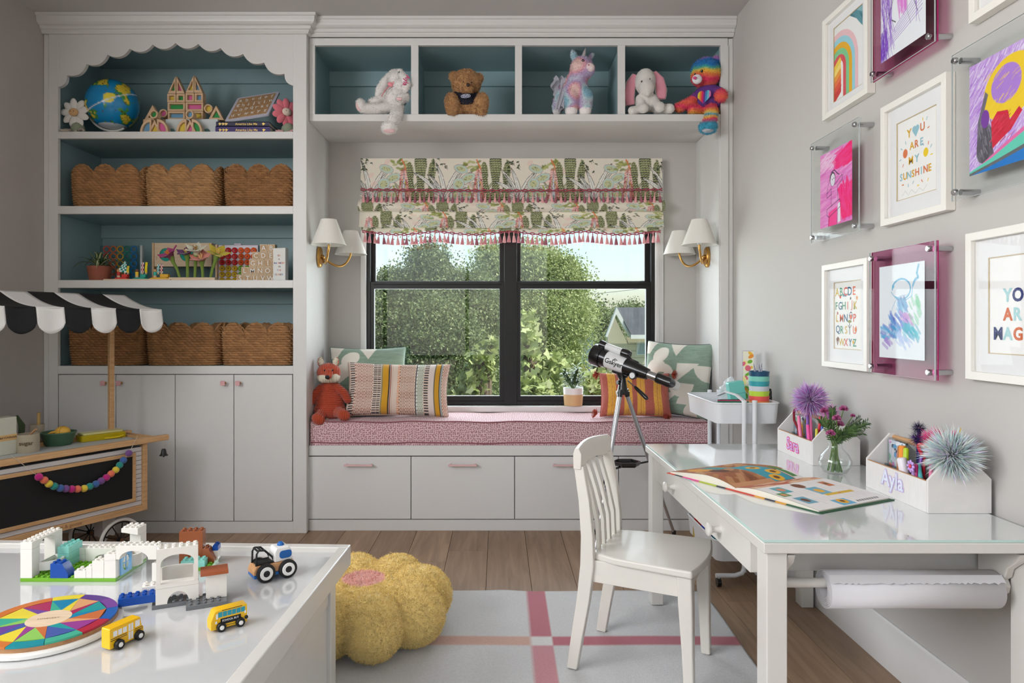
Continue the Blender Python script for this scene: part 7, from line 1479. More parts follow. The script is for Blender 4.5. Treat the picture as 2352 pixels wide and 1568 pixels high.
mk('star_diagonal', MB().tube([dg_, at3(1513), at3(1524), el_, el_.lerp(ey, .45), el_.lerp(ey, .6)], [rr_(11), rr_(12), rr_(11), rr_(12), rr_(10), rr_(8)], 18), TBK, ts, ang=50); mk('eyepiece', MB().tube([el_.lerp(ey, .55), el_.lerp(ey, 1.05)], [rr_(11), rr_(11)], 18), mat('eyepiece_pale', (214, 212, 206), .4), ts)
up3 = Vector((.1, 0, 1)); up3 = (up3-ax3*up3.dot(ax3)).normalized(); fo = up3*rr_(27)
fn = mk('finder_scope', MB().tube([at3(1384)+fo, at3(1424)+fo], rr_(8.5), 16), TWH, ts); mk('finder_front', MB().tube([at3(1372)+fo, at3(1386)+fo], [rr_(11), rr_(9.5)], 16), TBK, fn); mk('finder_eye', MB().tube([at3(1423)+fo, at3(1436)+fo, at3(1441)+fo], [rr_(10), rr_(10), rr_(8)], 16), TBK, fn); mk('finder_bracket', MB().tube([at3(1428)+fo*.9, at3(1446)+fo*.55, at3(1462)+fo*.5], rr_(6), 8), TBK, fn)
sd3 = ax3.cross(up3).normalized(); sd3 = sd3 if sd3.y < 0 else -sd3
text('lettering', 'Gskyer', .034, TBK, ts, at3(1420)+sd3*rr_(20.3)-up3*.004, ax3, up3, .01); mk('emblem', MB().tube([at3(1421)+sd3*rr_(19.2)+up3*rr_(7)+ax3*.007*math.cos(a)+up3*.006*math.sin(a) for a in np.linspace(.5, 5.6, 16)], .0012, 4).tube([at3(1421)+sd3*rr_(19.4)+up3*rr_(7)+ax3*q*.013+up3*.002*q for q in (-1, 0, 1)], .001, 4), TBK, ts)
kn = at3(1466)-up3*rr_(12)+sd3*rr_(12); mk('focus_knob', MB().cyl(kn, kn+sd3*.018, rr_(9), n=18).cyl(kn+sd3*.018, kn+sd3*.019, rr_(6.5), n=18, col=None), TBK, ts); mk('knob_face', MB().cyl(kn+sd3*.0185, kn+sd3*.021, rr_(6.5), n=18), TWH, ts)
hp = P(1430, 872, 3.335)-TO; lt = P(1430, 900, 3.33)-TO
mk('mount', MB().tube([at3(1432)-up3*rr_(18), hp, P(1430, 886, 3.33)-TO, lt], [rr_(11), rr_(8), rr_(10), rr_(13)], 14).box(-.03, .03, -.02, .02, lt.z-.012, lt.z+.004), TBK, ts, ang=40); mk('dovetail', MB().tube([at3(1415)-up3*rr_(21), at3(1448)-up3*rr_(21)], rr_(4.5), 8), TBK, ts); mk('lock_knob', MB().cyl(P(1418, 878, 3.32)-TO, P(1428, 878, 3.33)-TO, rr_(5), n=12), TBK, ts)
h0, h1, h2 = P(1442, 874, 3.32)-TO, P(1458, 888, 3.28)-TO, P(1487, 916, 3.22)-TO; hd = mk('pan_handle', MB().cyl(h0, h1, .003, n=8), STEEL, ts); mk('grip', MB().tube([h1, h1.lerp(h2, .1), h1.lerp(h2, .9), h2], [.006, .0085, .0105, .007], 12), TBK, hd)
feet = [Vector((.907, 3.53, 0))-TO, Vector((.43, 3.10, 0))-TO, Vector((.505, 3.545, 0))-TO]
for f in feet:
    f.z = .012; tp_ = lt+(Vector((f.x, f.y, lt.z))-Vector((lt.x, lt.y, lt.z))).normalized()*.022; md = tp_.lerp(f, .55)
    lg = mk('tripod_leg', MB().cyl(tp_, md, .0105, n=10), ALU, ts); mk('lower_leg', MB().cyl(md, f, .0078, n=10), ALU, lg); mk('leg_clamp', MB().cyl(tp_.lerp(f, .53), tp_.lerp(f, .58), .0125, n=10), TBK, lg); mk('foot', MB().lathe([(0, -.012), (.011, -.012), (.011, .012), (0, .014)], 12, f), TBK, lg); mk('hinge', MB().cyl(tp_+Vector((0, 0, .012)), tp_.lerp(f, .03), .0125, n=10), TBK, lg)
    mk('brace', MB().cyl(tp_.lerp(f, .48), Vector((lt.x, lt.y, .395)), .005, n=6), TBK, lg)
mk('accessory_tray', MB().lathe([(0, .40), (.06, .40), (.068, .408), (.068, .422), (.063, .422), (.06, .41), (0, .408)], 6, (lt.x+.02, lt.y, 0)), TBK, ts, ang=30)
# ================================================================== trolley
tr = thing('utility_trolley', 'white metal trolley with three trays behind the desk', 'trolley', (1.043, 3.07, 0)); TRW = mat('trolley_white', (230, 231, 233), .3)
tw, td = .274, .44
for zt2 in (.758, .47, .182):
    h_ = .085; A0, A1 = rrect(-tw/2+.008, tw/2-.008, -td/2+.008, td/2-.008, .028, 6), rrect(-tw/2, tw/2, -td/2, td/2, .034, 6); n = len(A0)
    I0, I1 = rrect(-tw/2+.0105, tw/2-.0105, -td/2+.0105, td/2-.0105, .026, 6), rrect(-tw/2+.0025, tw/2-.0025, -td/2+.0025, td/2-.0025, .032, 6)
    b = MB(); vs = [(x, y, zt2-h_) for x, y in A0]+[(x, y, zt2) for x, y in A1]+[(x, y, zt2) for x, y in I1]+[(x, y, zt2-h_+.003) for x, y in I0]
    b.add(vs, [tuple(range(n))[::-1]]+[(r_*n+i, r_*n+(i+1) % n, (r_+1)*n+(i+1) % n, (r_+1)*n+i) for r_ in range(3) for i in range(n)]+[tuple(range(3*n, 4*n))]); ty = mk('tray', b, TRW, tr, ang=35)
    mk('rim', MB().tube([(x, y, zt2) for x, y in A1], .0038, 8, closed=True), TRW, ty)
for sy in (-1, 1):
    for sx in (-1, 1): mk('post', MB().cyl((sx*.022, sy*(td/2+.012), .06), (sx*.022, sy*(td/2+.012), .765), .0095, n=14), TRW, tr); mk('post_cap', MB().lathe([(.0105, .765), (.0105, .772), (0, .774)], 14, (sx*.022, sy*(td/2+.012), 0)), TRW, tr)
    mk('base_tube', MB().tube([(-.022, sy*(td/2+.012), .075), (-.03, sy*(td/2+.012), .055), (-.06, sy*(td/2+.012), .045), (-.14, sy*(td/2+.012), .045)], .0095, 12), TRW, tr); mk('base_tube', MB().tube([(.022, sy*(td/2+.012), .075), (.03, sy*(td/2+.012), .055), (.06, sy*(td/2+.012), .045), (.13, sy*(td/2+.012), .045)], .0095, 12), TRW, tr)
    for sx in (-1, 1): mk('castor', MB().lathe([(0, -.008), (.018, -.008), (.018, .008), (0, .008)], 18, (sx*.128, sy*(td/2+.012), .018), 'x'), TBK, tr); mk('castor_stem', MB().cyl((sx*.128, sy*(td/2+.012), .02), (sx*.128, sy*(td/2+.012), .045), .007, n=8), TRW, tr)
mk('handle', MB().tube([(-.022, -td/2-.01, .77), (-.035, -td/2+.04, .79), (-.055, -td/2+.11, .796), (-.07, -td/2+.17, .775)], .011, 10, flat=.35), TRW, tr)
TRO = Vector((1.043, 3.07, 0)); tz0 = .758-.085+.0032
cx_, cy_ = P(1743.5, 0, 2.95).x, 2.95; kb = 2.95/FPX; cc = [(236, 120, 60), (238, 140, 60), (232, 90, 84), (190, 220, 70), (206, 208, 216), (60, 160, 170), (130, 206, 186), (30, 76, 110)]
nms = ['orange cup at the bottom of the stack', 'light orange cup second from the bottom of the stack', 'coral cup in the stack on the trolley', 'lime cup in the stack on the trolley', 'pale grey cup in the stack on the trolley', 'teal cup in the stack on the trolley', 'mint cup in the stack on the trolley', 'navy cup holding pens on top of the stack']
cm = [(0, 0), (.034, 0), (.0425, .058), (.0425, .062), (.039, .062), (.031, .0045), (0, .004)]
for i in range(8): t = thing('stacking_cup', nms[i], 'cup', (cx_, cy_, tz0+.0003+i*.0212), 0, 'colourful cups nested in a stack'); mk('cup', MB().lathe(cm, 36), plast('cup%d' % i, cc[i], .35), t, ang=30)
for i, (dx, ln, lb) in enumerate(((-.022, .09, 'grey brush pen leaning left in the navy cup'), (.006, .085, 'grey brush pen in the middle of the navy cup'), (.017, .09, 'grey brush pen leaning right in the navy cup'))):
    z_ = tz0+7*.0212+.0055; t = thing('brush_pen', lb, 'pen', (cx_+dx*.4, cy_, z_), 0, 'grey brush pens in the top cup'); e = Vector((dx*.5-.004, 0, ln)); mk('barrel', MB().tube([(0, 0, 0), e*.75, e*.82], [.0042, .0042, .002], 10), plast('pen_grey', (160, 160, 172), .3), t); mk('tip', MB().cyl(e*.82, e, .0018, .0006, 8), plast('pen_dark', (90, 86, 110), .4), t)
o = P(1701, 880, 3.1); t = thing('mint_case', 'mint green pencil case leaning against the cups', 'case', (o.x-.004, 3.1, tz0+.0005), 0); Rm = Matrix.Rotation(math.radians(-9), 4, 'Y')
mk('case', MB(Rm).prism(rrect(-.036, .036, 0, .155, .008, 4), -.02, .02, 'xz'), plast('mint', (120, 206, 196), .35), t, bevel=.003); mk('lid_line', MB(Rm).box(-.0366, .0366, -.0205, .0205, .1, .102), plast('mint_dark', (80, 160, 150), .4), t); text('lettering', 'UPPER', .014, mat('ink_teal', (20, 60, 60), .7), t, Rm @ Vector((-.02, -.0206, .05)), (Rm @ Vector((0, 0, 1))), (Rm @ Vector((-1, 0, 0))), .01)
o = P(1718, 0, 3.2); t = thing('crayon_carton', 'tall carton with fruit print behind the mint case', 'box', (o.x, 3.2, tz0+.0005), math.radians(-18)); hh = P(0, 806, 3.2).z-tz0
c = Cv(5, 27, 10, (240, 236, 214)); r9 = random.Random(9)
for k_ in range(26): c.ell(r9.uniform(0, 5), r9.uniform(0, 27), r9.uniform(.5, 1.3), r9.uniform(.5, 1.6), r9.choice([(120, 180, 60), (240, 190, 70), (230, 110, 130), (250, 236, 160), (236, 150, 60)]), r9.random()*3)
mk('carton', MB().box(-.024, .024, -.022, .022, 0, hh), plast('carton_violet', (84, 56, 140), .5), t, bevel=.001); print_sheet('printed_front', c, PRINT, t, (-.0238, -.0224, hh), (.0476, 0, 0), (0, 0, -hh)); text('lettering', '25', .022, LW, t, (.0244, 0, hh-.04), (0, 1, 0), (0, 0, 1), .02)
for i, (dx, lb) in enumerate(((.0, 'black marker standing right of the cups'), (.014, 'second black marker standing right of the cups'))): t = thing('black_marker', lb, 'pen', (P(1769, 0, 3.0).x+dx*.7, 3.0+.02*i, tz0+.0005), 0, 'black markers'); mk('barrel', MB().lathe([(0, 0), (.0065, 0), (.0065, .09), (.0055, .092), (.0055, .125-.01*i), (.003, .13-.01*i), (0, .13-.01*i)], 12), TBK, t, ang=30)
t = thing('wipes_pack', 'crumpled clear plastic bag on the trolley', 'bag', (P(1672, 0, 3.2).x, 3.2, tz0+.0006)); b = MB(); b.ell((0, 0, .07), (.045, .04, .07), 28, 20); b.ell((.01, 0, .12), (.03, .03, .045), 20, 14)
me = soft(b, .006, 3); p = cos(me); nn_ = nrm(me); p = p+nn_*((vnoise(p, 60, 3)-.5)*.028)[:, None]; p[:, 2] = np.maximum(p[:, 2], 0); me.vertices.foreach_set('co', p.ravel()); me.update(); me.materials.clear(); me.materials.append(mat('film', (236, 240, 242), .15, alpha=.55, coat=.5)); put('film', me, t)
for i, (c_, lb) in enumerate((((30, 110, 80), 'green pencil lying across the top tray'), ((206, 60, 110), 'pink pencil lying across the top tray'), ((60, 60, 60), 'dark pencil lying across the top tray'))):
    t = thing('pencil', lb, 'pencil', (.95+.01*i, 2.93+.03*i, .752), .12*i-.1, 'pencils across the trolley tray'); mk('barrel', MB().cyl((-.01, 0, .004), (.12, 0, .004), .004, n=6), plast('pencil%d' % i, c_), t); mk('tip', MB().cyl((.12, 0, .004), (.135, 0, .004), .004, .0005, n=6), MAPLE, t)
tb0 = .182-.085+.0034
for i, (x, y) in enumerate(((.927, 3.19), (.931, 3.145))): t = thing('glue_bottle', ('red capped bottle further back in the bottom tray', 'red capped bottle nearer in the bottom tray')[i], 'bottle', (x, y, tb0)); mk('bottle', MB().lathe([(0, 0), (.018, 0), (.018, .06), (.012, .066)], 16), plast('amber', (170, 150, 60), .3), t, ang=30); mk('cap', MB().lathe([(.0125, .066), (.0125, .095), (0, .097)], 14), plast('cap_red', (214, 50, 40)), t, ang=30)
for i, (c_, lb) in enumerate((((30, 60, 170), 'blue yarn ball in the bottom tray'), ((110, 70, 170), 'violet yarn ball in the bottom tray'), ((90, 190, 200), 'aqua yarn ball in the bottom tray'))): t = thing('yarn_ball', lb, 'yarn', (.943+.008*i, 3.06-.055*i, tb0+.04), 0, 'yarn balls in the bottom tray'); mk('ball', MB().ell((0, 0, .034), .034, 18, 12), mat('yarn%d' % i, c_, .95, bump=1, bs=160), t)
# ================================================================== things on the desk
GZ = DZ+.0064
cadw, cadl = .158, .288
CWD = mat('whitewash', (226, 222, 218), .7, var=.05, vs=6, stretch=(3, 30, 3)); RAW = mat('raw_edge', (206, 160, 116), .8)
def caddy(label, x0, y0, name, c_in, c_out, rz):
    t = thing('desk_caddy', label, 'caddy', (x0, y0, GZ), rz, 'house-shaped name caddies')
    hp_ = [(0, 0), (cadw, 0), (cadw, .085), (cadw*.55, .155), (cadw*.42, .155), (0, .082)]
    for y in (0, cadl-.008): mk('end_panel', MB().prism(hp_, y, y+.008, 'xz'), CWD, t, bevel=.0008)
    mk('front_panel', MB().box(0, .008, .0082, cadl-.0082, 0, .078), CWD, t); mk('back_panel', MB().box(cadw-.008, cadw, .0082, cadl-.0082, 0, .082), CWD, t); mk('bottom', MB().box(.008, cadw-.008, .0082, cadl-.0082, 0, .006), CWD, t); mk('raw_edge', MB().box(.0005, .0075, .0085, cadl-.0085, .078, .0788), RAW, t); mk('grip', MB().cyl((cadw*.5, .008, .143), (cadw*.5, cadl-.008, .143), .0075, n=12), RAW, t); mk('divider', MB().box(.05, .053, .0085, cadl-.0085, .006, .07), clear('divider_clear', (230, 236, 238), 1), t, smooth=False)
    text('name_outline', name, .058, mat('ink_out_%d' % c_out[0], c_out, .6), t, (-.0006, cadl*.54, .042), (0, -1, 0), (0, 0, 1), .065); text('name', name, .058, mat('ink_in_%d' % c_in[0], c_in, .6), t, (-.0012, cadl*.54, .042), (0, -1, 0), (0, 0, 1), .015); return t
CA = (1.068, 1.697); CS = (1.046, 2.272)
caddy('white wooden caddy lettered Ayla, nearer the viewer', CA[0], CA[1], 'Ayla', (226, 232, 246), (206, 186, 226), 0); caddy('white wooden caddy lettered Sara, beside the trolley', CS[0], CS[1], 'Sara', (216, 176, 232), (240, 60, 140), 0)
def pen(label, x, y, z, top, c_, cap=None, r=.0045, cat='pen', group='pens in the desk caddies'):
    t = thing('felt_pen', label, cat, (x, y, z), 0, group); e = Vector(top); mk('barrel', MB().tube([(0, 0, 0), e*.97, e], [r, r, r*.6], 10), plast('pen_%d_%d_%d' % c_, c_, .3), t)
    if cap: mk('cap', MB().tube([e*.72, e*1.02], r*1.25, 10), plast('pen_%d_%d_%d' % cap, cap, .3), t)
    return t
def pompom(label, x, y, z, stem, R, cols, n, stick, fz=False, shiny=True):
    t = thing('pompom_pen', label, 'pen', (x, y, z), 0, 'novelty pens with fluffy tops'); e = Vector(stem); mk('stick', MB().cyl((0, 0, 0), e, .0042, n=10), plast('stick_%d_%d' % stick[:2], stick, .3), t)
    d = RNG.normal(size=(n, 3)); d /= np.linalg.norm(d, axis=1, keepdims=True); tt2 = np.cross(d, RNG.normal(size=(n, 3))); tt2 /= np.linalg.norm(tt2, axis=1, keepdims=True); L_ = R*(.75+.35*RNG.random((n, 1))); wd2 = R*.022 if shiny else R*.012
    c0 = np.array(e); bend_ = RNG.normal(size=(n, 3))*R*.12; A_ = c0+d*L_*.15; B2 = c0+d*L_*.6+bend_*.3; C2 = c0+d*L_+bend_
    v = np.stack([A_-tt2*wd2*.5, A_+tt2*wd2*.5, B2-tt2*wd2, B2+tt2*wd2, C2], 1).reshape(-1, 3); i0 = np.arange(n)[:, None]*5; f = [tuple(q) for q in (i0+np.array([0, 1, 3, 2])).tolist()]+[tuple(q) for q in (i0+np.array([2, 3, 4])).tolist()]
    b = MB(); b.v = [tuple(q) for q in v.tolist()]; b.f = f; b.c = []; ci = RNG.integers(0, len(cols), n); pc = np.repeat(np.array([lin(c) for c in cols])[ci], 5, 0)
    m = mat('tinsel', rough=.3, metal=.08, attr=True, sheen=.3) if shiny else mat('fluff', rough=.95, attr=True); mk('tinsel_ball', b, m, t, smooth=False, pcol=pc, stuff=True); return t
def stickers(label, x, y, z, w2, d2, h2, seed):
    t = thing('sticker_box', label, 'box', (x, y, z)); mk('clear_box', MB().prism(rrect(0, w2, 0, h2, .008, 3), 0, d2, 'xz'), clear('sticker_clear', (236, 240, 242), 1.2), t); c = Cv(6, 9, 14, (226, 226, 232)); r = random.Random(seed)
    for _ in range(46): c.ell(r.uniform(0, 6), r.uniform(0, 9), r.uniform(.3, .8), r.uniform(.3, .8), r.choice([(250, 240, 240), (236, 130, 120), (120, 180, 220), (244, 200, 120), (150, 200, 170), (220, 150, 200), (90, 90, 110)]), r.random()*3)
    print_sheet('stickers', c, PRINT, t, (.003, d2-.004, h2-.004), (w2-.006, -.0, 0), (0, 0, -(h2-.01))); 
    print_sheet('stickers', c, PRINT, t, (.004, d2-.004, h2-.006), (0, -(d2-.008), 0), (0, 0, -(h2-.014))); return t
stickers('clear case of shaped stickers in the nearer caddy', CA[0]+.055, CA[1]+.19, GZ+.0065, .06, .085, .138, 3); stickers('clear case of glittery stickers in the caddy by the trolley', CS[0]+.055, CS[1]+.205, GZ+.0065, .05, .07, .13, 4)
zc_ = GZ+.0065
for lb, y, c_, cp_ in (('orange highlighter in the nearer caddy', .165, (236, 120, 40), (240, 150, 60)), ('lime highlighter in the nearer caddy', .148, (180, 210, 40), None), ('brown marker in the nearer caddy', .176, (170, 110, 60), None)): pen(lb, CA[0]+.03, CA[1]+y, zc_, (.004, 0, .13), c_, cp_, .007)
for lb, dx, y, tp2, c_, r_ in (('white chunky pen leaning in the nearer caddy', .025, .12, (-.006, .025, .105), (236, 230, 236), .012), ('purple pen in the nearer caddy', .03, .1, (.01, -.01, .12), (120, 60, 160), .0045), ('teal hair clip pen in the nearer caddy', .03, .06, (.0, .03, .1), (90, 190, 190), .006), ('pink pen in the nearer caddy', .035, .05, (.02, .02, .13), (240, 130, 170), .006), ('magenta pen in the nearer caddy', .022, .085, (.0, .0, .1), (200, 40, 120), .005)): pen(lb, CA[0]+dx, CA[1]+y, zc_, tp2, c_, None, r_)
t = thing('flower_clip', 'lilac daisy clip hooked over the nearer caddy', 'hair clip', (CA[0]+.012, CA[1]+.085, GZ+.1)); 
for k in range(8): a = 2*PI*k/8; mk('petal', MB().ell((-.004, .011*math.cos(a), .011*math.sin(a)), (.003, .006, .004), 10, 6, Matrix.Rotation(a, 3, 'X')), plast('lilac', (196, 160, 226)), t)
mk('centre', MB().ell((-.006, 0, 0), (.003, .005, .005), 10, 6), plast('clip_red', (226, 70, 90)), t); mk('clip_bar', MB().box(0, .004, -.004, .004, -.05, .0), plast('lilac', (0, 0, 0)), t)
pompom('pen with a large iridescent white tinsel ball', CA[0]+.045, CA[1]+.02, zc_, (.025, -.005, .135), .068, [(236, 240, 236), (206, 230, 220), (220, 206, 236), (246, 246, 240), (190, 226, 230)], 2600, (220, 220, 230))
pompom('pen with a hot pink feather top', CA[0]+.07, CA[1]+.105, zc_, (.01, .0, .16), .036, [(240, 40, 140), (250, 90, 170), (236, 20, 120)], 700, (230, 60, 140), shiny=False); pompom('pen with a navy furry pointed top', CA[0]+.06, CA[1]+.135, zc_, (.0, .0, .185), .022, [(24, 22, 60), (50, 30, 110), (30, 30, 40)], 500, (40, 30, 90), shiny=False)
pompom('second navy furry tuft below the pointed top', CA[0]+.06, CA[1]+.138, zc_, (.0, .0, .155), .025, [(40, 26, 90), (110, 50, 160), (30, 30, 40)], 500, (40, 30, 90), shiny=False)
t = thing('heart_topper', 'red dotted heart wand in the nearer caddy', 'pen', (CA[0]+.045, CA[1]+.09, zc_)); b = MB().tube([(0, .022*math.sin(q)**3, .135+.018*(math.cos(q)-.35*math.cos(2*q))) for q in np.linspace(0, 2*PI, 29)[:-1]], .0045, 8, closed=True); mk('heart_loop', b, plast('heart_red', (190, 30, 50)), t); mk('stick', MB().cyl((0, 0, 0), (0, 0, .112), .004, n=8), plast('heart_red', 0), t)
t = thing('unicorn_topper', 'pink maned white unicorn pen top', 'pen', (CA[0]+.09, CA[1]+.03, zc_)); mk('stick', MB().cyl((0, 0, 0), (0, 0, .165), .004, n=8), plast('uni_pink', (236, 110, 170)), t); mk('head', MB().ell((0, -.008, .178), (.005, .016, .011), 14, 10).ell((0, -.022, .172), (.005, .008, .007), 12, 8), plast('uni_white', (244, 240, 240)), t); mk('horn', MB().cyl((0, -.012, .188), (0, -.018, .205), .003, .0005, 8), plast('uni_gold', (236, 200, 90)), t); mk('mane', MB().ell((0, .008, .182), (.006, .012, .013), 12, 8), plast('uni_pink', 0), t)
pompom('pen with a big lilac tinsel ball', CS[0]+.045, CS[1]+.10, zc_, (-.004, .01, .2), .062, [(206, 130, 210), (226, 160, 226), (180, 110, 200), (240, 206, 240), (200, 200, 240)], 2400, (236, 120, 170)); pompom('pen with a small fluffy pink ball', CS[0]+.06, CS[1]+.05, zc_, (.02, -.0, .165), .034, [(220, 140, 206), (230, 160, 214)], 900, (150, 90, 190), shiny=False)
t = thing('dotted_loop_pen', 'maroon dotted bendy pen in the caddy by the trolley', 'pen', (CS[0]+.02, CS[1]+.15, zc_)); mk('bendy', MB().tube([(0, 0, 0), (.0, .005, .09), (-.004, .03, .12), (0, .042, .145), (0, .03, .162), (0, .012, .158)], .0048, 8), mat('maroon_dots', (130, 20, 40), .5), t)
for i, (lb, dx, y, tp2, c_, r_) in enumerate((('pink pen in the caddy by the trolley', .025, .135, (-.004, .02, .14), (240, 130, 170), .006), ('violet pen in the caddy by the trolley', .03, .105, (.0, -.0, .15), (130, 80, 180), .0045), ('amber pen in the caddy by the trolley', .03, .15, (.0, .0, .11), (226, 160, 70), .0045), ('pink clip pen in the caddy by the trolley', .02, .06, (-.004, .012, .12), (236, 80, 160), .006), ('yellow pen in the caddy by the trolley', .03, .045, (.004, .0, .11), (220, 206, 60), .0045), ('red pen in the caddy by the trolley', .04, .07, (.01, -.02, .15), (206, 40, 60), .005), ('blue pen in the caddy by the trolley', .045, .03, (.0, .0, .12), (60, 90, 190), .0045))): pen(lb, CS[0]+dx, CS[1]+y, zc_, tp2, c_, None, r_)
# vase of flowers
vs_ = thing('glass_vase', 'round clear glass vase with narrow neck on the desk', 'vase', (1.06, 2.15, GZ)); VG = mat('vase_glass', (252, 253, 252), .0, trans=1, ior=1.35); kv = 2.15/FPX
prv = [(0, .002), (14*kv, .0), (26*kv, 5*kv), (35*kv, 20*kv), (36*kv, 30*kv), (30*kv, 44*kv), (17*kv, 58*kv), (14*kv, 68*kv), (18*kv, 78*kv)]
mk('glass', MB().lathe(prv+[(r_-.0018, z_) for r_, z_ in prv[:0:-1]]+[(0, .0045)], 40), clear('vase_clear', (254, 255, 255), 1.3), vs_, ang=60)
mk('water', MB().lathe([(0, .005), (13*kv, .005), (24*kv, 7*kv), (33*kv, 20*kv), (34*kv, 26*kv), (0, 26*kv)], 36), clear('vase_water', (252, 254, 253), .8), vs_, ang=60)
bq = thing('flower_bunch', 'pink clover blossoms with ferny green foliage in the vase', 'flowers', (1.06, 2.15, GZ)); rv = random.Random(12)
STM = mat('flower_stem', (96, 128, 60), .6); FRN = mat('fern_leaf', rough=.6, attr=True)
heads = [(1893, 945, .02), (1922, 962, -.02), (1938, 940, .03), (1908, 996, -.05), (1959, 955, .0), (1928, 975, .02)]
for i, (x, y, dy) in enumerate(heads):
    h = P(x, y, 2.15+dy)-Vector((1.06, 2.15, GZ)); base = Vector((rv.uniform(-.02, .02), rv.uniform(-.02, .02), .008)); nk = Vector((rv.uniform(-.007, .007), rv.uniform(-.007, .007), 66*kv))
    st = mk('stem', MB().tube([base, nk, nk.lerp(h, .5)+Vector((0, 0, .006)), h], .0016, 6), STM, bq); n = 260; d = RNG.normal(size=(n, 3)); d[:, 2] = np.abs(d[:, 2])*.9-.2; d /= np.linalg.norm(d, axis=1, keepdims=True); tt2 = np.cross(d, RNG.normal(size=(n, 3))); tt2 /= np.linalg.norm(tt2, axis=1, keepdims=True); R = .0135 if i != 4 else .007; c0 = np.array(h); A_ = c0+d*R*.2; C2 = c0+d*R*(.8+.3*RNG.random((n, 1)))
    v = np.stack([A_-tt2*.0009, A_+tt2*.0009, C2+tt2*.0011, C2-tt2*.0011], 1).reshape(-1, 3); b = MB(); b.v = [tuple(q) for q in v.tolist()]; b.f = [tuple(q) for q in np.arange(n*4).reshape(-1, 4).tolist()]; b.c = [rv.choice([(196, 96, 150), (224, 140, 186), (176, 70, 130), (206, 110, 160)]) for _ in range(n)]; mk('blossom', b, FRN, st, smooth=False, stuff=True)
for i in range(27):
    x, y = rv.choice([(1980, 960), (1965, 985), (1990, 975), (1940, 985), (1900, 975), (1915, 935), (1955, 1000), (1972, 945), (1890, 960), (1985, 1000), (1930, 1005)]); h = P(x+rv.uniform(-8, 8), y+rv.uniform(-10, 6), 2.15+rv.uniform(-.05, .06))-Vector((1.06, 2.15, GZ)); nk = Vector((rv.uniform(-.007, .007), rv.uniform(-.007, .007), 66*kv)); base = Vector((rv.uniform(-.02, .02), rv.uniform(-.02, .02), .008))
    md = nk.lerp(h, .55)+Vector((0, 0, .012)); st = mk('stem', MB().tube([base, nk, md, h], .0011, 5), STM, bq); b = MB(); c_ = rv.choice([(70, 100, 54), (88, 118, 64), (60, 84, 50), (104, 130, 78)])
    pth = [nk.lerp(md, q) for q in np.linspace(.3, 1, 7)]+[md.lerp(h, q) for q in np.linspace(.12, 1, 9)]
    for j, p_ in enumerate(pth):
        for s in (-1, 1):
            d = (h-nk).normalized(); sd_ = d.cross(Vector((rv.uniform(-.4, .4), -1, rv.uniform(-.4, .4)))).normalized()*s; tip = p_+(sd_*.8+d*.55)*rv.uniform(.011, .018); w3 = d*.0022; q0 = len(b.v); b.v += [tuple(p_-w3), tuple(p_.lerp(tip, .5)-w3*1.2), tuple(tip), tuple(p_.lerp(tip, .5)+w3*1.2)]; b.f.append((q0, q0+1, q0+2, q0+3)); b.c.append(c_)
    mk('leaf_frond', b, FRN, st, smooth=False, stuff=True)
# open picture book
S0 = Vector((.667, 1.924, 0)); su = Vector((.256, .131, 0)); wv_ = Vector((.1325, -.23, 0)); ob = thing('open_book', 'open picture book lying across the desk', 'book', (S0.x, S0.y, GZ)); rzb = math.atan2(su.y, su.x)
hb, wb = su.length, wv_.length; un, wn_ = su.normalized(), wv_.normalized()
def pagec(side):
    c = Cv(26.5, 28.7, 7, (240, 236, 232)); r = random.Random(20+side)
    if side == 0:
        c.rect(0, 0, 26.5, 28.7, (176, 116, 76)); c.scrib(0, 4, 26.5, 28, 90, 2.2, [(150, 90, 54), (196, 140, 90), (120, 70, 44), (210, 160, 110), (170, 100, 70)], .6, 8, .6, r); c.rect(9, 4, 26, 13, (70, 160, 176)); c.ell(6, 22, 3.4, 4, (226, 160, 70)); c.ell(12, 20, 3, 3, (100, 60, 40)); c.poly([(2, 14), (9, 12), (10, 18), (3, 20)], (90, 150, 150))
        for x, y in ((14, 8), (20, 6), (24, 9)): c.ell(x, y, 2.2, 2.2, (240, 180, 50)); c.ell(x, y, 1, 1, (110, 70, 40))
        c.rect(19, 0, 26.5, 3.5, (240, 236, 230)); c.rect(15, 1, 25, 3, (90, 140, 80)); c.rect(24, 12, 26.5, 28, (206, 150, 110))
    else:
        c.rect(0, 0, 6.5, 28.7, (222, 178, 142)); c.scrib(0, 0, 5, 28, 30, 1.6, [(190, 90, 70), (240, 204, 170), (176, 110, 80)], 1.4, 6, .7, r)
        for x, y, w3, h3, cl_ in ((8, 21, 5, 4, (90, 170, 180)), (12, 11, 6, 4.6, (120, 180, 200)), (17, 22.5, 5, 4, (110, 170, 190)), (17.5, 4, 1.6, 11, (226, 186, 70)), (22, 13, 4, 5.4, (110, 180, 214)), (9, 4, 4, 2.4, (200, 120, 70)), (12.6, 24.6, 3, 3, (90, 150, 80))): c.rect(x, y, x+w3, y+h3, cl_); c.ell(x+w3/2, y+h3/2, min(w3, h3)*.32, min(w3, h3)*.3, r.choice([(240, 180, 50), (110, 70, 50), (220, 140, 100)]))
        for y in np.arange(2, 27, .75):
            for x0_ in (7.4, 13.2, 19.2): c.line([(x0_, y), (x0_+r.uniform(2.4, 4.6), y)], .14, (196, 190, 194), .55)
        c.ell(9.6, 15, 2.2, 1.8, (130, 80, 56)); c.ell(23.6, 15.6, 1.6, 1.6, (240, 176, 40)); c.ell(23.6, 15.6, .7, .7, (90, 56, 36)); 
        for k_ in range(9): c.line([(24.6, 3+k_*1.0), (25.2, 3.4+k_*1.0)], .5, (70, 60, 70))
    return c
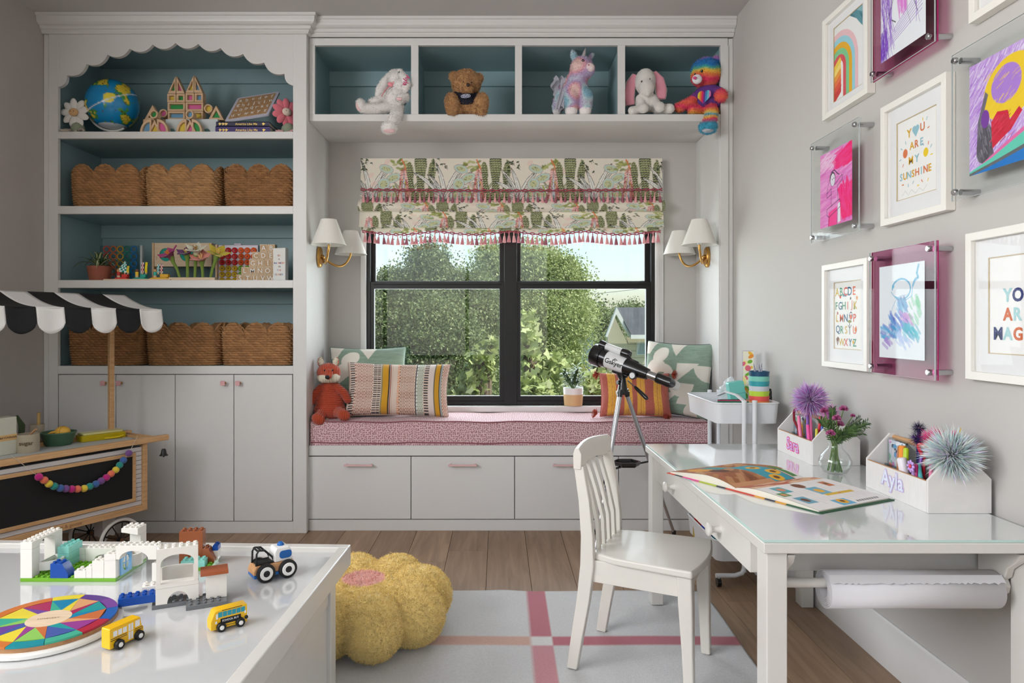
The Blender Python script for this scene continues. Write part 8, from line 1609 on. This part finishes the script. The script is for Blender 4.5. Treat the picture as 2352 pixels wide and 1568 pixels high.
def prof_pg(side):
    """height of the leaves above the desk from the spine outward"""
    return (lambda q: .004+.028*math.sin(min(1, q*1.9)*PI*.5)*(1-q)**.75+.0035*(1-q)) if side == 0 else (lambda q: .004+.016*math.sin(min(1, q*2.6)*PI*.5)*(1-q)**.8+.005*(1-q))
for side in (0, 1):
    dr_ = (-wn_ if side == 0 else wn_); pr3 = prof_pg(side); nu, nv = 90, 100
    def f(u, v, off=0): q = u*.975; p = dr_*wb*q+un*hb*(.01+.98*v); return (p.x, p.y, pr3(q)+.0008-off)
    b = MB().grid(f, nu, nv, flip=(side == 0)); u, v = np.meshgrid(np.linspace(0, 1, nu+1), np.linspace(0, 1, nv+1)); cv = pagec(side)
    uu = 1-u if side == 0 else u; col = cv.sample(uu.ravel()*.9999, (1-v.ravel())*.9999); mk('printed_page', b, PRINT, ob, ang=80, pcol=col)
    b = MB(); n = 24; vs2 = []
    for i in range(n+1):
        q = .97*i/n; p = dr_*wb*q; vs2 += [(p+un*hb*.012).to_tuple()[:2]+(pr3(q),), (p+un*hb*.012).to_tuple()[:2]+(.0024,), (p+un*hb*.988).to_tuple()[:2]+(pr3(q),), (p+un*hb*.988).to_tuple()[:2]+(.0024,)]
    fs2 = []
    for i in range(n): a = i*4; fs2 += [(a, a+4, a+5, a+1), (a+2, a+3, a+7, a+6)]
    fs2.append((n*4, n*4+2, n*4+3, n*4+1)); mk('page_block', MB().add(vs2, fs2), striped_pg if 'striped_pg' in globals() else mat('page_block', (230, 224, 208), .9), ob)
    cols_ = [(40, 90, 60), (226, 160, 50), (206, 70, 50), (60, 60, 70), (180, 196, 60), (226, 80, 150), (200, 60, 60)]; m6 = 8
    for i in range(m6):
        q0, q1 = i/m6, (i+1)/m6; a_, b_ = dr_*wb*q0*1.01, dr_*wb*q1*1.01; p4 = [a_-un*.002, b_-un*.002, b_+un*(hb+.002), a_+un*(hb+.002)]
        ck = [2, 2, 1, 3, 1, 0, 0, 0][i] if side else [2, 3, 4, 4, 5, 5, 3, 2][i]; mk('cover_band', MB().prism([(p.x, p.y) for p in p4], .0, .0023), mat('cover_%d' % ck, cols_[ck], .5), ob, smooth=False)
# ================================================================== outside the window
GRN = mat('lawn', (92, 112, 56), .95, var=.3, vs=.6)
gr_ = mk('ground', MB().box(-60, 60, YB+1.2, 140, -3.5, -3.2), GRN); tag(gr_, 'green lawn outside, below the window', 'lawn', kind='structure')
def leafmat(name, c1, c2):
    if name in MT: return MT[name]
    m = mat(name, c1, .55); t = m.node_tree; b = t.nodes['Principled BSDF']; a = t.nodes.new('ShaderNodeAttribute'); a.attribute_name = 'Col'; t.links.new(a.outputs['Color'], b.inputs['Base Color'])
    tl = t.nodes.new('ShaderNodeBsdfTranslucent'); t.links.new(a.outputs['Color'], tl.inputs[0]); mx = t.nodes.new('ShaderNodeMixShader'); mx.inputs[0].default_value = .35; o = t.nodes['Material Output']; t.links.new(b.outputs[0], mx.inputs[1]); t.links.new(tl.outputs[0], mx.inputs[2]); t.links.new(mx.outputs[0], o.inputs[0]); return m
BARK = mat('bark', (110, 96, 80), .9, var=.3, vs=4)
def tree(name, label, base, blobs, n, size, cols, seed, trunk=True, group=None, aspect=1.7, shell=.55, star=False):
    """blobs: (x, y, z, rx, ry, rz) in metres, world"""
    t = thing(name, label, 'tree', base, 0, group); r = np.random.default_rng(seed); o = np.array(base); vol = np.array([b_[3]*b_[5] for b_ in blobs]); vol = vol/vol.sum(); pts = []; cens = []
    for b_, k in zip(blobs, (vol*n).astype(int)):
        d = r.normal(size=(k, 3)); d /= np.linalg.norm(d, axis=1, keepdims=True); q = shell+(1-shell)*r.random((k, 1))**.5; q *= 1+.3*(vnoise(d*1.5+3, 2.6, seed)[:, None]-.5)+.28*(vnoise(d*1.5+9, 6, seed+1)[:, None]-.5)+.05*r.normal(size=(k, 1))
        pts.append(np.array(b_[:3])+d*np.array(b_[3:])*q)
    p = np.concatenate(pts); n = len(p); cl = r.random(n)
    if not star:
        per = 26; kc = n//per; cen = p[r.permutation(n)[:kc]]; sg = size*4.2*(.6+.8*r.random((kc, 1))); p = (cen[:, None]+r.normal(size=(kc, per, 3))*sg[:, None]*np.array([1, 1, .75])).reshape(-1, 3); n = len(p); cl = np.repeat(r.random(kc), per)
    d = r.normal(size=(n, 3)); d /= np.linalg.norm(d, axis=1, keepdims=True); s = np.cross(d, r.normal(size=(n, 3))); s /= np.linalg.norm(s, axis=1, keepdims=True); L = size*(.6+.8*r.random((n, 1)))
    if star:
        K = 10; an = np.arange(K)*2*PI/K; ra = np.where(np.arange(K) % 2 == 0, .62, .4)*np.where(np.arange(K) == 5, .2, 1); v = (p[:, None]+(d[:, None]*np.cos(an)[None, :, None]+s[:, None]*np.sin(an)[None, :, None])*ra[None, :, None]*L[:, None]*1.1).reshape(-1, 3)-o
    else:
        K = 4; v = np.stack([p-d*L*aspect*.5, p+s*L*.5, p+d*L*aspect*.5, p-s*L*.5], 1).reshape(-1, 3)-o
    me = bpy.data.meshes.new('foliage'); me.vertices.add(n*K); me.vertices.foreach_set('co', v.ravel().astype(np.float32)); me.loops.add(n*K); me.loops.foreach_set('vertex_index', np.arange(n*K, dtype=np.int32)); me.polygons.add(n)
    me.polygons.foreach_set('loop_start', np.arange(n, dtype=np.int32)*K); me.update(calc_edges=True); me.materials.append(leafmat('leaf', (90, 120, 60), 0))
    c = ramp(np.clip(r.random(n)*.6+cl*.4, 0, 1), cols); a = me.color_attributes.new('Col', 'FLOAT_COLOR', 'POINT'); q4 = np.ones((n*K, 4), np.float32); q4[:, :3] = np.repeat(c, K, 0); a.data.foreach_set('color', q4.ravel()); f = put('foliage', me, t); f['kind'] = 'stuff'
    if trunk:
        b0 = blobs[0]; mk('trunk', MB().tube([(0, 0, 0), (.1, 0, (b0[2]-o[2])*.5), (b0[0]-o[0], b0[1]-o[1], b0[2]-o[2])], [.22, .17, .06], 8), BARK, t)
        for b_ in blobs[1:5]: mk('branch', MB().tube([(0, 0, (b0[2]-o[2])*.4), ((b_[0]-o[0])*.6, (b_[1]-o[1])*.6, (b_[2]-o[2])*.75), (b_[0]-o[0], b_[1]-o[1], b_[2]-o[2])], [.1, .07, .02], 6), BARK, t)
    return t
def bl(px, py, Y, rx, rz, ry=None): q = P(px, py, Y); k = Y/FPX; return (q.x, Y, q.z, rx*k, (ry or (rx+rz)/2)*k, rz*k)
OL = [(62, 80, 44), (92, 110, 64), (128, 142, 92), (168, 176, 132)]
q = P(980, 900, 15); tree('oak_tree', 'large dense live oak filling the left panes', (q.x, 15, -3.2), [bl(990, 720, 15, 120, 90), bl(985, 606, 15, 42, 46), bl(912, 655, 15, 50, 34), bl(1060, 655, 15, 60, 34), bl(880, 780, 14.5, 80, 100), bl(1010, 800, 14, 110, 110), bl(1100, 745, 15, 70, 90), bl(900, 900, 14, 90, 80), bl(1060, 920, 14, 100, 80), bl(862, 715, 15, 40, 50)], 230000, .034, OL, 3, shell=.3)
q = P(1240, 900, 19); tree('ash_tree', 'tall pale green tree behind the window mullion', (q.x, 19, -3.2), [bl(1225, 626, 19, 86, 66), bl(1135, 604, 19, 40, 48), bl(1288, 640, 19, 58, 48), bl(1140, 680, 19, 60, 60), bl(1250, 740, 18.5, 105, 90), bl(1318, 725, 19, 45, 55), bl(1230, 850, 18, 110, 100)], 150000, .042, [(96, 114, 60), (136, 152, 92), (174, 184, 124), (204, 208, 160)], 5, shell=.3)
q = P(1370, 800, 26); tree('far_shrub_tree', 'round green tree between the chimney and the gabled house', (q.x, 26, -3.2), [bl(1368, 735, 26, 34, 30), bl(1395, 760, 26, 30, 28), bl(1340, 780, 26, 50, 40), bl(1450, 718, 34, 40, 16), bl(1400, 820, 24, 60, 40)], 30000, .06, OL, 7, shell=.3)
SY = [(112, 132, 70), (146, 162, 94), (182, 192, 130), (210, 214, 166)]
q = P(1230, 980, 7); tree('sycamore_sapling', 'sunlit broad-leaved sapling close to the right panes', (q.x, 7, -3.2), [bl(1215, 790, 7, 26, 95), bl(1265, 850, 7, 50, 40), bl(1225, 890, 6.8, 50, 40), bl(1370, 880, 7, 50, 40)], 620, .075, SY, 9, shell=.1, star=True)
q = P(1095, 980, 6.5); tree('sycamore_sapling', 'sunlit broad-leaved sapling close to the left panes', (q.x, 6.5, -3.2), [bl(1105, 830, 6.5, 34, 36), bl(1090, 880, 6.5, 44, 32), bl(1125, 795, 6.5, 18, 26), bl(1060, 912, 6.5, 40, 22)], 430, .07, SY, 11, shell=.1, star=True)
# gabled house and chimney
HW = mat('siding', (196, 188, 166), .8); RF = mat('shingles', (96, 98, 104), .9, var=.2, vs=3); TRM = mat('house_trim', (220, 220, 216), .7)
h0 = P(1395, 782, 22); hs_ = thing('gabled_house', 'beige neighbour house with grey gabled roof', 'house', (h0.x, 22, -3.2)); k = 22/FPX; hx = lambda px: (px-1395)*k; hz = lambda py: P(0, py, 22).z+3.2
mk('gable_wall', MB().prism([(hx(1396), 0), (hx(1442), 0), (hx(1442), hz(790)), (hx(1409), hz(722)), (hx(1396), hz(760))], 0, .2, 'xz'), HW, hs_)
mk('side_wall', MB().box(hx(1442), hx(1560), .02, .2, 0, hz(775)), HW, hs_)
for i in range(14): z_ = hz(775)-i*.22; mk('clapboard', MB().box(hx(1442), hx(1560), -.01, .02, z_-.2, z_), HW, hs_)
mk('roof', MB().add([(hx(1412), -.3, hz(712)), (hx(1560), -.3, hz(712)), (hx(1560), -.6, hz(770)), (hx(1442), -.6, hz(770)), (hx(1412), -.3, hz(706)), (hx(1560), -.3, hz(706)), (hx(1560), -.6, hz(764)), (hx(1440), -.6, hz(764))], [(0, 1, 2, 3), (4, 7, 6, 5), (0, 3, 7, 4), (2, 1, 5, 6), (3, 2, 6, 7), (0, 4, 5, 1)]), RF, hs_)
mk('bargeboard', MB().prism([(hx(1386), hz(772)), (hx(1390), hz(774)), (hx(1410), hz(722)), (hx(1440), hz(774)), (hx(1446), hz(772)), (hx(1411), hz(706))], -.45, -.3, 'xz'), TRM, hs_); mk('fascia', MB().box(hx(1440), hx(1560), -.66, -.6, hz(777), hz(768)), TRM, hs_)
wq = mk('window', MB().box(hx(1462), hx(1486), -.03, .0, hz(815), hz(786)), TRM, hs_); mk('pane', MB().box(hx(1464), hx(1484), -.04, -.03, hz(813), hz(788)), mat('far_glass', (150, 166, 176), .2), wq)
c0 = P(1347, 790, 20); t = thing('metal_chimney', 'blue-grey metal clad chimney among the trees', 'chimney', (c0.x, 20, -3.2)); kz = c0.z+3.2; mk('stack', MB().box(-.16, .16, -.16, .16, 0, P(0, 738, 20).z+3.2), mat('chimney_clad', (120, 142, 154), .5), t); mk('cap', MB().box(-.19, .19, -.19, .19, P(0, 738, 20).z+3.2, P(0, 735, 20).z+3.2), mat('chimney_cap', (90, 104, 112), .5), t)
r0 = P(1340, 860, 9); t = thing('low_roof', 'pale lower roof edge behind the tripod', 'roof', (0, 10, -3.2)); a, c = P(1335, 935, 10), P(1500, 890, 10); mk('roof_slope', MB().add([(a.x, 0, a.z+3.2), (c.x+.5, 0, c.z+3.2), (c.x+.5, 1.5, c.z+3.5), (a.x, 1.5, a.z+3.5), (a.x, 0, a.z+3.05), (c.x+.5, 0, c.z+3.05), (c.x+.5, 1.5, c.z+3.35), (a.x, 1.5, a.z+3.35)], [(0, 1, 2, 3), (4, 7, 6, 5), (0, 4, 5, 1), (1, 5, 6, 2), (2, 6, 7, 3), (3, 7, 4, 0)]), mat('roof_pale', (140, 136, 128), .9, var=.2, vs=4), t); mk('wall', MB().box(a.x+.3, c.x+.4, .2, 1.3, 0, a.z+3.0), HW, t)
for i, (x0, y0, x1, y1, lb) in enumerate(((840, 672, 1560, 636, 'upper power line crossing the sky outside'), (840, 700, 1560, 652, 'lower power line crossing the sky outside'))):
    a, c = P(x0, y0, 30), P(x1, y1, 30); tag(mk('power_line', MB().tube([a.lerp(c, q)-Vector((0, 0, .25*math.sin(q*PI))) for q in np.linspace(0, 1, 12)], .012, 4), mat('wire_grey', (120, 124, 130), .6)), lb, 'cable', 'power lines outside')
